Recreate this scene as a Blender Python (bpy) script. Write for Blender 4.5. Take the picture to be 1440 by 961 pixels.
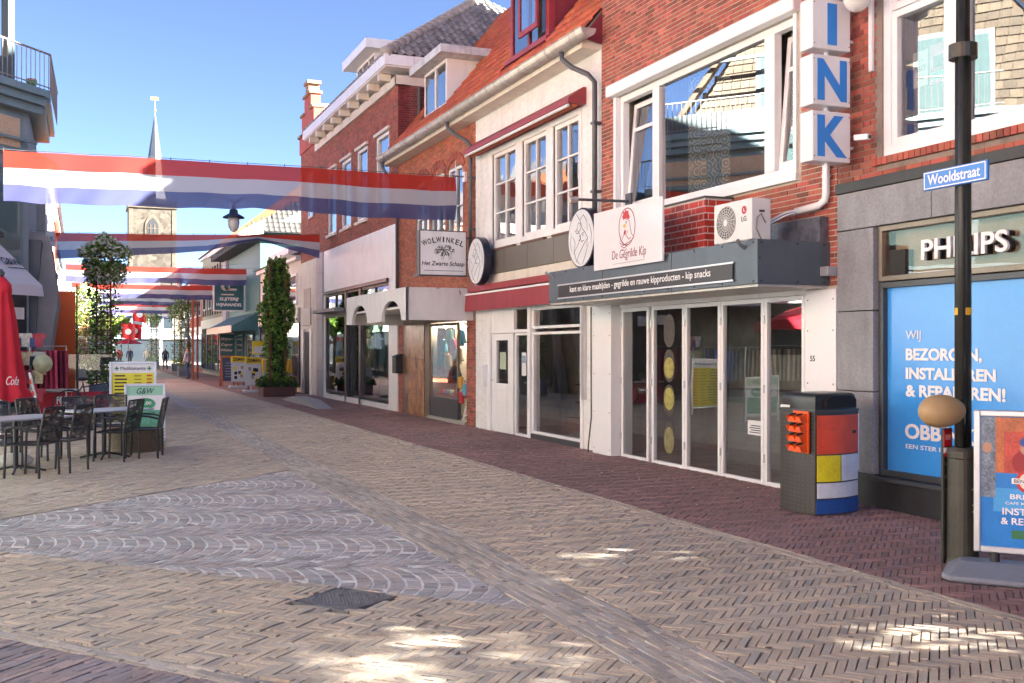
import bpy, math, random
from mathutils import Matrix, Vector
random.seed(7)
R = math.radians
for o in list(bpy.data.objects): bpy.data.objects.remove(o)
SC = bpy.context.scene
COL = SC.collection

# ---------------------------------------------------------------- camera
cam = bpy.data.cameras.new("camera")
cam.sensor_width = 36.0; cam.lens = 36.75; cam.shift_y = 0.0066
cam.clip_start = 0.05; cam.clip_end = 3000
cam_o = bpy.data.objects.new("camera", cam)
cam_o.location = (0, 0, 1.7); cam_o.rotation_euler = (R(90), 0, R(-22.47))
COL.objects.link(cam_o); SC.camera = cam_o

# ---------------------------------------------------------------- sky, sun, exposure
SUN_AZ = 123.0      # degrees clockwise from +Y (down the street): from behind right
SUN_EL = 29.0
W = bpy.data.worlds.new("World"); SC.world = W; W.use_nodes = True
wn = W.node_tree.nodes; wl = W.node_tree.links
sky = wn.new("ShaderNodeTexSky"); sky.sky_type = 'NISHITA'; sky.sun_disc = False
sky.sun_elevation = R(SUN_EL); sky.sun_rotation = R(SUN_AZ)
sky.altitude = 0; sky.air_density = 0.24; sky.dust_density = 0.3; sky.ozone_density = 1.2
bg = wn["Background"]; bg.inputs["Strength"].default_value = 0.05
wl.new(sky.outputs[0], bg.inputs["Color"])
sun = bpy.data.lights.new("sun", 'SUN'); sun.energy = 5.0; sun.angle = R(0.5); sun.color = (1.0, 0.95, 0.87)
sun_o = bpy.data.objects.new("sun", sun)
_d = Vector((math.sin(R(SUN_AZ))*math.cos(R(SUN_EL)), math.cos(R(SUN_AZ))*math.cos(R(SUN_EL)), math.sin(R(SUN_EL))))
sun_o.rotation_euler = _d.to_track_quat('Z', 'Y').to_euler(); sun_o.location = (20, -20, 30)
COL.objects.link(sun_o)
vs = SC.view_settings
vs.view_transform = 'Standard'; vs.look = 'None'; vs.gamma = 1.0; vs.exposure = 3.65; vs.use_curve_mapping = False
SC.cycles.max_bounces = 8; SC.cycles.diffuse_bounces = 4; SC.cycles.glossy_bounces = 4
SC.cycles.transparent_max_bounces = 12; SC.cycles.transmission_bounces = 4
SC.cycles.caustics_reflective = False; SC.cycles.caustics_refractive = False
SC.cycles.use_denoising = True

# ---------------------------------------------------------------- materials
MATS = {}
def _new(name):
    m = bpy.data.materials.new(name); m.use_nodes = True
    MATS[name] = m
    return m, m.node_tree.nodes, m.node_tree.links
def M(name, col, rough=0.6, metal=0.0, var=0.10, scale=3.0, bump=0.0, bscale=60.0, isl=0.0, hue=0.0, col2=None, mix2=0.5, alpha=None,
      trans=0.0, spec=0.5, dirt=0.0):
    """procedural Principled: base colour with large + fine noise variation, per-piece variation (isl, hue), bump"""
    if name in MATS: return MATS[name]
    m, n, l = _new(name)
    p = n["Principled BSDF"]
    p.inputs["Roughness"].default_value = rough; p.inputs["Metallic"].default_value = metal
    p.inputs["Specular IOR Level"].default_value = spec
    geo = n.new("ShaderNodeNewGeometry")
    nz = n.new("ShaderNodeTexNoise"); nz.inputs["Scale"].default_value = scale; nz.inputs["Detail"].default_value = 6
    nz.inputs["Roughness"].default_value = 0.65
    l.new(geo.outputs["Position"], nz.inputs["Vector"])
    hsv = n.new("ShaderNodeHueSaturation"); hsv.inputs["Color"].default_value = (*col, 1)
    src = None
    if isl or hue or col2 is not None:
        oi = n.new("ShaderNodeObjectInfo")
        add = n.new("ShaderNodeMath"); add.operation = 'ADD'
        l.new(geo.outputs["Random Per Island"], add.inputs[0]); l.new(oi.outputs["Random"], add.inputs[1])
        fr = n.new("ShaderNodeMath"); fr.operation = 'FRACT'; l.new(add.outputs[0], fr.inputs[0])
        wh = n.new("ShaderNodeTexWhiteNoise"); wh.noise_dimensions = '1D'; l.new(fr.outputs[0], wh.inputs["W"])
        src = fr
        if col2 is not None:
            mx = n.new("ShaderNodeMix"); mx.data_type = 'RGBA'
            mx.inputs[6].default_value = (*col, 1); mx.inputs[7].default_value = (*col2, 1)
            rp = n.new("ShaderNodeMapRange"); rp.inputs["From Min"].default_value = mix2 - 0.25; rp.inputs["From Max"].default_value = mix2 + 0.25
            l.new(wh.outputs["Value"], rp.inputs["Value"]); l.new(rp.outputs[0], mx.inputs[0])
            l.new(mx.outputs[2], hsv.inputs["Color"])
        if hue:
            hr = n.new("ShaderNodeMapRange"); hr.inputs["To Min"].default_value = 0.5 - hue; hr.inputs["To Max"].default_value = 0.5 + hue
            l.new(wh.outputs["Value"], hr.inputs["Value"]); l.new(hr.outputs[0], hsv.inputs["Hue"])
    vr = n.new("ShaderNodeMapRange"); vr.inputs["From Min"].default_value = 0.25; vr.inputs["From Max"].default_value = 0.75
    vr.inputs["To Min"].default_value = 1 - var; vr.inputs["To Max"].default_value = 1 + var
    l.new(nz.outputs["Fac"], vr.inputs["Value"])
    val = vr.outputs[0]
    nf = n.new("ShaderNodeTexNoise"); nf.inputs["Scale"].default_value = bscale; nf.inputs["Detail"].default_value = 4
    l.new(geo.outputs["Position"], nf.inputs["Vector"])
    fv = n.new("ShaderNodeMapRange"); fv.inputs["From Min"].default_value = 0.3; fv.inputs["From Max"].default_value = 0.7
    fv.inputs["To Min"].default_value = 1 - var * 0.6; fv.inputs["To Max"].default_value = 1 + var * 0.6
    l.new(nf.outputs["Fac"], fv.inputs["Value"])
    mu = n.new("ShaderNodeMath"); mu.operation = 'MULTIPLY'; l.new(val, mu.inputs[0]); l.new(fv.outputs[0], mu.inputs[1]); val = mu.outputs[0]
    if isl:
        ir = n.new("ShaderNodeMapRange"); ir.inputs["To Min"].default_value = 1 - isl; ir.inputs["To Max"].default_value = 1 + isl
        l.new(src.outputs[0], ir.inputs["Value"])
        m2 = n.new("ShaderNodeMath"); m2.operation = 'MULTIPLY'; l.new(val, m2.inputs[0]); l.new(ir.outputs[0], m2.inputs[1]); val = m2.outputs[0]
    if dirt:   # streaky grime with a shape of its own
        mp = n.new("ShaderNodeMapping"); mp.inputs["Scale"].default_value = (2.4, 2.4, 0.6)
        l.new(geo.outputs["Position"], mp.inputs["Vector"])
        dn = n.new("ShaderNodeTexNoise"); dn.inputs["Scale"].default_value = 2.2; dn.inputs["Detail"].default_value = 5
        l.new(mp.outputs[0], dn.inputs["Vector"])
        dr = n.new("ShaderNodeMapRange"); dr.inputs["From Min"].default_value = 0.48; dr.inputs["From Max"].default_value = 0.78
        dr.inputs["To Min"].default_value = 1.0; dr.inputs["To Max"].default_value = 1 - dirt
        l.new(dn.outputs["Fac"], dr.inputs["Value"])
        m3 = n.new("ShaderNodeMath"); m3.operation = 'MULTIPLY'; l.new(val, m3.inputs[0]); l.new(dr.outputs[0], m3.inputs[1]); val = m3.outputs[0]
    l.new(val, hsv.inputs["Value"])
    l.new(hsv.outputs[0], p.inputs["Base Color"])
    if bump:
        b = n.new("ShaderNodeBump"); b.inputs["Strength"].default_value = bump; b.inputs["Distance"].default_value = 0.01
        l.new(nf.outputs["Fac"], b.inputs["Height"]); l.new(b.outputs[0], p.inputs["Normal"])
    if alpha is not None: p.inputs["Alpha"].default_value = alpha
    return m
def glass_mat(name, ior=1.9, tint=(0.86, 0.90, 0.90), wob=0.10, wscale=1.3, base=0.20):
    if name in MATS: return MATS[name]
    m, n, l = _new(name); n.remove(n["Principled BSDF"])
    out = n["Material Output"]
    fr = n.new("ShaderNodeFresnel"); fr.inputs["IOR"].default_value = ior
    ad = n.new("ShaderNodeMath"); ad.operation = 'ADD'; ad.use_clamp = True; ad.inputs[1].default_value = base
    l.new(fr.outputs[0], ad.inputs[0])
    tr = n.new("ShaderNodeBsdfTransparent"); tr.inputs[0].default_value = (*tint, 1)
    gl = n.new("ShaderNodeBsdfGlossy"); gl.inputs["Roughness"].default_value = 0.0; gl.inputs["Color"].default_value = (0.95, 0.97, 0.97, 1)
    geo = n.new("ShaderNodeNewGeometry"); nz = n.new("ShaderNodeTexNoise"); nz.inputs["Scale"].default_value = wscale; nz.inputs["Detail"].default_value = 1
    l.new(geo.outputs["Position"], nz.inputs["Vector"])
    b = n.new("ShaderNodeBump"); b.inputs["Strength"].default_value = wob; b.inputs["Distance"].default_value = 0.02
    l.new(nz.outputs["Fac"], b.inputs["Height"]); l.new(b.outputs[0], gl.inputs["Normal"])
    mx = n.new("ShaderNodeMixShader"); l.new(ad.outputs[0], mx.inputs[0]); l.new(tr.outputs[0], mx.inputs[1]); l.new(gl.outputs[0], mx.inputs[2])
    l.new(mx.outputs[0], out.inputs["Surface"])
    return m
def cloth_mat(name, col, see=0.18, trans=0.35, rough=0.8):
    """thin flag cloth: diffuse + translucent + a little see-through"""
    if name in MATS: return MATS[name]
    m, n, l = _new(name); n.remove(n["Principled BSDF"])
    out = n["Material Output"]
    d = n.new("ShaderNodeBsdfDiffuse"); d.inputs[0].default_value = (*col, 1)
    t = n.new("ShaderNodeBsdfTranslucent"); t.inputs[0].default_value = (*col, 1)
    tr = n.new("ShaderNodeBsdfTransparent"); tr.inputs[0].default_value = (*[min(1, c * 0.6 + 0.4) for c in col], 1)
    a = n.new("ShaderNodeMixShader"); a.inputs[0].default_value = trans; l.new(d.outputs[0], a.inputs[1]); l.new(t.outputs[0], a.inputs[2])
    b = n.new("ShaderNodeMixShader"); b.inputs[0].default_value = see; l.new(a.outputs[0], b.inputs[1]); l.new(tr.outputs[0], b.inputs[2])
    l.new(b.outputs[0], out.inputs["Surface"])
    return m
def weave_mat(name, col, scale=140.0, openness=0.45):
    """open plastic weave: see-through gaps between strands"""
    if name in MATS: return MATS[name]
    m, n, l = _new(name)
    p = n["Principled BSDF"]; p.inputs["Base Color"].default_value = (*col, 1); p.inputs["Roughness"].default_value = 0.45
    tc = n.new("ShaderNodeTexCoord")
    nz = n.new("ShaderNodeTexNoise"); nz.inputs["Scale"].default_value = 11; nz.inputs["Detail"].default_value = 3
    wv = n.new("ShaderNodeMapping"); wv.inputs["Scale"].default_value = (1, 1, 2.2)
    l.new(tc.outputs["Object"], wv.inputs["Vector"]); l.new(wv.outputs[0], nz.inputs["Vector"])
    mr = n.new("ShaderNodeMapRange"); mr.inputs["From Min"].default_value = .42; mr.inputs["From Max"].default_value = .68; mr.inputs["To Min"].default_value = 1.0; mr.inputs["To Max"].default_value = openness
    l.new(nz.outputs["Fac"], mr.inputs["Value"]); l.new(mr.outputs[0], p.inputs["Alpha"])
    return m
def leaf_mat(name, col, col2, rough=0.5, trans=0.3):
    if name in MATS: return MATS[name]
    m, n, l = _new(name); n.remove(n["Principled BSDF"]); out = n["Material Output"]
    geo = n.new("ShaderNodeNewGeometry")
    mx = n.new("ShaderNodeMix"); mx.data_type = 'RGBA'; mx.inputs[6].default_value = (*col, 1); mx.inputs[7].default_value = (*col2, 1)
    l.new(geo.outputs["Random Per Island"], mx.inputs[0])
    d = n.new("ShaderNodeBsdfPrincipled"); d.inputs["Roughness"].default_value = rough; l.new(mx.outputs[2], d.inputs["Base Color"])
    t = n.new("ShaderNodeBsdfTranslucent"); l.new(mx.outputs[2], t.inputs[0])
    a = n.new("ShaderNodeMixShader"); a.inputs[0].default_value = trans; l.new(d.outputs[0], a.inputs[1]); l.new(t.outputs[0], a.inputs[2])
    l.new(a.outputs[0], out.inputs["Surface"])
    return m

def brick_mat(name, c1, c2, cm, bw=.2, bh=.055, rot=0.0, rough=.85, bump=.3, plane='XY'):
    """flat brickwork for surfaces too far off to tell the pieces apart"""
    if name in MATS: return MATS[name]
    m, n, l = _new(name); p = n["Principled BSDF"]; p.inputs["Roughness"].default_value = rough
    g = n.new("ShaderNodeNewGeometry"); mp = n.new("ShaderNodeMapping"); mp.inputs["Rotation"].default_value = (0, 0, rot)
    l.new(g.outputs["Position"], mp.inputs["Vector"])
    bt = n.new("ShaderNodeTexBrick"); bt.inputs["Scale"].default_value = 1.0; bt.inputs["Brick Width"].default_value = bw; bt.inputs["Row Height"].default_value = bh
    bt.inputs["Mortar Size"].default_value = .004; bt.inputs["Color1"].default_value = (*c1, 1); bt.inputs["Color2"].default_value = (*c2, 1); bt.inputs["Mortar"].default_value = (*cm, 1)
    l.new(mp.outputs[0], bt.inputs["Vector"])
    nz = n.new("ShaderNodeTexNoise"); nz.inputs["Scale"].default_value = .45; nz.inputs["Detail"].default_value = 7; l.new(g.outputs["Position"], nz.inputs["Vector"])
    mr = n.new("ShaderNodeMapRange"); mr.inputs["From Min"].default_value = .3; mr.inputs["From Max"].default_value = .7; mr.inputs["To Min"].default_value = .78; mr.inputs["To Max"].default_value = 1.2; l.new(nz.outputs["Fac"], mr.inputs["Value"])
    hs = n.new("ShaderNodeHueSaturation"); l.new(bt.outputs["Color"], hs.inputs["Color"]); l.new(mr.outputs[0], hs.inputs["Value"]); l.new(hs.outputs[0], p.inputs["Base Color"])
    b = n.new("ShaderNodeBump"); b.inputs["Strength"].default_value = bump; b.inputs["Distance"].default_value = .01; b.invert = True; l.new(bt.outputs["Fac"], b.inputs["Height"]); l.new(b.outputs[0], p.inputs["Normal"])
    return m

# ---------------------------------------------------------------- mesh builder
class MB:
    def __init__(s): s.v = []; s.f = []
    def add(s, vs, fs):
        b = len(s.v); s.v += [tuple(v) for v in vs]; s.f += [tuple(b + i for i in f) for f in fs]; return s
    def box(s, x0, x1, y0, y1, z0, z1):
        if x0 > x1: x0, x1 = x1, x0
        if y0 > y1: y0, y1 = y1, y0
        if z0 > z1: z0, z1 = z1, z0
        return s.add([(x0,y0,z0),(x1,y0,z0),(x1,y1,z0),(x0,y1,z0),(x0,y0,z1),(x1,y0,z1),(x1,y1,z1),(x0,y1,z1)],
                     [(0,3,2,1),(4,5,6,7),(0,1,5,4),(1,2,6,5),(2,3,7,6),(3,0,4,7)])
    def obox(s, c, ax, ay, az, hx, hy, hz):
        c = Vector(c); ax = Vector(ax).normalized()*hx; ay = Vector(ay).normalized()*hy; az = Vector(az).normalized()*hz
        p = [c-ax-ay-az, c+ax-ay-az, c+ax+ay-az, c-ax+ay-az, c-ax-ay+az, c+ax-ay+az, c+ax+ay+az, c-ax+ay+az]
        return s.add(p, [(0,3,2,1),(4,5,6,7),(0,1,5,4),(1,2,6,5),(2,3,7,6),(3,0,4,7)])
    def quad(s, a, b, c, d): return s.add([a, b, c, d], [(0,1,2,3)])
    def poly(s, pts): return s.add(pts, [tuple(range(len(pts)))])
    def prism(s, pts, vec):
        """polygon (3-D points) extruded along vec"""
        n = len(pts); vec = Vector(vec); a = [Vector(p) for p in pts]
        s.add(a + [p + vec for p in a], [tuple(range(n))[::-1], tuple(range(n, 2*n))] + [(i, (i+1) % n, n+(i+1) % n, n+i) for i in range(n)])
        return s
    def cyl(s, p0, p1, r0, r1=None, n=10, caps=True):
        r1 = r0 if r1 is None else r1
        p0 = Vector(p0); p1 = Vector(p1); d = (p1-p0).normalized()
        a = d.orthogonal().normalized(); b = d.cross(a)
        vs = []
        for p, r in ((p0, r0), (p1, r1)):
            for i in range(n):
                t = 2*math.pi*i/n; vs.append(p + (a*math.cos(t) + b*math.sin(t))*r)
        fs = [(i, (i+1) % n, n+(i+1) % n, n+i) for i in range(n)]
        if caps: fs += [tuple(range(n))[::-1], tuple(range(n, 2*n))]
        return s.add(vs, fs)
    def tube(s, path, r, n=8, caps=True):
        path = [Vector(p) for p in path]; vs = []; k = len(path)
        rr = r if isinstance(r, (list, tuple)) else [r]*k
        prev = None
        for i, p in enumerate(path):
            d = (path[min(i+1, k-1)] - path[max(i-1, 0)]).normalized()
            if prev is None: a = d.orthogonal().normalized()
            else:
                a = prev - d*prev.dot(d)
                a = a.normalized() if a.length > 1e-6 else d.orthogonal().normalized()
            prev = a; b = d.cross(a)
            for j in range(n):
                t = 2*math.pi*j/n; vs.append(p + (a*math.cos(t)+b*math.sin(t))*rr[i])
        fs = [(i*n+j, i*n+(j+1) % n, (i+1)*n+(j+1) % n, (i+1)*n+j) for i in range(k-1) for j in range(n)]
        if caps: fs += [tuple(range(n))[::-1], tuple(range((k-1)*n, k*n))]
        return s.add(vs, fs)
    def lathe(s, c, prof, n=20, axis='Z', fold=0, famp=0.0):
        c = Vector(c); vs = []
        for r, h in prof:
            for j in range(n):
                t = 2*math.pi*j/n; q = r*(1 + (famp*math.cos(fold*t) if fold else 0))
                if axis == 'Z': vs.append(c + Vector((q*math.cos(t), q*math.sin(t), h)))
                elif axis == 'X': vs.append(c + Vector((h, q*math.cos(t), q*math.sin(t))))
                else: vs.append(c + Vector((q*math.cos(t), h, q*math.sin(t))))
        k = len(prof)
        fs = [(i*n+j, i*n+(j+1) % n, (i+1)*n+(j+1) % n, (i+1)*n+j) for i in range(k-1) for j in range(n)]
        fs += [tuple(range(n))[::-1], tuple(range((k-1)*n, k*n))]
        return s.add(vs, fs)
    def sphere(s, c, r, n=16, m=10, sx=1, sy=1, sz=1):
        prof = [(max(1e-4, math.sin(math.pi*i/m)), -math.cos(math.pi*i/m)) for i in range(m+1)]
        b = len(s.v); s.lathe((0, 0, 0), prof, n)
        for i in range(b, len(s.v)):
            v = s.v[i]; s.v[i] = (c[0]+v[0]*r*sx, c[1]+v[1]*r*sy, c[2]+v[2]*r*sz)
        return s

def mesh_of(mb, name):
    me = bpy.data.meshes.new(name); me.from_pydata(mb.v, [], mb.f); me.update(); return me
def place(o, parent):
    if parent is not None:
        o.parent = parent
        if parent.type == 'EMPTY': o.matrix_parent_inverse = Matrix.Translation(-Vector(parent.location))
    COL.objects.link(o)
def tag(o, label=None, cat=None, group=None, kind=None):
    if label: o["label"] = label
    if cat: o["category"] = cat
    if group: o["group"] = group
    if kind: o["kind"] = kind
    return o
def obj(name, mb, mat, parent=None, label=None, cat=None, group=None, kind=None, smooth=False, bevel=0.0, seg=2, loc=None):
    me = mb if isinstance(mb, bpy.types.Mesh) else mesh_of(mb, name)
    if mat is not None and not me.materials: me.materials.append(mat)
    if smooth:
        for p in me.polygons: p.use_smooth = True
    o = bpy.data.objects.new(name, me)
    place(o, parent)
    if loc is not None: o.location = loc
    if bevel:
        b = o.modifiers.new("bevel", 'BEVEL'); b.width = bevel; b.segments = seg; b.limit_method = 'ANGLE'; b.angle_limit = R(40)
    return tag(o, label, cat, group, kind)
def thing(name, loc, label=None, cat=None, group=None):
    o = bpy.data.objects.new(name, None); o.empty_display_size = 0.2; o.location = loc; COL.objects.link(o)
    return tag(o, label, cat, group)
def kids(o): return [c for c in bpy.data.objects if c.parent == o]
def copy_tree(o, parent=None, _map=None):
    if _map is None:
        _map = {}
        for c in bpy.data.objects:
            if c.parent: _map.setdefault(c.parent, []).append(c)
    c = o.copy(); COL.objects.link(c)
    if parent: c.parent = parent; c.matrix_parent_inverse = o.matrix_parent_inverse.copy()
    for ch in _map.get(o, []): copy_tree(ch, c, _map)
    return c
TEXTS = []
def text(s, parent, mat, loc, right, up, w=None, h=None, bold=0.0, ext=0.002, align='LEFT', shear=0.0, name="lettering", spacing=1.0, label=None):
    """flat lettering; loc is the lower-left corner (or centre) of the words, fitted to w x h metres later"""
    c = bpy.data.curves.new(name, 'FONT'); c.body = s; c.size = 1.0; c.extrude = ext; c.offset = bold; c.shear = shear
    c.space_character = spacing; c.resolution_u = 4; c.fill_mode = 'BOTH'
    c.materials.append(mat)
    o = bpy.data.objects.new(name, c)
    place(o, parent)
    TEXTS.append((o, Vector(loc), Vector(right).normalized(), Vector(up).normalized(), w, h, align))
    if label: o["label"] = label
    return o
def fit_texts():
    bpy.context.view_layer.update()
    dg = bpy.context.evaluated_depsgraph_get()
    for i, (o, loc, r, u, w, h, al) in enumerate(TEXTS):      # letters become plain meshes
        me = bpy.data.meshes.new_from_object(o.evaluated_get(dg)); n = bpy.data.objects.new(o.name, me)
        n.parent = o.parent; n.matrix_parent_inverse = o.matrix_parent_inverse.copy()
        TEXTS[i] = (n, loc, r, u, w, h, al, o)
    for n, loc, r, u, w, h, al, o in TEXTS:
        nm = o.name; bpy.data.objects.remove(o); n.name = nm; COL.objects.link(n)
    for o, loc, r, u, w, h, al, _ in TEXTS:
        bb = [v.co for v in o.data.vertices]
        if not bb: continue
        x0 = min(b.x for b in bb); x1 = max(b.x for b in bb); y0 = min(b.y for b in bb); y1 = max(b.y for b in bb)
        bw = max(1e-6, x1-x0); bh = max(1e-6, y1-y0)
        sx = (w/bw) if w else (h/bh); sy = (h/bh) if h else sx
        nrm = r.cross(u)
        off = -Vector((x0*sx if al == 'LEFT' else (x0+x1)/2*sx, y0*sy, 0))
        m = Matrix(((r.x, u.x, nrm.x, 0), (r.y, u.y, nrm.y, 0), (r.z, u.z, nrm.z, 0), (0, 0, 0, 1)))
        o.matrix_basis = Matrix.Translation(loc) @ m @ Matrix.Translation(off) @ Matrix.Diagonal((sx, sy, 1, 1))
FX = dict(right=(0, -1, 0), up=(0, 0, 1))     # lettering on walls that face the street from the right
FY = dict(right=(1, 0, 0), up=(0, 0, 1))      # lettering that faces back down the street
# ---------------------------------------------------------------- shared materials
m_brick = M("brick_red", (0.38, 0.105, 0.068), 0.8, var=0.30, scale=0.8, bump=0.5, bscale=110, isl=0.34, hue=0.012, col2=(0.25, 0.075, 0.06), mix2=0.72)
m_brick2 = M("brick_brown_red", (0.36, 0.095, 0.055), 0.8, var=0.2, scale=2.0, bump=0.4, bscale=110, isl=0.28, hue=0.012, col2=(0.22, 0.07, 0.06), mix2=0.8)
m_brick3 = M("brick_orange_red", (0.42, 0.12, 0.06), 0.8, var=0.2, scale=2.0, bump=0.4, bscale=110, isl=0.25, hue=0.012)
m_foilbrick = M("brick_glossy_print", (0.42, 0.035, 0.022), 0.28, var=0.25, scale=3.0, bump=0.1, isl=0.35)
m_mortar = M("mortar", (0.50, 0.46, 0.39), 0.95, var=0.18, scale=5, bump=0.4, dirt=0.25)
m_mortar_dark = M("mortar_weathered", (0.26, 0.21, 0.18), 0.95, var=0.2, scale=4, bump=0.4, dirt=0.3)
m_whitebrick = M("white_painted_brick", (0.78, 0.78, 0.76), 0.62, var=0.06, scale=1.5, bump=0.35, bscale=90, isl=0.05, dirt=0.14)
m_white = M("white_paint", (0.80, 0.80, 0.79), 0.42, var=0.05, scale=2.5, bump=0.05, dirt=0.10)
m_white2 = M("white_plastic", (0.78, 0.79, 0.80), 0.3, var=0.03, scale=2.0)
m_cream = M("cream_paint", (0.70, 0.65, 0.55), 0.6, var=0.07, scale=1.2, bump=0.1, dirt=0.2)
m_creamwall = M("cream_render", (0.66, 0.62, 0.55), 0.8, var=0.08, scale=1.0, bump=0.25, dirt=0.22)
m_stone = M("blue_grey_stone", (0.26, 0.27, 0.29), 0.7, var=0.22, scale=1.8, bump=0.25, bscale=35, dirt=0.25)
m_black = M("black_plinth", (0.022, 0.023, 0.026), 0.5, var=0.3, scale=4, dirt=0.2)
m_darkmetal = M("dark_blue_grey_metal", (0.095, 0.12, 0.145), 0.42, metal=0.35, var=0.10, scale=1.5, dirt=0.15)
m_anthr = M("anthracite", (0.05, 0.055, 0.06), 0.4, var=0.15)
m_bronze = M("bronze_frame", (0.20, 0.165, 0.13), 0.4, metal=0.5, var=0.15)
m_zinc = M("zinc", (0.52, 0.50, 0.46), 0.5, metal=0.55, var=0.22, scale=2.5, dirt=0.35)
m_pvcdark = M("dark_grey_pipe", (0.085, 0.09, 0.10), 0.45, var=0.15)
m_redpaint = M("red_paint", (0.30, 0.035, 0.045), 0.5, var=0.14, scale=2, dirt=0.2)
m_maroon = M("maroon_paint", (0.22, 0.03, 0.045), 0.45, var=0.12, scale=2)
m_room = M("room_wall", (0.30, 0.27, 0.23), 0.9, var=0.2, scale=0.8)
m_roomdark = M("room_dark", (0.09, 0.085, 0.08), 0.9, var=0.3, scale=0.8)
m_curtain = M("net_curtain", (0.62, 0.64, 0.66), 0.9, var=0.12, scale=5)
m_tile_red = M("red_pantile", (0.40, 0.085, 0.035), 0.6, var=0.2, scale=1.5, bump=0.3, isl=0.22, hue=0.01)
m_tile_orange = M("orange_pantile", (0.42, 0.13, 0.045), 0.65, var=0.2, scale=1.2, bump=0.3, isl=0.22)
m_tile_sunlit = M("darkened_sunlit_pantile", (0.042, 0.04, 0.036), 0.6, var=0.25, scale=2, bump=0.3, isl=0.25)  # copy of the grey pantile, colour darkened to offset the sun on it
m_tile_grey = M("grey_pantile", (0.30, 0.285, 0.27), 0.6, var=0.25, scale=2, bump=0.3, isl=0.25, col2=(0.19, 0.185, 0.185), mix2=0.8)
m_tile_brown = M("brown_shingle", (0.12, 0.092, 0.062), 0.75, var=0.25, scale=2, bump=0.3, isl=0.25)
m_glass = glass_mat("window_glass", wob=0.05)
m_glass_old = glass_mat("old_window_glass", wob=0.25, wscale=2.5)
m_glass_up = glass_mat("upper_window_glass", ior=2.1, wob=0.06, base=0.16)
m_teal = M("teal_paint", (0.035, 0.13, 0.15), 0.5, var=0.10, dirt=0.15)
m_mint = M("mint_paint", (0.065, 0.16, 0.135), 0.6, var=0.06, dirt=0.15)
m_blue = M("street_sign_blue", (0.03, 0.20, 0.62), 0.35, var=0.05)
m_lettersw = M("white_lettering", (0.82, 0.82, 0.82), 0.5, var=0.01)
m_lettersk = M("black_lettering", (0.012, 0.012, 0.014), 0.5, var=0.01)
m_steel = M("brushed_steel", (0.50, 0.51, 0.52), 0.32, metal=0.9, var=0.08)
m_alu = M("aluminium_frame", (0.60, 0.61, 0.63), 0.35, metal=0.7, var=0.06)
F = 7.75          # the right-hand building line

# ---------------------------------------------------------------- ground and paving
m_ground = brick_mat("street_brick_far", (0.51, 0.43, 0.335), (0.41, 0.365, 0.315), (0.20, 0.17, 0.14), rot=R(38))
m_sand = M("joint_sand", (0.115, 0.098, 0.082), 0.95, var=0.3, scale=3, bump=0.5)
m_sandlight = M("pale_joint_mortar", (0.74, 0.72, 0.69), 0.95, var=0.2, scale=4, bump=0.5)
m_pav_beige = M("paver_beige_grey", (0.53, 0.44, 0.34), 0.85, var=0.17, scale=0.5, bump=0.5, bscale=70, isl=0.12, col2=(0.41, 0.365, 0.315), mix2=0.70)
m_pav_band = M("paver_band", (0.47, 0.41, 0.345), 0.82, var=0.26, scale=0.6, bump=0.5, bscale=70, isl=0.22, col2=(0.39, 0.36, 0.335), mix2=0.55)
m_pav_red = M("paver_purple_red", (0.29, 0.165, 0.15), 0.8, var=0.25, scale=0.7, bump=0.5, bscale=70, isl=0.15, col2=(0.22, 0.145, 0.14), mix2=0.6)
m_pav_pink = M("paver_mauve", (0.34, 0.26, 0.25), 0.82, var=0.2, scale=0.8, bump=0.5, bscale=70, isl=0.18, col2=(0.25, 0.22, 0.24), mix2=0.6)
m_cobble = M("cobble_grey", (0.39, 0.375, 0.37), 0.75, var=0.22, scale=1.0, bump=0.6, bscale=60, isl=0.25, col2=(0.42, 0.36, 0.33), mix2=0.66)
m_kerb = M("pale_kerb_brick", (0.47, 0.41, 0.33), 0.85, var=0.2, scale=1.2, bump=0.4, isl=0.15)
def clip(poly, reg):
    """clip polygon to a convex counter-clockwise region"""
    out = poly
    n = len(reg)
    for i in range(n):
        ax, ay = reg[i]; bx, by = reg[(i+1) % n]
        inp = out; out = []
        if not inp: return []
        def side(p): return (bx-ax)*(p[1]-ay) - (by-ay)*(p[0]-ax)
        for j in range(len(inp)):
            p = inp[j]; q = inp[j-1]
            sp, sq = side(p), side(q)
            if (sp >= 0) != (sq >= 0):
                t = sq/(sq-sp); out.append((q[0]+(p[0]-q[0])*t, q[1]+(p[1]-q[1])*t))
            if sp >= 0: out.append(p)
    return out
def area(p): return abs(sum(p[i-1][0]*p[i][1]-p[i][0]*p[i-1][1] for i in range(len(p))))/2
def ccw(p):
    s = sum(p[i-1][0]*p[i][1]-p[i][0]*p[i-1][1] for i in range(len(p)))
    return p if s > 0 else p[::-1]
def oriented(cx, cy, dx, dy, L, Wd):
    """rectangle of length L along (dx,dy), width Wd"""
    ux, uy = dx*L/2, dy*L/2; vx, vy = -dy*Wd/2, dx*Wd/2
    return [(cx-ux-vx, cy-uy-vy), (cx+ux-vx, cy+uy-vy), (cx+ux+vx, cy+uy+vy), (cx-ux+vx, cy-uy+vy)]
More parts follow.
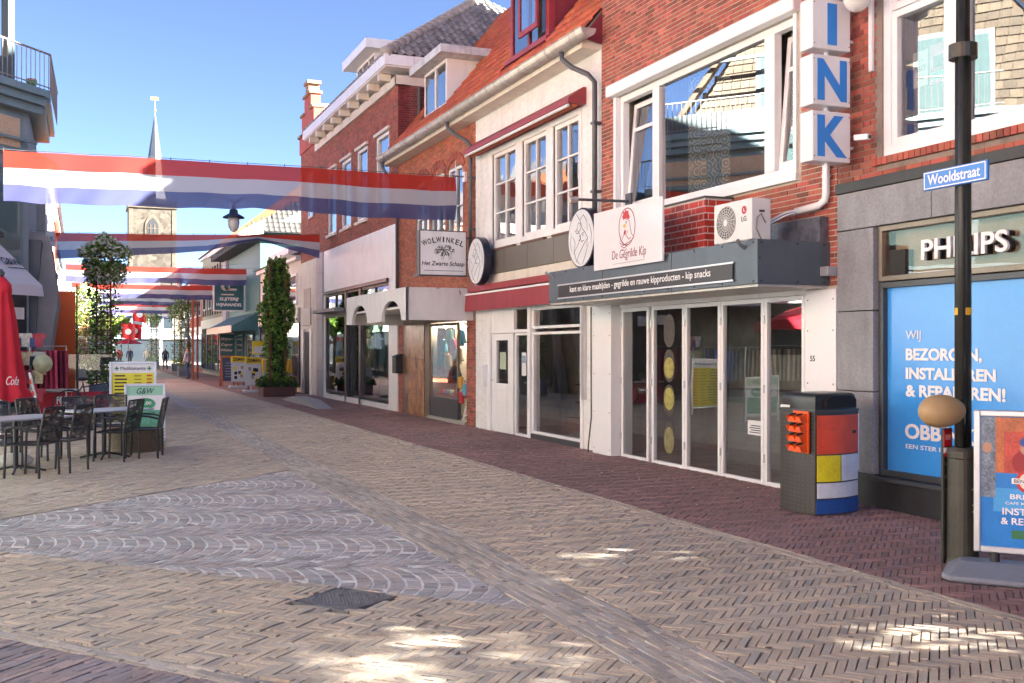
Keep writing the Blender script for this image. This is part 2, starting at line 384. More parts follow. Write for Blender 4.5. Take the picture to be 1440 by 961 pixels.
def herring(reg, L=0.2, Wd=0.05, j=0.0078, ang=45):
    """herringbone of real pavers: returns polygons"""
    xs = [p[0] for p in reg]; ys = [p[1] for p in reg]
    cx, cy = (min(xs)+max(xs))/2, (min(ys)+max(ys))/2; rad = math.hypot(max(xs)-min(xs), max(ys)-min(ys))/2 + 0.4
    a = R(ang); ca, sa = math.cos(a), math.sin(a)
    out = []
    N = int(rad/Wd)+2; k = round(L/Wd)          # bricks k wide units long
    for i in range(-N, N+1):
        # along the diagonal steps of one width
        for mm in range(-int(2*rad/(2*L))-2, int(2*rad/(2*L))+3):
            # horizontal brick
            x = i*Wd + mm*2*L; y = i*Wd
            for u, v, d in ((x+L/2, -y-Wd/2, (1, 0)), (x+L+Wd/2, -y-Wd+L/2, (0, 1))):
                if abs(u) > rad or abs(v) > rad: continue
                px = cx + u*ca - v*sa; py = cy + u*sa + v*ca
                dx, dy = d[0]*ca-d[1]*sa, d[0]*sa+d[1]*ca
                out.append(oriented(px, py, dx, dy, L-j, Wd-j))
    return out
def running(reg, L=0.2, Wd=0.05, j=0.006, ang=0, off=0.5):
    xs = [p[0] for p in reg]; ys = [p[1] for p in reg]
    cx, cy = (min(xs)+max(xs))/2, (min(ys)+max(ys))/2; rad = math.hypot(max(xs)-min(xs), max(ys)-min(ys))/2 + 0.3
    a = R(ang); ca, sa = math.cos(a), math.sin(a); out = []
    for r in range(-int(rad/Wd)-1, int(rad/Wd)+2):
        o = (off if r % 2 else 0) * L + random.uniform(-.02, .02)
        for c in range(-int(rad/L)-1, int(rad/L)+2):
            u, v = c*L + o, r*Wd
            out.append(oriented(cx+u*ca-v*sa, cy+u*sa+v*ca, ca, sa, L-j, Wd-j))
    return out
def pave(ground, name, pieces, reg, mat, z=0.03, n_single=150, jit=0.0022, amin=0.0006, und=.006):
    """clip the pieces to the region; the nearest become single parts, the rest one joined part"""
    reg = ccw(reg); res = []
    for p in pieces:
        q = clip(ccw(p), reg)
        if len(q) >= 3 and area(q) > amin:
            cx = sum(a for a, b in q)/len(q); cy = sum(b for a, b in q)/len(q)
            if abs((cx-1.625)*.819+(cy-6.84)*.574) < .262 and abs((cy-6.84)*.819-(cx-1.625)*.574) < .262: continue      # room for the drain cover
            d = cx*0.3822+cy*0.924; lat = cx*0.924-cy*0.3822
            vis = d > 5.2 and abs(lat) < 0.49*d
            res.append((d if vis else 1000+abs(d), q, cx, cy))
    res.sort(key=lambda t: t[0])
    mb = MB(); cnt = 0
    for dist, q, cx, cy in res:
        h = z + random.gauss(0, jit) + und*math.sin(cx*1.9+cy*.8)*math.sin(cy*1.3-cx*.6); tx, ty = random.gauss(0, .016), random.gauss(0, .016)
        n = len(q)
        full = area(q)
        if cnt < n_single and dist < 1000 and n == 4:
            pts = [(a-cx, b-cy, tx*(a-cx)+ty*(b-cy)) for a, b in q]
            m1 = MB().add([(a, b, -.028) for a, b, c in pts] + pts, [tuple(range(n, 2*n))] + [(i, (i+1) % n, n+(i+1) % n, n+i) for i in range(n)])
            obj(name, m1, mat, ground, loc=(cx, cy, h)); cnt += 1
        else:
            mb.add([(a, b, 0.006) for a, b in q] + [(a, b, h+tx*(a-cx)+ty*(b-cy)) for a, b in q],
                   [tuple(range(n, 2*n))] + [(i, (i+1) % n, n+(i+1) % n, n+i) for i in range(n)])
    if mb.v: obj(name + "_field", mb, mat, ground, kind="stuff")
street = obj("street", MB().quad((-400, -300, 0), (400, -300, 0), (400, 900, 0), (-400, 900, 0)), m_ground, kind="structure")
YF = 31.0        # single pavers reach this far; beyond it they are too small to tell apart
def sheet(name, reg, mat, z): return obj(name, MB().poly([(a, b, z) for a, b in ccw(reg)]), mat, kind="structure")
rA = [(3.21, 2.6), (5.27, 2.6), (5.27, YF), (3.21, YF)]
rB = [(2.69, 2.6), (3.20, 2.6), (3.20, YF), (2.69, YF)]
rK = [(5.28, 2.6), (5.41, 2.6), (5.41, YF), (5.28, YF)]
rS = [(5.42, 2.6), (7.74, 2.6), (7.74, YF), (5.42, YF)]
rC = [(2.68, 6.2), (2.68, 14.45), (-1.55, 10.58)]
rD = [(2.68, 3.15), (2.68, 6.17), (-1.57, 10.55), (-2.35, 9.30)]
nl = Vector((0.774, 0.633)); off = 0.115
rE = [(2.68, 3.13), (-2.36, 9.28), (-2.36-nl.x*off, 9.28-nl.y*off), (2.68-nl.x*off, 3.13-nl.y*off)]
rP = [(2.58, 3.04), (-2.46, 9.19), (-3.6, 7.6), (-1.0, 3.0)]
rL = [(2.68, 14.48), (2.68, YF), (-4.2, YF), (-4.2, 8.15)]
zr = 0.007
roadway = sheet("roadway", rA, m_sand, zr)
band = sheet("gutter_band", rB, m_sand, zr)
kerb = sheet("kerb", rK, m_sand, zr)
sidewalk = sheet("sidewalk", rS, m_sand, zr)
cobbles = sheet("cobblestone_pavement", rC, m_sandlight, 0.020)
forecourt = sheet("pavement_front", rD, m_sand, zr)
border = sheet("pavement_border", rE, m_sand, zr)
purple = sheet("pavement_mauve", rP, m_sand, zr)
square = sheet("pavement_square", rL, m_sand, zr)
pave(roadway, "paver", herring(rA), rA, m_pav_beige, n_single=300)
pave(band, "paver", running(rB, L=0.2, Wd=0.052, ang=90), rB, m_pav_band, n_single=250)
pave(kerb, "kerb_brick", running(rK, L=0.2, Wd=0.065, ang=90), rK, m_kerb, n_single=60)
pave(sidewalk, "paver", herring(rS, j=0.0062), rS, m_pav_red, n_single=250, jit=0.0016)
pave(forecourt, "paver", herring(rD), rD, m_pav_beige, n_single=300)
pave(border, "paver", running(rE, L=0.2, Wd=0.055, ang=-50.7), rE, m_pav_band, n_single=40)
pave(purple, "paver", running(rP, L=0.21, Wd=0.055, ang=45), rP, m_pav_pink, n_single=200)
pave(square, "paver", running(rL, L=0.2, Wd=0.055, ang=38), rL, m_pav_beige, n_single=120)
# fan-laid cobbles: bands of nested arcs
rv = Vector((0.924, -0.3822)); dv = Vector((0.3822, 0.924)); pcs = []
c0 = Vector((1.2, 10.3)); BW = 1.32
for b in range(-5, 6):
    for k in range(-40, 41):
        nst = 15
        for s in range(nst):
            v0 = -0.5 + s/nst; v1 = v0 + 1/nst
            def pt(v, du):
                u = k*0.118 + (0.31 if b % 2 else 0.0) + 0.25*(1-(2*v)**2) + du
                return tuple(c0 + rv*u + dv*(b*BW + v*BW))
            wj = random.uniform(0.0445, 0.0505); vj = 0.0035/BW; sk = random.uniform(-.004, .004)
            pcs.append([pt(v0+vj, -wj+sk), pt(v0+vj, wj+sk), pt(v1-vj, wj-sk), pt(v1-vj, -wj-sk)])
pave(cobbles, "cobblestone", pcs, rC, m_cobble, z=0.024, n_single=300, jit=0.002, und=0)
# beyond the single pavers: flush strips of the same materials
sheet("sidewalk_far", [(5.42, YF), (7.74, YF), (7.74, 110), (5.42, 110)], brick_mat("far_sidewalk", (0.29, 0.165, 0.15), (0.23, 0.155, 0.15), (0.11, 0.075, 0.07), rot=R(45)), 0.02)
sheet("gutter_band_far", [(2.69, YF), (3.2, YF), (3.0, 70), (2.6, 70)], M("far_gutter", (0.31, 0.31, 0.325), 0.75, var=0.2, scale=1.2), 0.02)
sheet("pavement_left_near", [(-30, -20), (-4.2, -20), (-4.2, YF), (-30, YF)], m_ground, 0.018)
# inspection cover
cov = thing("manhole_cover", (1.63, 6.83, 0.03), "square cast iron drain cover with round ribbed lid set in the paving", "drain cover")
fr = MB()
cx, cy = 1.625, 6.84; DS = 0.79
def rot(p, a=0): return (cx + DS*(p[0]*math.cos(a) - p[1]*math.sin(a)), cy + DS*(p[0]*math.sin(a)+p[1]*math.cos(a)))
AD = R(35)
m_iron = M("cast_iron", (0.22, 0.215, 0.22), 0.5, metal=0.6, var=0.25, scale=8)
def cbox(mb, u0, u1, v0, v1, z0, z1, A=AD):
    q = [rot((u0, v0), A), rot((u1, v0), A), rot((u1, v1), A), rot((u0, v1), A)]
    mb.add([(a, b, z0) for a, b in q]+[(a, b, z1) for a, b in q], [(4,5,6,7),(0,1,5,4),(1,2,6,5),(2,3,7,6),(3,0,4,7)])
for u0, u1, v0, v1 in ((-.31, .31, -.31, -.295), (-.31, .31, .295, .31), (-.31, -.295, -.295, .295), (.295, .31, -.295, .295)): cbox(fr, u0, u1, v0, v1, 0.0, 0.038)
obj("cover_frame", fr, m_iron, cov)
pl = MB(); cbox(pl, -.295, .295, -.295, .295, 0.0, 0.027); obj("cover_plate", pl, M("cover_iron", (0.09, 0.088, 0.09), 0.7, metal=.3, var=.25, scale=6), cov)
obj("lid", MB().lathe((cx, cy, .02), [(.213, 0), (.213, .0085)], 32), M("iron_dark", (0.05, 0.05, 0.055), 0.6, metal=0.4), cov)
rb = MB()
for i in range(-7, 8):
    h = .285
    if h > .05: cbox(rb, i*.036-.007, i*.036+.007, -h, h, 0.027, 0.037); cbox(rb, -h, h, i*.036-.007, i*.036+.007, 0.027, 0.0365)
obj("lid_ribs", rb, m_iron, cov)
ring = MB()
for i in range(32):
    a0, a1 = 2*math.pi*i/32, 2*math.pi*(i+1)/32
    q = [rot((r*math.cos(a), r*math.sin(a))) for r, a in ((.268, a0), (.285, a0), (.285, a1), (.268, a1))]
    ring.add([(a, b, .03) for a, b in q]+[(a, b, .038) for a, b in q], [(4,5,6,7),(0,1,5,4),(1,2,6,5),(2,3,7,6),(3,0,4,7)])
obj("lid_ring", ring, m_iron, cov)

# ---------------------------------------------------------------- wall helpers (right-hand facades face -X)
def fbox(mb, y0, y1, z0, z1, d0, d1, FF=None):
    """box on a right-hand facade: d is how far it stands out in front of the building line"""
    FF = F if FF is None else FF
    return mb.box(FF-d1, FF-d0, y0, y1, z0, z1)
def fb(name, y0, y1, z0, z1, d0, d1, mat, parent, bevel=0.0, **k):
    return obj(name, fbox(MB(), y0, y1, z0, z1, d0, d1), mat, parent, bevel=bevel, **k)
def grid_cells(y0, y1, z0, z1, holes):
    zs = sorted({z0, z1, *[min(max(h[2], z0), z1) for h in holes], *[min(max(h[3], z0), z1) for h in holes]})
    out = []
    for a, b in zip(zs, zs[1:]):
        if b-a < 1e-5: continue
        hs = sorted([(h[0], h[1]) for h in holes if h[2] < b-1e-5 and h[3] > a+1e-5])
        c = y0
        for h0, h1 in hs:
            if h0 > c+1e-5: out.append((c, min(h0, y1), a, b))
            c = max(c, h1)
        if c < y1-1e-5: out.append((c, y1, a, b))
    return out
def slab(name, y0, y1, z0, z1, holes, d0, d1, mat, parent, FF=None, **k):
    mb = MB()
    for a, b, c, d in grid_cells(y0, y1, z0, z1, holes): fbox(mb, a, b, c, d, d0, d1, FF)
    return obj(name, mb, mat, parent, **k)
def bond(u0, u1, z0, z1, holes, L=0.21, H=0.05, j=0.012, flem=True):
    """yields (a, b, za, zb, whole?) bricks of a Flemish-like bond over a wall minus its openings"""
    Hd = (L - j)/2
    n = int((z1-z0)/(H+j)+1e-6)
    for r in range(n+1):
        za = z0 + r*(H+j); zb = min(za+H, z1)
        if zb-za < H*0.4: continue
        iv = [(u0, u1)]
        for h in holes:
            if h[2] < zb and h[3] > za:
                nv = []
                for a, b in iv:
                    if h[1] <= a or h[0] >= b: nv.append((a, b)); continue
                    if h[0] > a: nv.append((a, h[0]))
                    if h[1] < b: nv.append((h[1], b))
                iv = nv
        per = (L+j)+(Hd+j) if flem else (L+j)
        st = u0 - (per/2 if r % 2 else 0) - random.choice((0, 0, .01))
        x = st; k = 0
        while x < u1:
            w = L if (k % 2 == 0 or not flem) else Hd
            for a, b in iv:
                p, q = max(x, a), min(x+w, b)
                if q-p > 0.03: yield (p, q, za, zb, abs(q-p-w) < 1e-4 and abs(zb-za-H) < 1e-4, w)
            x += w+j; k += 1
_bm = {}
def brick_mesh(w, H, D, mat):
    key = (round(w, 3), round(H, 3), mat.name)
    if key not in _bm:
        me = mesh_of(MB().box(-D, 0, -w/2, w/2, -H/2, H/2), "brick"); me.materials.append(mat); _bm[key] = me
    return _bm[key]
def bricks(parent, u0, u1, z0, z1, holes, mat, d=0.0, n_single=0, pos='X', FF=None, L=0.21, H=0.05, j=0.012, proud=0.007, name="brick", xr=None):
    """real bricks on a wall facing -X (pos 'X', u is Y) or facing -Y (pos 'Y', u is X at depth FF)"""
    FF = F if FF is None else FF
    mb = MB(); c = 0; lst = list(bond(u0, u1, z0, z1, holes, L, H, j))
    if n_single:
        def key(t):
            Y = (t[0]+t[1])/2 if pos == 'X' else FF
            dz = (t[2]+t[3])/2
            X = FF if pos == 'X' else (t[0]+t[1])/2
            dep = X*.3822+Y*.924; lat = X*.924-Y*.3822
            vis = abs(lat)/dep < .489 and -.32 < (dz-1.7)/dep < .333
            return (not (t[4] and vis), dep)
        lst.sort(key=key)
    for a, b, za, zb, whole, w in lst:
        pr = proud + random.uniform(-.0025, .0025)
        if whole and c < n_single:
            if pos == 'X':
                o = bpy.data.objects.new(name, brick_mesh(w, H, 0.03, mat)); place(o, parent); o.location = (FF-d-pr+0.03, (a+b)/2, (za+zb)/2)
            else:
                o = bpy.data.objects.new(name, brick_mesh(w, H, 0.03, mat)); place(o, parent)
                o.location = ((a+b)/2, FF-d-pr+0.03, (za+zb)/2); o.rotation_euler = (0, 0, R(90))
            c += 1
        elif pos == 'X': mb.box(FF-d-pr, FF-d+.015, a, b, za, zb)
        else: mb.box(a, b, FF-d-pr, FF-d+.015, za, zb)
    if mb.v: obj(name + "work", mb, mat, parent, kind="stuff")
def shell(parent, y0, y1, ztop, floors, mat, depth=9.0, room=m_room, rd=3.2):
    """side walls, rooms behind the openings and the body of the house"""
    e = 0.012
    obj("side_wall", MB().box(F+.31, F+depth, y0+e, y0+.16, 0, ztop), mat, parent)
    obj("side_wall", MB().box(F+.31, F+depth, y1-.16, y1-e, 0, ztop), mat, parent)
    obj("rear_wall", MB().box(F+rd, F+rd+.1, y0+.17, y1-.17, 0.02, ztop), room, parent)
    obj("far_wall", MB().box(F+depth-.1, F+depth, y0+.17, y1-.17, 0.02, ztop-.2), mat, parent)
    for z in floors: obj("storey_floor", MB().box(F+.32, F+rd-.01, y0+.165, y1-.165, z-.12, z), room, parent)
def win(parent, y0, y1, z0, z1, fm, fw=0.07, back=0.10, thick=0.07, bars_v=(), bars_h=(), bw=0.03, glass=None, name="window", depth_front=None, sill=None):
    """a window: frame, one pane per field between the bars, all set back from the wall face"""
    g = glass or m_glass_up
    mb = MB()
    d1 = -back + thick; d0 = -back
    fbox(mb, y0, y0+fw, z0, z1, d0, d1); fbox(mb, y1-fw, y1, z0, z1, d0, d1)
    fbox(mb, y0+fw, y1-fw, z0, z0+fw, d0, d1); fbox(mb, y0+fw, y1-fw, z1-fw, z1, d0, d1)
    ys = [y0+fw, *[y0+(y1-y0)*t for t in bars_v], y1-fw]; zs = [z0+fw, *[z0+(z1-z0)*t for t in bars_h], z1-fw]
    for t in ys[1:-1]: fbox(mb, t-bw/2, t+bw/2, z0+fw, z1-fw, d0, d1-.008)
    for t in zs[1:-1]:
        for a, b in zip(ys, ys[1:]): fbox(mb, a+(bw/2 if a != ys[0] else 0), b-(bw/2 if b != ys[-1] else 0), t-bw/2, t+bw/2, d0, d1-.012)
    fr = obj(name, mb, fm, parent, bevel=0.004, seg=1)
    for i, (a, b) in enumerate(zip(ys, ys[1:])):
        for k, (c, d) in enumerate(zip(zs, zs[1:])):
            x = F+back-.03+random.uniform(0, .002); t = random.uniform(-.003, .003)
            obj("pane", MB().quad((x+t, b-.002, c), (x, a+.002, c), (x-t, a+.002, d), (x, b-.002, d)), g, fr)
    return fr
# ================================================================ the grey stone shop on the right (house 0)
GS = thing("shop_building", (F, 6.5, 0), "red brick house over a grey stone shopfront with a blue printed window", "building")
Y0, Y1 = 5.4, 9.30
W0 = [(5.9, 8.62, 3.70, 6.05)]
SW = (4.2, 8.62, 0.35, 2.99)
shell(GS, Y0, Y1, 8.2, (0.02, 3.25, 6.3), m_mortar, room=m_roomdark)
slab("upper_wall", Y0, Y1, 3.50, 8.2, W0, -.30, 0, m_mortar_dark, GS)
bricks(GS, Y0, Y1, 3.505, 8.2, [(5.8, 8.70, 3.60, 6.15)], m_brick, n_single=300)
# brick-on-edge sill
for i in range(37):
    y = 5.86+i*0.0775
    obj("sill_brick", MB().box(F-.055, F+.05, y, y+.066, 3.612, 3.688), m_brick, GS)
obj("roof", MB().box(F+.02, F+9, Y0, Y1, 8.2, 8.5), m_tile_red, GS)
# stone frame of the shopfront
for za, zb in ((0.37, 1.235), (1.245, 2.095), (2.105, 2.975)):
    fb("pilaster_block", 8.72, 9.285, za, zb, -.25, 0.03, m_stone, GS, bevel=0.006)
for i, (a, b) in enumerate(((5.4, 6.6), (6.61, 7.9), (7.91, 9.285))):
    fb("lintel_block", a, b, 2.985, 3.385, -.25, 0.03, m_stone, GS, bevel=0.006)
fb("cornice_strip", 5.4, 9.29, 3.39, 3.50, -.2, 0.055, m_black, GS, bevel=0.004)
fb("corner_pier", 5.41, 5.79, 0.37, 2.975, -.25, 0.03, m_stone, GS)
fb("plinth", 5.4, 9.285, 0.0, 0.365, -.25, 0.035, m_black, GS, bevel=0.005)
fb("window_ledge", 5.4, 8.70, 0.322, 0.366, 0.036, 0.09, m_anthr, GS, bevel=0.004)
# sign window with raised letters
SWN = win(GS, 5.8, 8.70, 2.40, 2.98, m_bronze, fw=0.055, back=0.10, thick=0.08, glass=glass_mat("sign_glass", ior=1.6, base=0.04, wob=0.08, tint=(.9, .86, .8)), name="sign_window")
fb("sign_reflection_board", 5.86, 8.64, 2.44, 2.93, -.24, -.20, M("sign_reflection_taupe", (.40, .35, .28), .5, var=.2, scale=2), GS)  # brown-cream colour stands in for the facade reflected in the glass
fb("black_box", 8.38, 8.60, 2.46, 2.72, -.19, -.085, m_black, GS)
text("PHILIPS", GS, m_lettersw, (F+.02, 8.06, 2.575), w=1.05, h=.205, bold=.018, ext=.03, **FX)
text("PHILIPS", GS, m_lettersk, (F+.049, 8.045, 2.572), w=1.05, h=.205, bold=.022, ext=.028, **FX)
# blue printed display window
m_print = M("blue_window_print", (0.055, 0.32, 0.80), 0.16, var=0.08, scale=0.8, spec=.5)
BW_ = win(GS, 5.8, 8.70, 0.368, 2.39, m_anthr, fw=0.06, back=0.12, thick=0.09, glass=m_print, name="display_window")
DX = F+.0865
kw = dict(right=(0, -1, 0), up=(0, 0, 1))
for s, z, h, w, bold in (("WIJ", 1.765, .115, .205, .0), ("BEZORGEN,", 1.555, .145, .98, .035), ("INSTALLEREN", 1.385, .12, 1.14, .035), ("& REPAREREN!", 1.205, .125, 1.25, .035)):
    text(s, GS, m_lettersw, (DX, 8.37, z), w=w, h=h, bold=bold, **kw)
text("OBBINK", GS, m_lettersw, (DX, 8.38, .775), w=.92, h=.155, bold=.03, **kw)
text("EEN STER IN ELEKTRO", GS, m_lettersw, (DX, 8.37, .675), w=.99, h=.045, bold=.006, **kw)
# upper window with two posters
fb("window_frame", 5.9, 8.62, 3.70, 3.80, -.16, -.02, m_white2, GS, bevel=.006)
fb("window_frame", 8.52, 8.62, 3.80, 6.05, -.16, -.02, m_white2, GS, bevel=.006)
win(GS, 7.74, 8.52, 3.80, 5.19, m_white2, fw=0.075, back=.13, thick=.09, name="casement")
win(GS, 7.74, 8.52, 5.20, 6.05, m_white2, fw=0.075, back=.13, thick=.09, name="fanlight")
fb("window_post", 7.60, 7.735, 3.80, 6.05, -.16, -.015, m_white2, GS, bevel=.006)
win(GS, 5.9, 7.598, 3.80, 6.05, m_white2, fw=0.06, back=.13, thick=.09, name="window", glass=m_glass_up)
obj("curtain", MB().add([(F+.34+.035*math.sin(i*1.15), 5.7+i*.05, z) for i in range(58) for z in (3.7, 6.1)], [(2*i, 2*i+1, 2*i+3, 2*i+2) for i in range(57)]), M("grey_curtain", (0.10, 0.105, 0.14), .9, var=.2), GS, smooth=True)
m_poster = M("poster_white", (0.66, 0.68, 0.68), .6)
ps = fb("poster", 8.135, 8.335, 4.36, 4.72, -.155, -.150, m_poster, GS)
text("PEACE", ps, m_lettersk, (F+.149, 8.31, 4.515), w=.145, h=.055, bold=.01, ext=.0006, **FX)
text("سلام", ps, m_lettersk, (F+.149, 8.28, 4.60), w=.09, h=.05, ext=.0006, **FX)
text("שלום", ps, m_lettersk, (F+.149, 8.285, 4.43), w=.1, h=.045, ext=.0006, **FX)
ps2 = fb("poster", 7.88, 8.11, 4.345, 4.74, -.155, -.150, M("poster_pink", (0.62, 0.22, 0.38), .6, var=.2, scale=12), GS)
fb("poster_print", 7.90, 8.09, 4.37, 4.47, -.1499, -.1493, M("print_teal", (0.25, 0.55, 0.60), .6, var=.5, scale=30), ps2)
fb("poster_print", 7.93, 8.06, 4.50, 4.62, -.1499, -.1493, M("print_dark", (0.06, 0.03, 0.05), .6, var=.5, scale=30), ps2)
# wall fittings
cct = thing("security_camera", (7.6, 8.78, 3.9), "small white security camera fixed to the brickwork beside the letter sign", "camera")
obj("housing", MB().obox((7.56, 8.70, 3.905), (.25, -1, -.08), (1, .25, 0), (0, 0, 1), .085, .032, .03), m_white2, cct, bevel=.006)
obj("lens", MB().cyl((7.583, 8.622, 3.899), (7.587, 8.608, 3.898), .02, n=12), m_lettersk, cct)
obj("bracket", MB().tube([(7.75, 8.80, 3.93), (7.65, 8.79, 3.93), (7.60, 8.76, 3.92)], .014), m_white2, cct)
obj("conduit", MB().box(F-.05, F-.008, 8.72, 8.77, 4.62, 6.2), m_white2, None, "white vertical conduit with cut lower end on the brick wall", "conduit", bevel=.006)
gl = thing("globe_lamp", (7.1, 8.45, 5.4), "white globe lamp at the top edge beside the letter sign", "lamp")
obj("globe", MB().sphere((7.45, 8.65, 5.33), .14, 28, 16), M("opal_glass", (0.72, 0.71, 0.69), .25), gl, smooth=True)
obj("lamp_arm", MB().tube([(F, 8.72, 5.6), (7.6, 8.70, 5.64), (7.45, 8.65, 5.58), (7.45, 8.65, 5.45)], .015), m_white2, gl)

# ---------------------------------------------------------------- letter sign: one box for each letter
ink = thing("letter_sign", (7.4, 9.05, 3.66), "projecting sign of stacked white boxes with blue letters I N K", "sign")
m_signblue = M("sign_letter_blue", (0.02, 0.22, 0.68), .35, var=.05)
m_signbox = M("sign_box_white", (0.70, 0.72, 0.74), .3, var=.04, dirt=.1)
for i, (ch, z) in enumerate((("K", 3.68), ("N", 4.275), ("I", 4.87), ("B", 5.465))):
    b = obj("sign_box", MB().box(7.13, 7.63, 8.96, 9.17, z, z+.535), m_signbox, ink, bevel=.012, seg=2)
    text(ch, b, m_signblue, (7.385, 8.957, z+.05), w=(.125 if ch == "I" else .385), h=.44, bold=.04, ext=.002, align='C', **FY)
    fl = MB()
    for x in (7.15, 7.61):
        for zz in (z+.05, z+.485): fl.cyl((x, 8.961, zz), (x, 8.953, zz), .006, n=6)
    obj("screw", fl, m_anthr, b, kind="stuff")
obj("sign_pole", MB().cyl((7.39, 9.065, 3.35), (7.39, 9.065, 6.4), .022, n=10), m_white2, ink)
obj("sign_bracket", MB().box(7.39, F+.01, 9.05, 9.08, 3.85, 3.88).box(7.39, F+.01, 9.05, 9.08, 5.0, 5.03), m_white2, ink)

# ================================================================ house 55 with the canopy
H5 = thing("shop_building", (F, 12.1, 0), "red brick house with wide white window above the grilled chicken shop canopy", "building")
Y0, Y1 = 9.31, 14.96
BWn = (10.02, 14.50, 3.74, 5.62)
DO = (9.86, 14.32, 0.0, 2.32)
shell(H5, Y0, Y1, 9.3, (0.02, 3.0, 6.2), m_mortar, room=M("shop_wall_55", (.55, .53, .49), .9, var=.3), rd=2.3)
slab("wall", Y0, Y1, 2.36, 9.3, [BWn], -.30, 0, m_mortar, H5)
bricks(H5, Y0, Y1, 2.40, 9.3, [(9.93, 14.56, 3.66, 5.80)], m_brick, n_single=300)
obj("roof", MB().box(F+.02, F+9, Y0, Y1, 9.3, 9.5), m_tile_red, H5)
# roller-shutter case, frame and lights of the wide window
fb("shutter_case", 9.93, 14.60, 5.62, 5.80, -.02, 0.13, m_white2, H5, bevel=.02, seg=3)
fb("shutter_rail", 14.44, 14.52, 3.72, 5.615, -.05, 0.03, m_white2, H5, bevel=.004)
fb("shutter_rail", 10.00, 10.06, 3.72, 5.615, -.05, 0.03, m_white2, H5, bevel=.004)
fb("window_sill", 9.96, 14.56, 3.655, 3.735, -.05, 0.07, m_white2, H5, bevel=.006)
frm = MB()
fbox(frm, 10.06, 14.44, 3.74, 3.85, -.16, -.05); fbox(frm, 10.06, 14.44, 5.52, 5.615, -.16, -.05)
for a, b in ((14.34, 14.44), (13.26, 13.45), (10.52, 10.72), (10.06, 10.09)): fbox(frm, a, b, 3.85, 5.52, -.16, -.05)
obj("window_frame", frm, m_white2, H5, bevel=.006)
gl_big = glass_mat("big_window_glass", ior=2.4, wob=0.035, wscale=0.8, base=0.30)
obj("pane", MB().quad((F+.11, 13.26, 3.85), (F+.11, 10.72, 3.85), (F+.105, 10.72, 5.52), (F+.105, 13.26, 5.52)), gl_big, H5)
def tilt_sash(y0, y1, name="tilt_sash"):
    z0, z1, lean = 3.86, 5.49, .14
    mb = MB(); zc = 5.08
    def bar(a, b, c, d):
        xa, xb = F+.10+lean*(c-z0)/(z1-z0), F+.10+lean*(d-z0)/(z1-z0)
        mb.add([(xa, a, c), (xa+.06, a, c), (xa+.06, b, c), (xa, b, c), (xb, a, d), (xb+.06, a, d), (xb+.06, b, d), (xb, b, d)], [(0,3,2,1),(4,5,6,7),(0,1,5,4),(1,2,6,5),(2,3,7,6),(3,0,4,7)])
    bar(y0, y0+.075, z0, z1); bar(y1-.075, y1, z0, z1); bar(y0+.075, y1-.075, z0, z0+.09); bar(y0+.075, y1-.075, z1-.08, z1); bar(y0+.075, y1-.075, zc-.03, zc+.03)
    s = obj(name, mb, m_white2, H5, bevel=.005)
    for c, d in ((z0+.09, zc-.03), (zc+.03, z1-.08)):
        xa, xb = F+.13+lean*(c-z0)/(z1-z0), F+.13+lean*(d-z0)/(z1-z0)
        obj("pane", MB().quad((xa, y1-.075, c), (xa, y0+.075, c), (xb, y0+.075, d), (xb, y1-.075, d)), m_glass_up, s)
tilt_sash(13.47, 14.33); tilt_sash(10.10, 10.51)
# patterned net curtains behind the window
def curtain_pattern():
    m, n, l = _new("scroll_curtain"); p = n["Principled BSDF"]; p.inputs["Roughness"].default_value = .9
    tc = n.new("ShaderNodeNewGeometry"); mp = n.new("ShaderNodeMapping"); mp.inputs["Scale"].default_value = (1, 5.5, 5.5)
    l.new(tc.outputs["Position"], mp.inputs["Vector"])
    vo = n.new("ShaderNodeTexVoronoi"); vo.inputs["Scale"].default_value = 1.0; vo.inputs["Randomness"].default_value = .25
    l.new(mp.outputs[0], vo.inputs["Vector"])
    sn = n.new("ShaderNodeMath"); sn.operation = 'MULTIPLY'; sn.inputs[1].default_value = 26; l.new(vo.outputs["Distance"], sn.inputs[0])
    s2 = n.new("ShaderNodeMath"); s2.operation = 'SINE'; l.new(sn.outputs[0], s2.inputs[0])
    cr = n.new("ShaderNodeMix"); cr.data_type = 'RGBA'; cr.inputs[6].default_value = (.30, .34, .36, 1); cr.inputs[7].default_value = (.78, .79, .78, 1)
    g = n.new("ShaderNodeMath"); g.operation = 'GREATER_THAN'; g.inputs[1].default_value = 0.1; l.new(s2.outputs[0], g.inputs[0])
    l.new(g.outputs[0], cr.inputs[0]); l.new(cr.outputs[2], p.inputs["Base Color"])
    return m
m_scroll = curtain_pattern()
def drape(y0, y1, mat, x=F+.40, z0=3.4, z1=5.6, parent=None, step=.05, amp=.03):
    n = max(3, int((y1-y0)/step))
    return obj("curtain", MB().add([(x+amp*math.sin(i*1.25), y0+(y1-y0)*i/n, z) for i in range(n+1) for z in (z0, z1)], [(2*i, 2*i+1, 2*i+3, 2*i+2) for i in range(n)]), mat, parent, smooth=True)
drape(9.6, 10.70, m_scroll, parent=H5); drape(11.9, 12.95, m_scroll, parent=H5, x=F+.36); drape(13.5, 14.5, M("dark_drape", (.10, .12, .16), .9, var=.25), parent=H5)
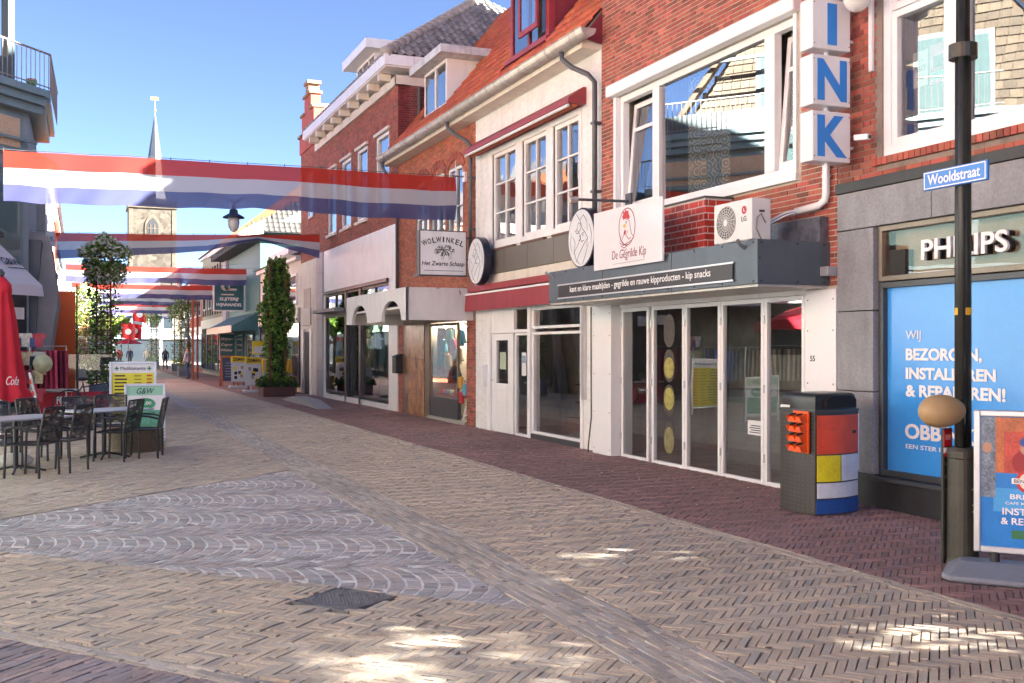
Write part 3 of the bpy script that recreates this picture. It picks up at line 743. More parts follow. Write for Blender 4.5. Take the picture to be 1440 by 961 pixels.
# ground floor: white panels, folding glass doors
fb("pier", 14.33, 14.955, 0.0, 2.375, -.2, 0.17, m_white2, H5, bevel=.004)
scr = MB()
for z in (.12, .7, 1.3, 1.9, 2.25):
    for y in (14.38, 14.9): scr.cyl((F-.170, y, z), (F-.174, y, z), .009, n=6)
obj("panel_screw", scr, m_anthr, H5, kind="stuff")
wp = fb("wall_panel", 9.315, 9.85, 0.0, 2.36, -.2, 0.02, m_white2, H5, bevel=.003)
scr = MB()
for z in (.12, .7, 1.3, 1.9, 2.25):
    for y in (9.36, 9.80): scr.cyl((F-.0201, y, z), (F-.024, y, z), .009, n=6)
obj("panel_screw", scr, m_anthr, wp, kind="stuff")
text("55", wp, m_lettersk, (F-.0215, 9.755, 1.55), w=.085, h=.065, bold=.015, **FX)
fb("door_head", 9.851, 14.329, 2.32, 2.62, -.12, 0.015, m_white, H5)
for i, (a, b) in enumerate(((13.46, 14.30), (12.475, 13.37), (11.595, 12.465), (10.655, 11.585), (9.87, 10.645))):
    dr = win(H5, a, b, 0.015, 2.315, m_white2, fw=.058, back=.05, thick=.06, glass=m_glass, name="folding_door")
    for z in (.35, 1.2, 2.05): obj("hinge", MB().cyl((F-.022, b-.012, z-.05), (F-.022, b-.012, z+.05), .011, n=8), m_steel, dr)
    if i == 0: obj("handle", MB().tube([(F-.012, 13.49, 1.08), (F-.06, 13.49, 1.08), (F-.06, 13.60, 1.08)], .011), m_steel, dr)
    if i == 1:      # decal of lanterns on the glass
        m_dec = M("decal_dark", (.06, .05, .045), .4, var=.5, scale=14); m_dec2 = M("decal_yellow", (.34, .31, .08), .4, var=.5, scale=14)
        for k, z in enumerate((.42, .95, 1.45, 1.95)):
            mb = MB(); pts = [(F+.018, 12.92+.165*math.cos(t)*(1-.10*math.cos(2*t)), z+.235*math.sin(t)) for t in [2*math.pi*q/24 for q in range(24)]]
            mb.poly(pts[::-1]); obj("glass_decal", mb, m_dec, dr)
            if k != 3:
                mb = MB(); hh = (.19, .16, .15)[k]
                pts = [(F+.0165, 12.92+.135*math.cos(t), z+(.03 if k == 1 else -.03)+hh*math.sin(t)) for t in [2*math.pi*q/24 for q in range(24)]]
                mb.poly(pts[::-1]); obj("glass_decal", mb, (M("decal_olive", (.22, .20, .09), .4, var=.5, scale=14) if k == 0 else m_dec2), dr)
    if i == 3:
        st = fb("notice", 10.72, 11.02, .62, .80, -.019, -.017, m_poster, dr)
        tl = MB()
        for k in range(4): tl.box(F+.0162, F+.0166, 10.75, 10.98-.03*(k % 2), .645+.028*k, .657+.028*k)
        obj("small_print", tl, m_lettersk, st)
# shop interior
obj("counter", MB().box(F+1.2, F+1.7, 10.2, 13.2, .02, 1.1), M("counter_grey", (.35, .37, .38), .4), H5, bevel=.02)
obj("menu_board", MB().box(F+2.2, F+2.28, 10.3, 13.8, 1.6, 2.2), M("menu_dark", (.05, .06, .06), .4, var=.5, scale=9), H5)
# canopy
cn = obj("canopy", MB().box(6.77, F+.02, 9.43, 14.86, 2.40, 2.885), m_darkmetal, H5, bevel=.006)
sm = MB()
for y in (11.2, 13.05): sm.box(6.766, 6.7695, y, y+.006, 2.40, 2.885)
obj("panel_seam", sm, m_lettersk, cn)
obj("canopy_soffit", MB().box(6.80, F-.01, 9.46, 14.83, 2.372, 2.399), m_zinc, cn)
bl = MB()
for y in [9.5+i*.593 for i in range(10)]:
    for z in (2.43, 2.855): bl.cyl((6.771, y, z), (6.762, y, z), .011, n=6)
for x in (6.82, 7.3, 7.66):
    for z in (2.43, 2.85): bl.cyl((x, 9.431, z), (x, 9.422, z), .011, n=6)
bl.cyl((6.80, 9.431, 2.68), (6.80, 9.422, 2.68), .011, n=6)
obj("canopy_bolt", bl, m_lettersk, cn, kind="stuff")
tp = obj("text_panel", MB().box(6.745, 6.768, 9.86, 14.46, 2.462, 2.655), M("panel_black", (.02, .02, .022), .35), cn)
obj("panel_frame", MB().box(6.738, 6.745, 9.84, 14.48, 2.648, 2.668).box(6.738, 6.745, 9.84, 14.48, 2.448, 2.468), m_alu, tp)
text("kant en klare maaltijden - gegrilde en rauwe kipproducten - kip snacks", tp, m_lettersw, (6.7435, 14.05, 2.505), w=3.75, h=.115, bold=.006, ext=.0008, **FX)
obj("spout", MB().tube([(6.78, 9.66, 2.80), (6.70, 9.65, 2.84), (6.66, 9.64, 2.89)], .02, 10), m_steel, cn)
obj("spout", MB().tube([(6.78, 14.72, 2.80), (6.70, 14.74, 2.84), (6.66, 14.75, 2.88)], .02, 10), m_steel, cn)
obj("outlet_box", MB().box(7.60, 7.742, 9.295, 9.425, 2.50, 2.605), M("zinc_light", (.42, .43, .46), .45, metal=.4), H5, bevel=.004)
# roof of the canopy, brick-print boxing, lead flashing
obj("flashing", MB().box(7.62, F-.012, 9.45, 11.28, 2.887, 3.17), M("lead_flashing", (.16, .18, .22), .38, metal=.5, var=.5, scale=5, bump=.6, bscale=9), H5)
bb = obj("brick_boxing", MB().box(7.33, F-.012, 11.31, 14.2, 2.887, 3.61), M("white_joint", (.6, .58, .56), .5), H5)
bricks(bb, 11.31, 14.2, 2.91, 3.61, [], m_foilbrick, pos='X', FF=7.33, L=.21, H=.072, j=.014, proud=.004, n_single=40)
bricks(bb, 7.325, F-.014, 2.91, 3.61, [], m_foilbrick, pos='Y', FF=11.31, L=.21, H=.072, j=.014, proud=.004, n_single=16)
obj("boxing_cap", MB().box(7.30, F-.013, 11.28, 14.22, 3.612, 3.632), m_anthr, bb)
# outdoor unit of the air conditioner
ac = thing("air_conditioner", (7.12, 10.2, 2.89), "white outdoor air conditioner unit with round fan grille on the canopy", "air conditioner")
m_acw = M("ac_white", (.66, .67, .66), .4, var=.05, dirt=.12)
obj("casing", MB().box(6.99, 7.25, 9.84, 10.60, 2.93, 3.40), m_acw, ac, bevel=.012)
obj("foot", MB().box(7.0, 7.24, 9.95, 10.0, 2.886, 2.93), m_acw, ac); obj("foot", MB().box(7.0, 7.24, 10.45, 10.5, 2.886, 2.93), m_acw, ac)
fan = MB(); cyf, czf = 10.345, 3.165
fan.lathe((6.990, cyf, czf), [(.205, 0), (.205, -.006), (.19, -.006), (.19, 0.004)], 32, 'X')
gr = obj("fan_recess", MB().lathe((6.9885, cyf, czf), [(.195, 0), (.195, -.001)], 32, 'X'), M("fan_dark", (.10, .10, .10), .6), ac)
g = MB()
for rr in (.04, .07, .10, .13, .16, .188):
    pth = [(6.982, cyf+rr*math.cos(t), czf+rr*math.sin(t)) for t in [2*math.pi*k/28 for k in range(29)]]
    g.tube(pth, .0032, 4, caps=False)
for k in range(20):
    t = 2*math.pi*k/20; g.cyl((6.981, cyf+.03*math.cos(t), czf+.03*math.sin(t)), (6.981, cyf+.195*math.cos(t+.5), czf+.195*math.sin(t+.5)), .003, n=4)
g.cyl((6.988, cyf, czf), (6.976, cyf, czf), .036, n=16)
obj("fan_grille", g, m_acw, ac)
obj("emblem", MB().lathe((6.9895, 9.985, 3.275), [(.048, 0), (.048, -.002)], 20, 'X'), M("emblem_red", (.42, .02, .05), .4), ac)
text("LG", ac, M("grey_letters", (.13, .13, .14), .5), (6.9875, 10.035, 3.145), w=.095, h=.06, bold=.012, **FX)
text("L", ac, m_lettersw, (6.9865, 9.995, 3.258), w=.025, h=.035, bold=.012, ext=.001, **FX)
obj("side_vent", MB().box(7.09, 7.16, 9.832, 9.839, 3.24, 3.265), m_anthr, ac)
obj("cable", MB().tube([(7.17, 9.83, 3.12), (7.10, 9.815, 3.22), (7.04, 9.81, 3.17), (7.03, 9.81, 3.05), (7.10, 9.815, 2.93)], .008, 6), M("cable_grey", (.2, .2, .21), .5), ac)
# white pipe duct from the unit up the wall
pd = thing("pipe_duct", (7.6, 9.4, 3.2), "white plastic pipe duct bending up the wall behind the letter sign", "pipe")
obj("pipe", MB().tube([(7.68, 9.42, 4.9), (7.68, 9.42, 3.42), (7.67, 9.43, 3.35), (7.65, 9.50, 3.30), (7.60, 9.84, 3.27)], .042, 12), m_white2, pd, smooth=True)
obj("pipe_hose", MB().tube([(7.60, 9.80, 3.265), (7.52, 9.92, 3.23), (7.35, 10.0, 3.14), (7.27, 9.99, 3.05)], .022, 8), m_steel, pd, smooth=True)
obj("pipe_hose", MB().tube([(7.60, 9.80, 3.285), (7.50, 9.90, 3.26), (7.33, 9.97, 3.17), (7.262, 9.95, 3.08)], .012, 8), m_white2, pd, smooth=True)
obj("pipe_clip", MB().cyl((7.68, 9.42, 3.60), (7.68, 9.42, 3.63), .048, n=12).cyl((7.68, 9.42, 4.3), (7.68, 9.42, 4.33), .048, n=12), m_white2, pd)
# the chicken board
ks = thing("chicken_sign", (6.73, 12.3, 2.79), "white shop board with a red rooster emblem and script lettering", "sign")
kb = obj("board", MB().box(6.715, 6.745, 11.33, 13.21, 2.79, 3.60), M("glossy_white_board", (.72, .72, .74), .15, var=.02), ks, bevel=.003)
m_kred = M("rooster_red", (.48, .02, .03), .4, var=.05); m_kdk = M("rooster_outline", (.24, .02, .05), .4, var=.05)
KX = 6.7125
def stroke(pts, w, x=KX, closed=False):
    """a flat brush line on a board facing the street; pts are (y, z)"""
    mb = MB(); k = len(pts); L_ = []; R_ = []
    for i, (a, b) in enumerate(pts):
        p = pts[(i-1) % k] if (i or closed) else pts[i]; q = pts[(i+1) % k] if (i < k-1 or closed) else pts[i]
        dx, dy = q[0]-p[0], q[1]-p[1]; n = math.hypot(dx, dy) or 1
        ww = w if closed else w*(.35+.65*math.sin(math.pi*min(1, max(0, (i+.4)/(k-.2)))))
        L_.append((x, a-dy/n*ww/2, b+dx/n*ww/2)); R_.append((x, a+dy/n*ww/2, b-dx/n*ww/2))
    mb.add(L_+R_, [(i, (i+1) % k, k+(i+1) % k, k+i) for i in range(k if closed else k-1)])
    return mb
yc, zc = 12.24, 3.315
obj("emblem_ring", stroke([(yc+.22*math.cos(t), zc+.245*math.sin(t)) for t in [2*math.pi*i/40 for i in range(40)]], .016, closed=True), m_kdk, kb)
obj("rooster_comb", MB().poly([(KX, yc+a, zc+b) for a, b in ((.10, .10), (.13, .15), (.10, .165), (.11, .215), (.06, .20), (.04, .235), (.0, .205), (-.04, .215), (-.05, .16), (-.08, .13), (-.06, .09), (.02, .11))]), m_kred, kb)
obj("rooster_beak", MB().poly([(KX, yc+a, zc+b) for a, b in ((.05, .05), (.12, .02), (.05, -.02), (.02, .01))]), M("beak_yellow", (.75, .40, .05), .5), kb)
obj("rooster_wattle", MB().poly([(KX, yc+a, zc+b) for a, b in ((.06, -.03), (.09, -.08), (.05, -.12), (.02, -.06))]), m_kred, kb)
obj("rooster_eye", MB().poly([(KX, yc+.02+.014*math.cos(t), zc+.06+.018*math.sin(t)) for t in [2*math.pi*i/10 for i in range(10)]]), m_lettersk, kb)
ol = MB()
for pts in ([(.02, .10), (-.07, .07), (-.09, -.02), (-.12, -.10), (-.20, -.16)], [(.05, -.04), (.10, -.12), (.16, -.18), (.10, -.20)], [(.16, -.10), (.20, -.2), (.10, -.24), (-.05, -.21), (-.18, -.17)], [(.18, -.24), (.08, -.28), (-.02, -.25)], [(.14, -.29), (.06, -.32), (.0, -.29)], [(-.02, -.05), (.02, -.12), (-.05, -.17), (-.12, -.15)]):
    q = stroke([(yc+a, zc+b) for a, b in pts], .013); ol.add(q.v, q.f)
obj("rooster_lines", ol, m_kdk, kb)
text("De Gegrilde Kip", kb, m_kdk, (KX, 12.66, 2.868), w=.93, h=.155, bold=-.004, ext=.0008, shear=.12, **FX)
tl = MB()
for k in range(14): tl.box(KX-.0006, KX, 12.62-k*.062, 12.575-k*.062, 2.836, 2.848)
obj("small_print", tl, M("grey_print", (.35, .33, .34), .5), kb)
# ================================================================ roofs
def tile_mesh(tw, tl, amp=0.028, lip=0.03):
    """one pantile: wavy across, with a nose at the lower edge; x across, y up the slope, z out"""
    prof = [(0, 0.2), (.14, .95), (.28, 1.0), (.42, .35), (.6, 0.0), (.8, 0.0), (1.0, .25)]
    n = len(prof); vs = []
    for yy, dz in ((0, lip), (tl*1.06, 0.0)):
        for s, h in prof: vs.append((s*tw, yy, h*amp+dz))
    for s, h in prof: vs.append((s*tw, 0, h*amp+lip-.028))
    fs = [(i, i+1, n+i+1, n+i) for i in range(n-1)] + [(2*n+i, 2*n+i+1, i+1, i) for i in range(n-1)]
    return vs, fs
def tile_roof(parent, origin, u, v, nu, nv, tw, tl, mat, n_single=0, keep=None, amp=0.028, lip=.03, name="roof_tile", near=None):
    u = Vector(u).normalized(); v = Vector(v).normalized(); w = u.cross(v)
    vs, fs = tile_mesh(tw, tl, amp, lip)
    o0 = Vector(origin); cells = []
    for j in range(nv):
        for i in range(nu):
            p = o0 + u*(i*tw) + v*(j*tl)
            c = p + u*(tw/2) + v*(tl/2)
            if keep is None or keep(c): cells.append((p, c))
    me = None
    if n_single:
        me = bpy.data.meshes.new(name); me.from_pydata(vs, [], fs); me.materials.append(mat)
        for q in me.polygons: q.use_smooth = True
        def key(t):
            c = t[1]; d = c.x*.3822+c.y*.924; l = c.x*.924-c.y*.3822
            vis = abs(l/d) < .489 and (c.z-1.7)/d < .332
            return (not vis, d)
        cells.sort(key=key)
    mb = MB(); rot = Matrix((u, v, w)).transposed().to_4x4()
    for k, (p, c) in enumerate(cells):
        p = p + w*random.uniform(-.003, .003)
        if k < n_single:
            o = bpy.data.objects.new(name, me); place(o, parent); o.matrix_basis = Matrix.Translation(p) @ rot
        else: mb.add([p + u*a + v*b + w*c2 for a, b, c2 in vs], fs)
    if mb.v: obj(name + "_field", mb, mat, parent, kind="stuff", smooth=True)

# ================================================================ white painted house
WH = thing("shop_building", (F, 17.9, 0), "white painted brick house with red awning box and red dormer in tiled roof", "building")
Y0, Y1 = 14.97, 20.74
UW = [(18.50, 19.75, 3.80, 5.62), (17.08, 18.20, 3.80, 5.62), (15.76, 16.80, 3.80, 5.62)]
shell(WH, Y0, Y1, 6.62, (0.02, 3.0), m_whitebrick, room=M("room_beige", (.58, .54, .46), .9, var=.25), rd=1.9)
slab("wall", Y0, Y1, 2.45, 6.62, UW, -.30, 0, m_whitebrick, WH)
bricks(WH, Y0, Y1, 3.70, 6.62, [(15.66, 19.85, 3.6, 5.72)], m_whitebrick, n_single=200, proud=.004, j=.009, H=.053)
for a, b in ((20.02, 20.735), (14.975, 15.60)):
    fb("pier", a, b, 0.0, 2.45, -.3, 0.0, m_whitebrick, WH)
    bricks(WH, a, b, 0.01, 2.45, [], m_whitebrick, proud=.004, j=.009, H=.053, n_single=50)
# window posts and casements
fb("window_surround", 15.66, 19.85, 5.621, 5.72, -.05, .03, m_white, WH); fb("window_surround", 15.66, 19.85, 3.70, 3.799, -.05, .05, m_white, WH)
for a, b in ((19.75, 19.85), (18.20, 18.50), (16.80, 17.08), (15.66, 15.76)): fb("window_post", a, b, 3.80, 5.62, -.05, .03, m_white, WH, bevel=.005)
for a, b, c, d in UW:
    win(WH, a, b, c, d, m_white, fw=.075, back=.10, thick=.08, bars_v=(.5,), bars_h=(.34, .66), bw=.035, glass=m_glass_old, name="casement")
for a, b in ((18.5, 19.6), (17.1, 18.15), (15.8, 16.75)): fb("sill_tile", a, b, 3.655, 3.698, -.02, .075, M("brown_sill", (.14, .075, .05), .5), WH)
drape(15.8, 16.3, m_curtain, z0=3.7, z1=5.6, parent=WH, x=F+.5); drape(18.9, 19.7, m_curtain, z0=3.7, z1=5.6, parent=WH, x=F+.5)
# red awning case above the windows
ab = MB().prism([(F-.01, 15.50, 5.74), (F-.34, 15.50, 5.74), (F-.34, 15.50, 5.82), (F-.06, 15.50, 6.02), (F-.01, 15.50, 6.02)], (0, 5.1, 0))
awc = obj("awning_case", ab, m_redpaint, WH, bevel=.006)
obj("awning_rail", MB().cyl((F-.31, 15.56, 5.71), (F-.31, 20.54, 5.71), .028, n=8), m_white, awc)
obj("awning_cloth", MB().cyl((F-.20, 15.56, 5.73), (F-.20, 20.54, 5.73), .05, n=10), M("awning_cloth_orange", (.42, .10, .05), .8), awc)
obj("awning_arm", MB().tube([(F-.03, 15.72, 5.6), (F-.05, 15.72, 4.6), (F-.03, 15.70, 4.3)], .009, 6), m_white, awc)
# fascia band and red valance over the shop
fb("fascia_band", 15.52, 20.18, 3.20, 3.655, -.05, .06, M("fascia_taupe", (.20, .18, .155), .35, metal=.3, var=.06), WH, bevel=.004)
obj("fascia_seam", MB().box(F-.062, F-.059, 16.68, 16.685, 3.21, 3.65).box(F-.062, F-.059, 17.85, 17.855, 3.21, 3.65).box(F-.062, F-.059, 19.0, 19.005, 3.21, 3.65), m_anthr, WH)
fb("white_band", 14.98, 20.73, 3.0, 3.195, -.05, .03, m_cream, WH, bevel=.004)
va = obj("awning_valance", MB().prism([(F-.02, 14.98, 2.86), (F-.24, 14.98, 2.80), (F-.26, 14.98, 2.47), (F-.235, 14.98, 2.47), (F-.215, 14.98, 2.78), (F-.02, 14.98, 2.83)], (0, 5.74, 0)), m_redpaint, WH)
obj("awning_case", MB().box(F-.20, F-.015, 14.99, 20.72, 2.865, 2.995), m_redpaint, WH, bevel=.01)
obj("awning_rail", MB().box(F-.262, F-.232, 14.98, 20.72, 2.80, 2.835), m_white, va)
# shopfront
for a, b in ((20.0, 20.02), (17.80, 17.93), (15.60, 15.70)): fb("frame_post", a, b, 0, 2.45, -.12, .03, m_white, WH, bevel=.004)
fb("frame_post", 19.86, 20.0, 0, 2.45, -.12, .03, m_white, WH, bevel=.004)
fb("door_panel", 18.70, 19.86, 2.06, 2.45, -.09, -.02, m_white, WH); fb("door_transom", 17.93, 19.86, 2.0, 2.06, -.09, .01, m_white, WH)
dr = obj("front_door", fbox(MB(), 18.72, 19.84, 0.03, 1.0, -.07, -.015), m_white, WH)
mb = MB(); fbox(mb, 18.72, 18.98, 1.0, 1.99, -.07, -.015); fbox(mb, 19.60, 19.84, 1.0, 1.99, -.07, -.015); fbox(mb, 18.98, 19.60, 1.86, 1.99, -.07, -.015)
obj("door_stile", mb, m_white, dr)
obj("pane", MB().quad((F+.045, 19.6, 1.0), (F+.045, 18.98, 1.0), (F+.045, 18.98, 1.86), (F+.045, 19.6, 1.86)), m_glass, dr)
for i in range(8): obj("door_board", fbox(MB(), 18.98, 19.60, .08+i*.113, .185+i*.113, -.016, -.008), m_white, dr, bevel=.004)
obj("handle", MB().tube([(F+.01, 19.76, 1.06), (F-.035, 19.76, 1.06), (F-.035, 19.66, 1.06)], .011), m_steel, dr)
obj("notice", fbox(MB(), 19.12, 19.45, 1.28, 1.62, -.035, -.032), M("notice_green", (.38, .45, .32), .6, var=.3, scale=20), dr)
gd = win(WH, 17.94, 18.68, 0.02, 1.995, m_white, fw=.05, back=.10, thick=.06, glass=m_glass, name="glass_door")
obj("notice", fbox(MB(), 18.18, 18.40, 1.18, 1.62, -.064, -.062), m_poster, gd); obj("notice_print", fbox(MB(), 18.2, 18.38, 1.42, 1.56, -.0615, -.061), M("notice_blue", (.2, .3, .42), .6, var=.5, scale=30), gd)
obj("handle", MB().tube([(F+.04, 18.02, 1.05), (F-.0, 18.02, 1.05), (F-.0, 18.12, 1.05)], .010), m_steel, gd)
win(WH, 15.70, 17.80, 0.12, 2.0, m_white, fw=.05, back=.10, thick=.08, glass=m_glass, name="display_window")
win(WH, 15.70, 17.80, 2.06, 2.45, m_white, fw=.05, back=.10, thick=.08, glass=m_glass, name="fanlight")
fb("window_plinth", 15.70, 17.80, 0.0, .118, -.2, .01, m_anthr, WH)
fb("downpipe_box", 15.50, 15.58, .85, 2.44, 0.006, .07, m_alu, WH)
# things inside the empty shop
it = obj("wooden_post", MB().box(F+.9, F+1.0, 16.4, 16.5, .1, 2.1), M("pine", (.35, .19, .08), .6), WH)
obj("shelf_board", MB().box(F+1.2, F+1.6, 16.5, 18.4, .62, .66).box(F+1.2, F+1.6, 16.5, 18.4, .98, 1.0), M("shelf_brown", (.15, .09, .06), .6), WH)
for i in range(7):
    obj("stored_item", MB().lathe((F+1.35, 16.7+i*.25, .665), [(.05, 0), (.08, .05), (.07, .15), (.03, .22), (.035, .28)], 10), M("item_%d" % (i % 3), ((.30, .05, .06), (.25, .2, .14), (.10, .12, .14))[i % 3], .5), WH, smooth=True)
obj("crate", MB().box(F+.6, F+1.1, 16.75, 17.6, .12, .42), M("crate_brown", (.22, .10, .06), .7, var=.3), WH, bevel=.01)
obj("folded_sheet", MB().sphere((F+.45, 16.2, .16), .38, 14, 8, 1, 1.6, .28), M("plastic_sheet", (.45, .5, .48), .3, bump=1, bscale=14), WH)
# letterbox, house number plate, cable
lb = thing("letterbox", (7.6, 20.08, 1.0), "narrow white letterbox on the white pier by the wool shop", "letterbox")
obj("body", MB().box(F-.13, F-.01, 19.98, 20.10, .92, 1.32), m_white2, lb, bevel=.008); obj("flap", MB().prism([(F-.16, 19.97, 1.32), (F-.005, 19.97, 1.32), (F-.005, 19.97, 1.37)], (0, .14, 0)), m_white2, lb)
obj("wall_cable", MB().tube([(F-.19, 14.97, 2.36), (F-.19, 14.965, 1.2), (F-.185, 14.97, .6), (F-.21, 15.03, .12), (F-.2, 15.05, .03)], .012, 6), M("cable_black", (.05, .05, .05), .5), None, "dark cable running down between the white pier and the painted brick wall", "cable")
# round projecting signs
def round_sign(yc, label):
    t = thing("round_sign", (F-.2, yc, 2.98), label, "sign", "round white shop signs on the taupe fascia")
    obj("rim", MB().lathe((7.42, yc, 3.467), [(.475, 0), (.485, .01), (.485, .15), (.475, .16)], 40, 'X'), M("sign_rim_navy", (.02, .025, .05), .3), t)
    fc = obj("face", MB().lathe((7.4165, yc, 3.467), [(.455, 0), (.455, .002)], 40, 'X'), m_signbox, t)
    ol = MB()
    for pts in ([(.16, .40), (.02, .28), (-.06, .14), (-.13, .10)], [(.02, .30), (-.1, .36), (-.22, .25), (-.24, .10)], [(.13, .20), (.07, .25), (-.0, .22), (.01, .13), (.09, .10), (.13, .16), (.12, .2)],
                [(.22, .14), (.14, .08), (.06, .09), (.0, .0), (.12, -.12), (.27, -.24)], [(.30, .05), (.20, -.06), (.24, -.2), (.16, -.34), (.02, -.43)], [(-.02, .06), (-.14, .09), (-.25, -.02), (-.2, -.15)],
                [(-.25, -.02), (-.10, -.12), (.06, -.26), (.16, -.38)], [(-.28, -.10), (-.16, -.3), (-.06, -.43)], [(.05, .04), (-.03, -.06), (-.12, -.05)], [(.34, .1), (.38, -.05), (.33, -.2)], [(-.3, .2), (-.38, .05), (-.36, -.12)],
                [(.15, .17), (.17, .13), (.13, .12)], [(.0, .05), (.02, -.02), (.08, -.04)], [(-.04, .02), (-.08, .06), (-.1, .02)]):
        q = stroke([(yc+a, 3.467+b) for a, b in pts], .016, x=7.4145); ol.add(q.v, q.f)
    obj("line_drawing", ol, M("ink_line", (.06, .065, .09), .5), fc)
    obj("mount", MB().box(7.58, F, yc-.05, yc+.05, 3.40, 3.52), m_anthr, t)
round_sign(15.05, "round white sign with a line drawing beside the rooster board")
round_sign(19.85, "round white sign with a line drawing beside the square wool shop sign")
pb = thing("flag_pole_bracket", (F, 13.95, 3.9), "dark steel bracket arm with round knob above the round sign and rooster board", "bracket")
obj("arm", MB().cyl((F, 14.05, 3.94), (6.80, 14.05, 3.92), .022, n=10), m_pvcdark, pb)
obj("knob", MB().cyl((6.86, 14.05, 3.92), (6.74, 14.05, 3.90), .055, .05, 8), m_zinc, pb)
obj("wall_plate", MB().box(F-.03, F+.01, 13.97, 14.13, 3.80, 4.06), m_pvcdark, pb)

# ================================================================ wool shop (brick)
WO = thing("shop_building", (F, 23.6, 0), "narrow red brick house of the wool shop with arched white canopy", "building")
Y0, Y1 = 20.75, 26.55
WN = [(21.55, 22.55, 3.55, 5.75), (22.75, 23.75, 3.55, 5.75), (23.95, 24.95, 3.55, 5.75)]
shell(WO, Y0, Y1, 6.62, (0.02, 3.0), m_brick3, room=m_room)
slab("wall", Y0, Y1, 2.30, 6.62, WN, -.30, 0, m_mortar_dark, WO)
bricks(WO, Y0, Y1, 2.98, 6.62, [(w[0]-.02, w[1]+.02, w[2]-.08, w[3]+.02) for w in WN], m_brick3, n_single=120, proud=.005)
for w in WN:
    win(WO, *w, m_white, fw=.07, back=.10, thick=.08, bars_v=(.5,), bars_h=(.6,), glass=m_glass_old, name="sash_window")
    fb("window_sill", w[0]-.05, w[1]+.05, w[2]-.075, w[2]-.005, -.05, .06, m_stone, WO)
    for k in range(23):       # arch of header bricks over the window
        a = R(180-12-k*7.1); cy = (w[0]+w[1])/2
        c = Vector((F-.012, cy+.58*math.cos(a), w[3]-.10+.34*math.sin(a)))
        obj("arch_brick", MB().obox(c, (1, 0, 0), (0, math.cos(a), math.sin(a)), (0, -math.sin(a), math.cos(a)), .016, .085, .024), m_brick, WO)
fb("pier", 20.755, 21.30, 0, 2.30, -.3, 0, m_mortar_dark, WO); bricks(WO, 20.755, 21.30, .01, 2.30, [], m_brick, n_single=120)
fb("pier", 26.10, 26.54, 0, 2.30, -.3, 0, m_mortar_dark, WO); bricks(WO, 26.10, 26.54, .01, 2.30, [], m_brick, n_single=60)
fb("reveal", 23.925, 24.29, 0, 2.295, -.2, .0, m_bronze, WO); fb("reveal", 25.79, 26.095, 0, 2.295, -.2, 0, m_bronze, WO)
m_marble = M("brown_marble", (.32, .16, .075), .25, var=.7, scale=3.5, bump=.05, dirt=.65)
for za, zb in ((.01, .56), (.565, 1.43), (1.435, 2.29)):
    fb("marble_panel", 24.30, 25.78, za, zb, -.2, .015, m_marble, WO, bevel=.003)
# recessed window and porch
obj("step", MB().box(F-.05, F+1.5, 21.31, 23.92, .0, .10), M("stone_step", (.36, .34, .30), .7, var=.12), WO, bevel=.006)
obj("display_plinth", MB().box(F+.02, F+.1, 21.95, 23.92, .10, .56), m_anthr, WO, bevel=.004)
dw = obj("display_frame", MB().box(F+.02, F+.07, 21.95, 22.0, .56, 2.28).box(F+.02, F+.07, 23.86, 23.92, .56, 2.28).box(F+.02, F+.07, 22.01, 23.85, 2.22, 2.28), m_bronze, WO)
obj("pane", MB().quad((F+.045, 23.86, .56), (F+.045, 22.0, .56), (F+.045, 22.0, 2.22), (F+.045, 23.86, 2.22)), m_glass, dw)
obj("porch_wall", MB().box(F+.75, F+.8, 21.31, 23.92, .1, 2.3), M("porch_cream", (.62, .58, .48), .7, var=.1), WO)
obj("porch_ceiling", MB().box(F+.02, F+1.4, 21.31, 23.92, 2.301, 2.34), m_white, WO)
# goods in the wool shop window
gd_cols = (((.10, .30, .42), "light_blue"), ((.55, .30, .05), "ochre"), ((.45, .04, .05), "scarlet"), ((.05, .08, .12), "navy"), ((.5, .46, .38), "wool"), ((.12, .2, .1), "moss"))
def sweater(x, y, z, s, mat, par):
    pts = [(-.11, 0), (-.12, .22), (-.22, .05), (-.27, .08), (-.15, .34), (-.05, .37), (.05, .37), (.15, .34), (.27, .08), (.22, .05), (.12, .22), (.11, 0)]
    return obj("knitwear", MB().prism([(x, y+a*s, z+b*s) for a, b in pts], (.07*s, 0, 0)), mat, par, bevel=.02)
for i, (y, z, ci) in enumerate(((23.45, 1.55, 0), (23.15, 1.20, 1), (23.35, .95, 2), (22.5, .92, 3), (23.6, 1.2, 3), (22.35, 1.35, 4), (22.75, 1.55, 2), (22.2, 1.75, 0), (23.0, 1.78, 5))):
    sweater(F+.16, y, z, 1.0, M("knit_" + gd_cols[ci][1], gd_cols[ci][0], .9, bump=.6, bscale=120), WO)
obj("display_pole", MB().cyl((F+.35, 22.95, .12), (F+.35, 22.95, 2.2), .025, n=8), M("pale_wood", (.42, .24, .1), .6), WO)
obj("display_shelf", MB().box(F+.15, F+.6, 22.42, 23.85, .56, .60), M("shelf_red", (.3, .06, .05), .6), WO)
for i in range(9):
    ci = i % 6
    obj("yarn_ball", MB().sphere((F+.3+.08*(i % 2), 22.52+i*.15, .66), .07, 12, 8), M("knit_" + gd_cols[ci][1], gd_cols[ci][0], .9), WO, smooth=True)
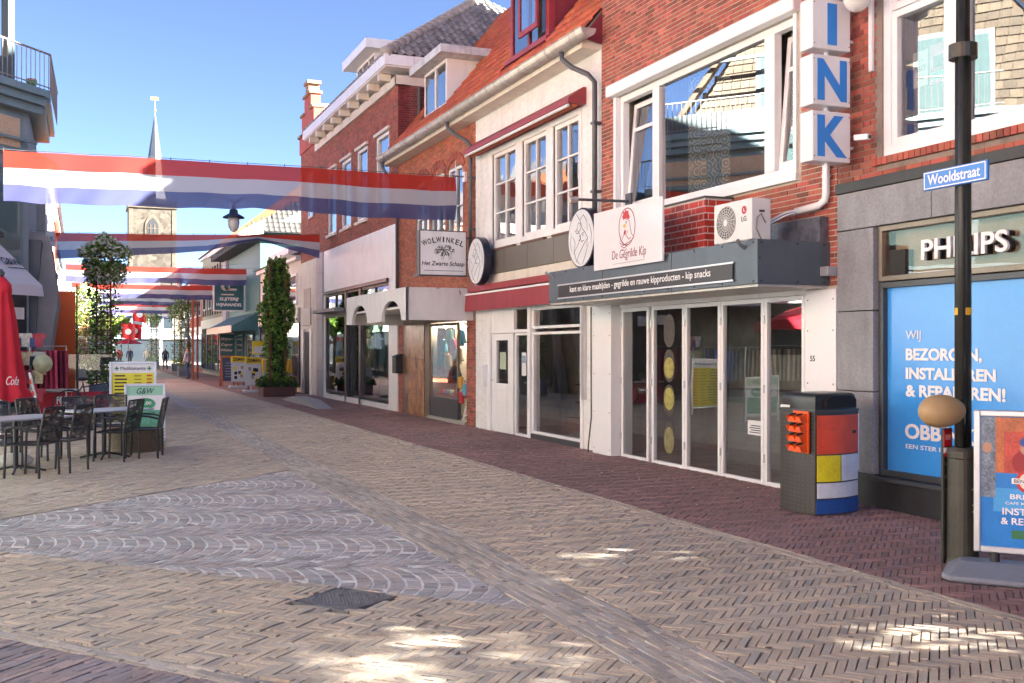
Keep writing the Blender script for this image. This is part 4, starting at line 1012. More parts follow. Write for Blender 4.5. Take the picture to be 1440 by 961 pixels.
for i, y in enumerate((22.2, 22.95, 23.6)):      # the lit spots in the shop window
    sp = obj("spot_lamp", MB().lathe((F+.30, y, 2.20), [(.045, .08), (.05, 0), (.035, -.01)], 12), M("lamp_housing", (.5, .5, .5), .4), WO)
    em = bpy.data.materials.new("spot_glow"); em.use_nodes = True; en = em.node_tree.nodes["Principled BSDF"]; en.inputs["Emission Color"].default_value = (1, .86, .66, 1); en.inputs["Emission Strength"].default_value = 6
    obj("bulb", MB().sphere((F+.30, y, 2.185), .022, 10, 6), em, sp)
    ld_ = bpy.data.lights.new("spot_light", 'POINT'); ld_.energy = 3.0; ld_.color = (1, .86, .68); ld_.shadow_soft_size = .04
    lo_ = bpy.data.objects.new("spot_light", ld_); lo_.location = (F+.30, y, 2.13); COL.objects.link(lo_)
# small display ladder standing in the porch
ld = thing("display_ladder", (F+.15, 21.8, .1), "white wooden display ladder leaning by the wool shop pier", "ladder")
for dy in (0, .38): obj("rail", MB().obox((F+.10+.12, 21.45+dy, .62), (.22, 0, 1), (0, 1, 0), (1, 0, -.22), .55, .018, .02), m_white, ld)
for k in range(5): obj("rung", MB().cyl((F+.12+.045*k, 21.45, .22+.2*k), (F+.12+.045*k, 21.83, .22+.2*k), .014, n=6), m_white, ld)
for i, (c, y, z) in enumerate((("scarlet", 21.75, .62), ("light_blue", 21.5, .80), ("ochre", 21.78, .95))):
    b = thing("shopping_bag", (F+.08, y, z), ("pink red bag hanging on the white display ladder", "light blue bag hanging on the white display ladder", "ochre bag hanging on the white display ladder")[i], "bag")
    obj("bag_body", MB().box(F+.0, F+.07, y-.10, y+.10, z-.14, z+.12), MATS["knit_"+c], b, bevel=.02); obj("bag_handle", MB().tube([(F+.035, y-.05, z+.12), (F+.035, y-.03, z+.2), (F+.035, y+.03, z+.2), (F+.035, y+.05, z+.12)], .006, 5), m_lettersk, b)
# canopy with two arches
cz0, cz1 = 2.29, 2.975; ya, yb = 20.90, 26.13
def arch_face():
    out = [(ya, cz0)]
    for c, w in ((22.03, .78), (24.80, .74)):
        out += [(c-w, cz0)] + [(c-w*math.cos(t), cz0+.44*math.sin(t)) for t in [math.pi*i/14 for i in range(1, 14)]] + [(c+w, cz0)]
    out += [(yb, cz0), (yb, cz1), (ya, cz1)]
    return out
ap = arch_face()
mb = MB()
# triangulated front strip: columns between outline samples
cols = sorted({p[0] for p in ap})
def low(y):
    for c, w in ((22.03, .78), (24.80, .74)):
        if abs(y-c) < w: return cz0 + .44*math.sqrt(max(0, 1-((y-c)/w)**2))
    return cz0
cols = sorted({ya, yb, *[22.03+.78*math.cos(math.pi*i/24) for i in range(25)], *[24.80+.74*math.cos(math.pi*i/24) for i in range(25)]})
for a, b in zip(cols, cols[1:]):
    la, lb2 = low(a), low(b)
    mb.add([(6.26, a, la), (6.26, b, lb2), (6.26, b, cz1), (6.26, a, cz1), (6.33, a, la), (6.33, b, lb2), (6.33, b, cz1), (6.33, a, cz1)], [(0, 3, 2, 1), (4, 5, 6, 7), (0, 1, 5, 4), (3, 7, 6, 2)])
m_canopyw = M("old_white_canopy", (.62, .62, .62), .6, var=.07, scale=2.0, bump=.1, dirt=.14)
wc = obj("canopy", MB().box(6.335, F, ya, ya+.05, cz0, cz1).box(6.335, F, yb-.05, yb, cz0, cz1), m_canopyw, WO)
obj("canopy_front", mb, m_canopyw, wc)
obj("canopy_top", MB().box(6.335, F, ya+.05, yb-.05, 2.92, cz1-.004), m_canopyw, wc)
obj("canopy_underside", MB().box(6.335, F-.01, ya+.05, yb-.05, 2.55, 2.60), m_canopyw, wc)
obj("paint_chip", MB().poly([(6.9+.0*0, ya-.002, 2.96), (6.94, ya-.002, 2.955), (7.02, ya-.002, 2.962), (6.97, ya-.002, 2.972)]).poly([(7.42, ya-.002, 2.93), (7.46, ya-.002, 2.91), (7.47, ya-.002, 2.82), (7.45, ya-.002, 2.84), (7.44, ya-.002, 2.89)]), m_anthr, wc)
mbx = thing("mailbox", (7.55, 26.2, 1.0), "black wall mailbox between the marble panel and the white shop pier", "letterbox")
obj("body", MB().box(F-.20, F-.008, 26.12, 26.46, 1.05, 1.48), m_black, mbx, bevel=.01); obj("flap", MB().prism([(F-.23, 26.11, 1.48), (F-.008, 26.11, 1.48), (F-.008, 26.11, 1.56)], (0, .36, 0)), m_black, mbx)
# square wool shop sign
ws = thing("wool_shop_sign", (7.0, 20.7, 3.2), "square white projecting sign with a sheep drawing and curved lettering", "sign")
wb = obj("sign_box", MB().box(6.46, 7.50, 20.61, 20.77, 3.20, 4.15), m_anthr, ws, bevel=.006)
fcx = obj("sign_face", MB().box(6.485, 7.475, 20.602, 20.609, 3.225, 4.125), m_signbox, wb)
for i, ch in enumerate("WOLWINKEL"):
    t = (i-4)/4.0; a = -t*.42; x = 6.98+t*.385; z = 3.90 - .075*t*t
    text(ch, fcx, m_lettersk, (x, 20.600, z), right=(math.cos(a), 0, math.sin(a)), up=(-math.sin(a), 0, math.cos(a)), h=.115, w=(.115 if ch == "W" else (.03 if ch == "I" else .078)), bold=.02, ext=.0008, align='C')
text("Het Zwarte Schaap", fcx, m_lettersk, (6.51, 20.600, 3.385), w=.93, h=.12, bold=.012, ext=.0008, shear=.2, **FY)
obj("underline", MB().box(6.56, 7.42, 20.599, 20.601, 3.305, 3.315), m_lettersk, fcx)
sh = MB(); YS = 20.600
for i in range(75):          # curly fleece
    a = random.uniform(0, 2*math.pi); r = math.sqrt(random.random())
    x, z = 7.02+.19*r*math.cos(a), 3.73+.11*r*math.sin(a)
    pts = [(x+.022*math.cos(t+a), z+.022*math.sin(t+a)) for t in (0, .8, 1.6, 2.4, 3.2)]
    for (p, q) in zip(pts, pts[1:]):
        dx, dz = q[0]-p[0], q[1]-p[1]; n = math.hypot(dx, dz); ox, oz = -dz/n*.005, dx/n*.005
        sh.quad((p[0]-ox, YS, p[1]-oz), (q[0]-ox, YS, q[1]-oz), (q[0]+ox, YS, q[1]+oz), (p[0]+ox, YS, p[1]+oz))
for pts in ([(6.86, 3.80), (6.80, 3.74), (6.79, 3.68), (6.83, 3.65), (6.88, 3.68)], [(6.95, 3.62), (6.945, 3.54)], [(6.99, 3.62), (6.985, 3.54)], [(7.10, 3.62), (7.105, 3.54)], [(7.14, 3.63), (7.145, 3.55)]):
    for p, q in zip(pts, pts[1:]):
        dx, dz = q[0]-p[0], q[1]-p[1]; n = math.hypot(dx, dz); ox, oz = -dz/n*.004, dx/n*.004
        sh.quad((p[0]-ox, YS, p[1]-oz), (q[0]-ox, YS, q[1]-oz), (q[0]+ox, YS, q[1]+oz), (p[0]+ox, YS, p[1]+oz))
obj("sheep_drawing", sh, m_lettersk, fcx)
obj("sign_arm", MB().box(7.50, F, 20.67, 20.71, 3.55, 3.58).box(7.50, F, 20.67, 20.71, 4.0, 4.03), m_anthr, ws)

# ---------------------------------------------------------------- shared red roof, gutter and dormers
SL = R(51); up = (math.cos(SL), 0, math.sin(SL)); EX, EZ = 7.40, 6.74
def on_roof(x): return EZ + (x-EX)*math.tan(SL)
RR = thing("tiled_roof", (EX, 20.8, EZ), "long steep red tiled roof with gutter over the white house and wool shop", "roof")
obj("roof_deck", MB().prism([(EX, 14.98, EZ-.03), (EX+3.9*math.cos(SL)*1.45, 14.98, EZ-.03+3.9*math.sin(SL)*1.45), (F+9, 14.98, EZ-.03+3.9*math.sin(SL)*1.45), (F+9, 14.98, 6.63), (F, 14.98, 6.63)], (0, 11.9, 0)), m_mortar_dark, RR)
def keep(c):
    if 23.2 < c.y < 25.3 and c.z < 8.62 and c.x > 7.9: return False
    if 17.2 < c.y < 19.3 and c.z < 9.3 and c.x > 7.75: return False
    return True
tile_roof(RR, (EX, 26.88, EZ), (0, -1, 0), up, 59, 18, .2025, .30, m_tile_red, n_single=300, keep=keep)
obj("verge_board", MB().prism([(EX-.02, 14.965, EZ-.1), (EX+3.4, 14.965, EZ-.1+3.4*math.tan(SL)), (EX+3.4, 14.965, EZ-.36+3.4*math.tan(SL)), (EX+.35, 14.965, EZ-.16)], (0, -.03, 0)), m_maroon, RR)
gu = MB(); gpts = 10; gy0, gy1 = 14.60, 26.75
for k in range(gpts):
    a0, a1 = math.pi*k/gpts, math.pi*(k+1)/gpts
    def gp(a, y, r): return (7.33-r*math.cos(a), y, 6.70-r*math.sin(a))
    gu.add([gp(a0, gy0, .135), gp(a1, gy0, .135), gp(a1, gy1, .135), gp(a0, gy1, .135), gp(a0, gy0, .125), gp(a1, gy0, .125), gp(a1, gy1, .125), gp(a0, gy1, .125)], [(0,1,2,3),(7,6,5,4),(0,4,5,1),(3,2,6,7)])
for y in (gy0+.002, gy1-.002): gu.poly([(7.33-.125*math.cos(math.pi*k/gpts), y, 6.70-.125*math.sin(math.pi*k/gpts)) for k in range(gpts+1)])
gut = obj("gutter", gu, m_zinc, RR, smooth=True)
for i in range(13):
    y = gy0+.45+i*.92
    obj("gutter_joint", MB().tube([(7.33-.139*math.cos(math.pi*k/12), y, 6.70-.139*math.sin(math.pi*k/12)) for k in range(13)], .008, 5), m_zinc, gut)
obj("gutter_edge", MB().cyl((7.19, gy0, 6.705), (7.19, gy1, 6.705), .012, n=6), m_zinc, gut)
obj("eaves_board", MB().box(7.40, F, 14.985, 26.8, 6.50, 6.70), m_cream, RR)
def downpipe(y, label, side=1):
    t = thing("downpipe", (F-.1, y, 0), label, "downpipe")
    obj("pipe", MB().tube([(7.32, y+.55*side, 6.58), (7.32, y+.53*side, 6.45), (7.42, y+.36*side, 6.28), (7.58, y+.10*side, 6.12), (7.65, y, 5.98), (7.65, y, 5.6), (7.65, y, 3.2)], .042, 10), m_pvcdark, t, smooth=True)
    obj("pipe_bracket", MB().box(7.60, F, y-.06, y+.06, 5.30, 5.34), m_pvcdark, t); obj("pipe_bracket", MB().box(7.60, F, y-.06, y+.06, 4.2, 4.24), m_pvcdark, t)
downpipe(15.02, "dark grey downpipe between the white house and the red brick house")
downpipe(20.80, "dark grey downpipe between the wool shop and the white house")
dp = thing("downpipe", (7.6, 26.6, 5), "short dark grey downpipe at the far end of the zinc gutter", "downpipe")
obj("pipe", MB().tube([(7.33, 26.6, 6.58), (7.34, 26.58, 6.4), (7.45, 26.5, 6.2), (7.66, 26.4, 6.0), (7.67, 26.4, 3.1)], .042, 10), m_pvcdark, dp, smooth=True)
# white dormer
dm = thing("dormer", (8.0, 24.2, 7.4), "white wooden dormer window in the red tiled roof above the wool shop", "dormer")
obj("cheek", MB().prism([(8.02, 23.38, 7.42), (8.02, 23.38, 8.55), (8.93, 23.38, 8.55)], (0, .08, 0)), m_white, dm); obj("cheek", MB().prism([(8.02, 25.02, 7.42), (8.02, 25.02, 8.55), (8.93, 25.02, 8.55)], (0, .08, 0)), m_white, dm)
obj("roof_slab", MB().box(7.70, 9.05, 22.92, 25.42, 8.56, 8.745), M("weathered_white", (.58, .6, .62), .7, var=.2, scale=5, dirt=.4), dm, bevel=.006)
def fwin(par, X, y0, y1, z0, z1, mat, nv=2, fw=.07, glass=None, th=.06, open_=()):
    """window in a plane at X facing the street"""
    mb = MB(); ys = [y0+(y1-y0)*k/nv for k in range(nv+1)]
    mb.box(X, X+th, y0, y1, z0, z0+fw).box(X, X+th, y0, y1, z1-fw, z1)
    for i, y in enumerate(ys):
        a = y if i == 0 else (y-fw if i == nv else y-fw/2)
        mb.box(X, X+th, a, a+fw, z0+fw, z1-fw)
    f = obj("window", mb, mat, par, bevel=.004, seg=1)
    for i in range(nv):
        a = ys[i]+(fw if i == 0 else fw/2); b = ys[i+1]-(fw if i == nv-1 else fw/2)
        obj("pane", MB().quad((X+.03, b, z0+fw), (X+.03, a, z0+fw), (X+.03, a, z1-fw), (X+.03, b, z1-fw)), glass or m_glass_up, f)
    return f
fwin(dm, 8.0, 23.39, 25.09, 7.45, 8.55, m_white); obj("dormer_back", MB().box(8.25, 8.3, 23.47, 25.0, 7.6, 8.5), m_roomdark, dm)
obj("dormer_flashing", MB().prism([(7.98, 23.30, 7.46), (8.98, 23.30, 8.70), (8.98, 23.30, 8.60), (7.98, 23.30, 7.38)], (0, .07, 0)), m_pvcdark, dm)
# red dormer with an open casement
rd = thing("dormer", (7.9, 18.2, 7.4), "red painted dormer with an open window in the red tiled roof above the white house", "dormer")
obj("cheek", MB().prism([(7.93, 17.31, 7.33), (7.93, 17.31, 9.3), (9.5, 17.31, 9.3)], (0, .08, 0)), m_maroon, rd); obj("cheek", MB().prism([(7.93, 19.09, 7.33), (7.93, 19.09, 9.3), (9.5, 19.09, 9.3)], (0, .08, 0)), m_maroon, rd)
obj("corner_post", MB().box(7.88, 8.0, 17.29, 17.42, 7.32, 9.3), m_redpaint, rd)
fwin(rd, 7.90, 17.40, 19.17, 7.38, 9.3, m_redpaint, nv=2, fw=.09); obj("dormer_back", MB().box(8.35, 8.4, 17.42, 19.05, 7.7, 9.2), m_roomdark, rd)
os_ = MB().box(7.70, 7.75, 17.45, 18.32, 7.58, 7.68).box(7.70, 7.75, 17.45, 17.53, 7.68, 9.25).box(7.70, 7.75, 18.24, 18.32, 7.68, 9.25).box(7.70, 7.75, 17.45, 18.32, 9.25, 9.33)
sa = obj("open_sash", os_, m_redpaint, rd, bevel=.005); obj("pane", MB().quad((7.72, 18.24, 7.68), (7.72, 17.53, 7.68), (7.72, 17.53, 9.25), (7.72, 18.24, 9.25)), m_glass_up, sa)
obj("roof_slab", MB().box(7.65, 9.6, 17.05, 19.45, 9.34, 9.50), m_maroon, rd)
obj("dormer_sill", MB().box(7.80, 7.92, 17.25, 19.25, 7.30, 7.378), m_redpaint, rd)
obj("dormer_flashing", MB().prism([(7.9, 17.22, 7.40), (9.3, 17.22, 9.13), (9.3, 17.22, 9.03), (7.9, 17.22, 7.30)], (0, .08, 0)), m_pvcdark, rd)
# ================================================================ big brick house with the white shopfront
BB = thing("shop_building", (F, 31.5, 0), "tall red brick house with bracketed cornice over a white shopfront", "building")
Y0, Y1 = 26.57, 36.60
WB = [(27.45, 28.75, 5.48, 7.62), (29.75, 30.95, 5.48, 7.62), (31.75, 32.95, 5.48, 7.62), (33.75, 34.95, 5.48, 7.62)]
shell(BB, Y0, Y1, 8.62, (0.02, 3.3, 5.2), m_mortar_dark, room=m_room)
slab("upper_wall", Y0, Y1, 5.0, 8.62, WB, -.30, 0, m_mortar_dark, BB)
bricks(BB, Y0, Y1, 5.0, 8.62, [(w[0]-.02, w[1]+.02, w[2]-.02, w[3]+.02) for w in WB], m_brick2, n_single=0)
obj("side_wall", MB().box(F, F+2.2, Y0, Y0+.1, 6.7, 8.62), m_mortar_dark, BB)
bricks(BB, F, F+2.2, 6.72, 8.62, [], M("brick_dark_red", (.20, .04, .045), .8, var=.25, isl=.3), pos='Y', FF=Y0, n_single=0, name="side_brick")
for w in WB:
    win(BB, *w, m_white, fw=.09, back=.10, thick=.09, bars_h=(.66,), glass=m_glass_old, name="sash_window")
    fb("window_head", w[0]-.1, w[1]+.1, w[3]+.02, w[3]+.10, -.1, .07, m_cream, BB)
    for k in range(9): obj("soldier_brick", MB().box(F-.012, F+.02, w[0]-.08+k*.165, w[0]-.08+k*.165+.14, w[3]+.11, w[3]+.31), m_brick, BB)
    fb("window_sill", w[0]-.08, w[1]+.08, w[2]-.08, w[2], -.1, .08, m_cream, BB)
# cornice
fb("cornice", Y0-.15, Y1+.1, 8.62, 8.86, -.3, .10, m_cream, BB)
fb("gutter_box", Y0-.45, Y1+.2, 9.02, 9.30, -.3, .50, m_white, BB, bevel=.01)
fb("soffit", Y0-.40, Y1+.18, 8.99, 9.018, -.3, .46, m_white, BB)
obj("gutter_return", MB().box(F+.31, F+2.4, Y0-.45, Y0-.02, 9.02, 9.30), m_white, BB)
obj("cornice_return", MB().box(F-.1, F+2.3, Y0-.12, Y0-.005, 8.62, 8.86), m_cream, BB)
for i in range(9): fb("cornice_bracket", Y0+.35+i*1.13, Y0+.55+i*1.13, 8.80, 8.985, .101, .42, m_cream, BB, bevel=.01)
obj("wall_vent_pipe", MB().cyl((F+.55, Y0-.08, 6.9), (F+.55, Y0-.08, 8.6), .05, n=10), m_pvcdark, BB)
# hipped grey roof
ex, ey0, ey1, ez, k, rz = 7.28, 26.15, 37.0, 9.30, 4.3, 12.6
A = (ex, ey0, ez); B = (ex, ey1, ez); C = (ex+k, ey0+k, rz); D = (ex+k, ey1-k, rz); E_ = (ex+2*k, ey0, ez); G = (ex+2*k, ey1, ez)
dz = -.05
rf = obj("roof", MB().poly([(*p[:2], p[2]+dz) for p in (A, C, D, B)]).poly([(*p[:2], p[2]+dz) for p in (A, E_, C)]).poly([(*p[:2], p[2]+dz) for p in (B, D, G)]).poly([(*p[:2], p[2]+dz) for p in (E_, G, D, C)]), m_mortar_dark, BB)
vup = Vector((k, 0, rz-ez)); vup2 = Vector((0, k, rz-ez)); sl_len = vup.length
def keep_front(c):
    t = (c.x-ex)/k
    return ey0+t*k < c.y < ey1-t*k and not (29.9 < c.y < 32.7 and c.x > 8.0 and c.z < 10.8)
tile_roof(rf, (ex, ey1, ez), (0, -1, 0), vup, 46, 17, .236, .33, m_tile_grey, keep=keep_front, amp=.05)
def keep_side(c):
    t = (c.y-ey0)/k
    return ex+t*k < c.x < ex+2*k-t*k
tile_roof(rf, (ex, ey0, ez), (1, 0, 0), vup2, 37, 17, .236, .33, m_tile_grey, keep=keep_side, amp=.06, lip=.04, n_single=200)
hip = Vector((k, k, rz-ez)); L_ = hip.length; hd = hip.normalized()
for i in range(int(L_/.36)):
    p = Vector(A) + hd*(i*.36); q = p + hd*.42
    obj("ridge_tile", MB().cyl(p+Vector((0, 0, .04)), q+Vector((0, 0, .02)), .15, .125, 12), M("ridge_cream", (.42, .37, .31), .6, var=.3, scale=4), rf, smooth=True)
# white flat dormer
dc = thing("dormer", (8.3, 31.5, 9.8), "white flat roofed dormer on the grey roof above the bracketed cornice", "dormer")
obj("cheek", MB().box(8.36, 10.2, 31.0, 31.1, 9.5, 10.72), m_white, dc); obj("cheek", MB().box(8.36, 10.2, 33.1, 33.2, 9.5, 10.72), m_white, dc)
fwin(dc, 8.3, 31.0, 33.2, 9.7, 10.72, m_white, nv=3); obj("dormer_back", MB().box(8.6, 8.65, 31.1, 33.1, 9.6, 10.7), m_roomdark, dc)
obj("roof_slab", MB().box(7.90, 10.4, 30.55, 33.6, 10.72, 11.0), m_white, dc, bevel=.01)
# shopfront
slab("shopfront_wall", Y0, 35.55, 0, 5.0, [(27.40, 35.35, .18, 3.55)], -.3, .03, m_white, BB)
m_blackframe = M("black_frame", (.035, .037, .04), .4)
for a, b in ((32.50, 35.33), (27.46, 30.45)):
    win(BB, a, b, .22, 2.80, m_blackframe, fw=.09, back=.08, thick=.08, glass=m_glass, name="display_window")
    win(BB, a, b, 2.92, 3.50, m_blackframe, fw=.07, back=.08, thick=.08, bars_v=(.5,), glass=m_glass, name="fanlight")
gdr = win(BB, 30.75, 32.25, .05, 2.80, m_blackframe, fw=.14, back=.16, thick=.08, glass=m_glass, name="shop_door")
obj("handle", MB().cyl((F+.05, 30.95, .9), (F+.05, 30.95, 1.4), .018, n=8), m_steel, gdr)
win(BB, 30.75, 32.25, 2.92, 3.50, m_blackframe, fw=.07, back=.08, thick=.08, glass=m_glass, name="fanlight")
fb("frame_band", 27.40, 35.35, 2.80, 2.92, -.12, .05, m_blackframe, BB); fb("frame_cap", 27.38, 35.38, 3.50, 3.60, -.1, .10, m_blackframe, BB)
for a in (30.45, 32.27): fb("frame_post", a, a+.23, .0, 3.5, -.12, .03, m_blackframe, BB)
fb("shop_awning", 32.4, 35.5, 2.86, 2.98, .055, .42, M("awning_grey", (.30, .29, .28), .6), BB, bevel=.01)
obj("display_panel", MB().box(F+.5, F+.55, 27.6, 30.3, .25, 2.6), M("display_green", (.16, .34, .27), .6, var=.2), BB)
obj("display_panel", MB().box(F+.9, F+.95, 32.6, 35.2, .25, 2.6), M("display_pale", (.42, .46, .50), .6, var=.2), BB)
pp = MB()
fb("pilaster", 35.56, 36.58, 0, 5.0, -.3, .06, M("tile_blue_grey", (.30, .32, .38), .5, var=.1, dirt=.15), BB)
for z in (.9, 1.8, 2.7, 3.6, 4.3): fbox(pp, 35.56, 36.58, z, z+.012, .0605, .062)
obj("tile_joint", pp, m_anthr, BB)
# ================================================================ stepped gable house
SG = thing("gabled_building", (F, 38.1, 0), "narrow brick house with a stone topped gable beyond the bracketed cornice", "building")
Y0, Y1 = 36.62, 39.70
obj("lower_wall", MB().box(F, F+8, Y0, Y1, 0, 4.9), m_creamwall, SG)
obj("upper_wall", MB().box(F+.01, F+8, Y0+.01, Y1-.01, 4.9, 9.0), m_mortar_dark, SG)
bricks(SG, Y0+.01, Y1-.01, 4.92, 9.0, [(37.2, 38.0, 6.4, 8.0)], m_brick2, FF=F+.01)
win(SG, 37.2, 38.0, 6.4, 8.0, m_white, back=-.02, thick=.05, name="window")
gb = [(Y0, 9.0), (Y0, 9.6), (Y0+.45, 9.6), (Y0+.45, 10.3), (Y0+.95, 10.3), (Y0+.95, 10.9), (Y1-.95, 10.9), (Y1-.95, 10.3), (Y1-.45, 10.3), (Y1-.45, 9.6), (Y1, 9.6), (Y1, 9.0)]
obj("stepped_gable", MB().prism([(F-.05, y, z) for y, z in gb], (.35, 0, 0)), m_brick2, SG)
for y0_, y1_, z in ((Y0-.05, Y0+.5, 9.6), (Y0+.42, Y0+1.0, 10.3), (Y0+.9, Y1-.9, 10.9), (Y1-1.0, Y1-.42, 10.3), (Y1-.5, Y1+.05, 9.6)):
    obj("coping_stone", MB().box(F-.12, F+.36, y0_, y1_, z, z+.1), M("sandstone", (.26, .165, .095), .8, var=.2), SG, bevel=.01)
obj("finial", MB().box(F-.08, F+.30, Y0+1.2, Y0+1.75, 11.0, 11.3).box(F-.14, F+.36, Y0+1.12, Y0+1.83, 11.3, 11.42), MATS["sandstone"], SG)
obj("roof", MB().prism([(F+.3, Y0, 9.0), (F+.3, (Y0+Y1)/2, 10.7), (F+.3, Y1, 9.0)], (7.7, 0, 0)), m_tile_grey, SG)
obj("niche", MB().box(F-.012, F+.1, 37.85, 39.1, 3.2, 3.9), m_anthr, SG); obj("niche_frame", MB().box(F-.05, F-.001, 37.75, 39.2, 2.55, 3.17), m_creamwall, SG)
obj("doorway", MB().box(F-.012, F+.2, 37.8, 38.9, 0.0, 2.3), m_roomdark, SG); obj("door_jamb", MB().box(F-.06, F, 38.9, 39.2, 0, 2.4).box(F-.06, F, 37.5, 37.8, 0, 2.4), m_white, SG)

# ================================================================ generic houses for the rest of the street
def house(side, Fx, y0, y1, ze, zr, wall, roof, label, nwin=3, zrows=((3.6, 5.2),), depth=9, shop=None, shopz=2.7, ridge='Y', fm=None, parts=True, name="house", ww=.55):
    """side -1: faces the street from the right; +1: from the left"""
    fm = fm or m_white
    t = thing(name, (Fx, (y0+y1)/2, 0), label, "building")
    xb = Fx - side*depth
    obj("wall", MB().box(Fx, xb, y0+.005, y1-.005, 0, ze), wall, t)
    xm = (Fx+xb)/2; o = .35
    if ridge == 'Y':
        obj("roof", MB().prism([(Fx+side*o, y0-.02, ze-.05), (xm, y0-.02, zr), (xb-side*o, y0-.02, ze-.05)], (0, y1-y0+.04, 0)), roof, t)
    elif ridge == 'X':
        obj("gable", MB().prism([(Fx, y0+.01, ze), (Fx, (y0+y1)/2, zr-.1), (Fx, y1-.01, ze)], (-side*depth, 0, 0)), wall, t)
        for s_, e_ in ((y0-.2, (y0+y1)/2), (y1+.2, (y0+y1)/2)):
            obj("roof", MB().prism([(Fx+side*.25, s_, ze-.1), (Fx+side*.25, e_, zr), (Fx+side*.25, e_, zr+.14), (Fx+side*.25, s_, ze+.04)], (-side*(depth+.25), 0, 0)), roof, t)
    else:
        obj("roof", MB().box(Fx+side*.15, xb, y0, y1, ze, ze+.25), roof, t)
    obj("cornice", MB().box(Fx, Fx+side*.2, y0+.02, y1-.02, ze-.22, ze-.06), fm, t)
    step = (y1-y0)/nwin
    for za, zb in zrows:
        for i in range(nwin):
            c = y0+step*(i+.5); w = step*ww/2
            f = MB().box(Fx, Fx+side*.05, c-w, c-w+.09, za, zb).box(Fx, Fx+side*.05, c+w-.09, c+w, za, zb).box(Fx, Fx+side*.05, c-w+.09, c+w-.09, za, za+.09).box(Fx, Fx+side*.05, c-w+.09, c+w-.09, zb-.09, zb).box(Fx, Fx+side*.045, c-w+.09, c+w-.09, za+(zb-za)*.62, za+(zb-za)*.62+.07)
            wo = obj("window", f, fm, t)
            obj("pane", MB().box(Fx+side*.005, Fx+side*.02, c-w+.09, c+w-.09, za+.09, zb-.09), M("dark_pane", (.03, .04, .05), .04, var=.1, spec=1.0), wo)
    if shop is not None:
        obj("shop_fascia", MB().box(Fx, Fx+side*.12, y0+.1, y1-.1, shopz, shopz+.55), shop, t)
        n = max(1, int((y1-y0)/2.6)); st = (y1-y0-.3)/n
        for i in range(n):
            a = y0+.15+i*st
            f = MB().box(Fx, Fx+side*.06, a, a+.1, .3, shopz-.02).box(Fx, Fx+side*.06, a+st-.1, a+st, .3, shopz-.02).box(Fx, Fx+side*.06, a+.1, a+st-.1, .22, .34)
            wo = obj("display_window", f, M("black_frame", (.035, .037, .04), .4), t)
            obj("pane", MB().box(Fx+side*.005, Fx+side*.03, a+.1, a+st-.1, .34, shopz-.03), MATS.get("dark_pane") or M("dark_pane", (.03, .04, .05), .04), wo)
    return t
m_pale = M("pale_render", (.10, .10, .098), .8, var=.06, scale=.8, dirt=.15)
m_slate = M("slate_roof", (.13, .13, .14), .6, var=.2, isl=.2)
m_orange_roof = M("orange_roof_plain", (.24, .07, .022), .7, var=.25, scale=6, bump=.6, bscale=5)
cr = house(-1, F+.02, 39.72, 49.4, 5.3, 7.6, m_creamwall, m_slate, "low cream rendered shop behind the leafy vine column", nwin=3, zrows=((3.4, 4.6),), shop=m_cream, name="shop_building")
obj("cornice_moulding", MB().prism([(F-.45, 39.8, 5.3), (F-.45, 39.8, 5.55), (F+.1, 39.8, 5.55), (F+.1, 39.8, 5.05)], (0, 4.6, 0)), m_white, cr)
# teal shop
TL = thing("shop_building", (F, 56, 0), "dark teal shop building with projecting eaves and mint side gable", "building")
Y0, Y1 = 49.5, 62.0
obj("wall", MB().box(F, F+9, Y0, Y1, 0, 6.95), m_teal, TL)
obj("side_wall", MB().box(F+.02, F+9, Y0-.02, Y0, 2.5, 6.95), m_mint, TL)
obj("side_gable", MB().prism([(F-.3, Y0-.015, 6.95), (F+4.4, Y0-.015, 9.6), (F+9, Y0-.015, 6.95)], (0, .03, 0)), m_mint, TL)
obj("eaves", MB().prism([(F-1.0, Y0-.5, 6.85), (F-1.0, Y0-.5, 7.05), (F+.1, Y0-.5, 7.65), (F+.1, Y0-.5, 7.0)], (0, Y1-Y0+.6, 0)), m_white, TL)
for i in range(22): obj("eaves_bracket", MB().box(F-.85, F-.02, Y0+.2+i*.56, Y0+.35+i*.56, 6.62, 6.85), m_anthr, TL)
rfa = obj("roof", MB().poly([(F-.9, Y0-.5, 7.08), (F+4.4, Y0+2.6, 10.2), (F+4.4, Y1, 10.2), (F-.9, Y1, 7.08)]).poly([(F-.9, Y0-.5, 7.08), (F+9.7, Y0-.5, 7.08), (F+4.4, Y0+2.6, 10.2)]), m_slate, TL)
v2 = Vector((0, 3.1, 3.12)); tile_roof(rfa, (F-.9, Y0-.5, 7.10), (1, 0, 0), v2, 42, 14, .25, .33, m_tile_sunlit, amp=.03, keep=lambda c: F-.9+5.3*(c.y-Y0+.5)/3.1 < c.x < F+9.7-5.3*(c.y-Y0+.5)/3.1)
fb("pilaster", 60.6, 62.0, 0, 7.0, 0, .15, M("pale_blue_grey", (.42, .46, .54), .6), TL)
for i in range(2): win(TL, 51+i*3.4, 53.4+i*3.4, .4, 2.4, m_teal, back=-.04, thick=.06, name="display_window", glass=M("dark_pane", (.03, .04, .05), .04))
obj("shop_awning", MB().prism([(F, 50, 3.4), (F-1.2, 50, 2.75), (F-1.2, 50, 2.5), (F, 50, 2.55)], (0, 10, 0)), m_teal, TL)
obj("awning_fascia", MB().box(F-1.25, F-1.2, 50, 60, 2.45, 2.78), m_cream, TL)
sgn = thing("liquor_shop_sign", (7.3, 50.8, 3.6), "dark teal square sign of the wine and liquor shop on the teal facade", "sign")
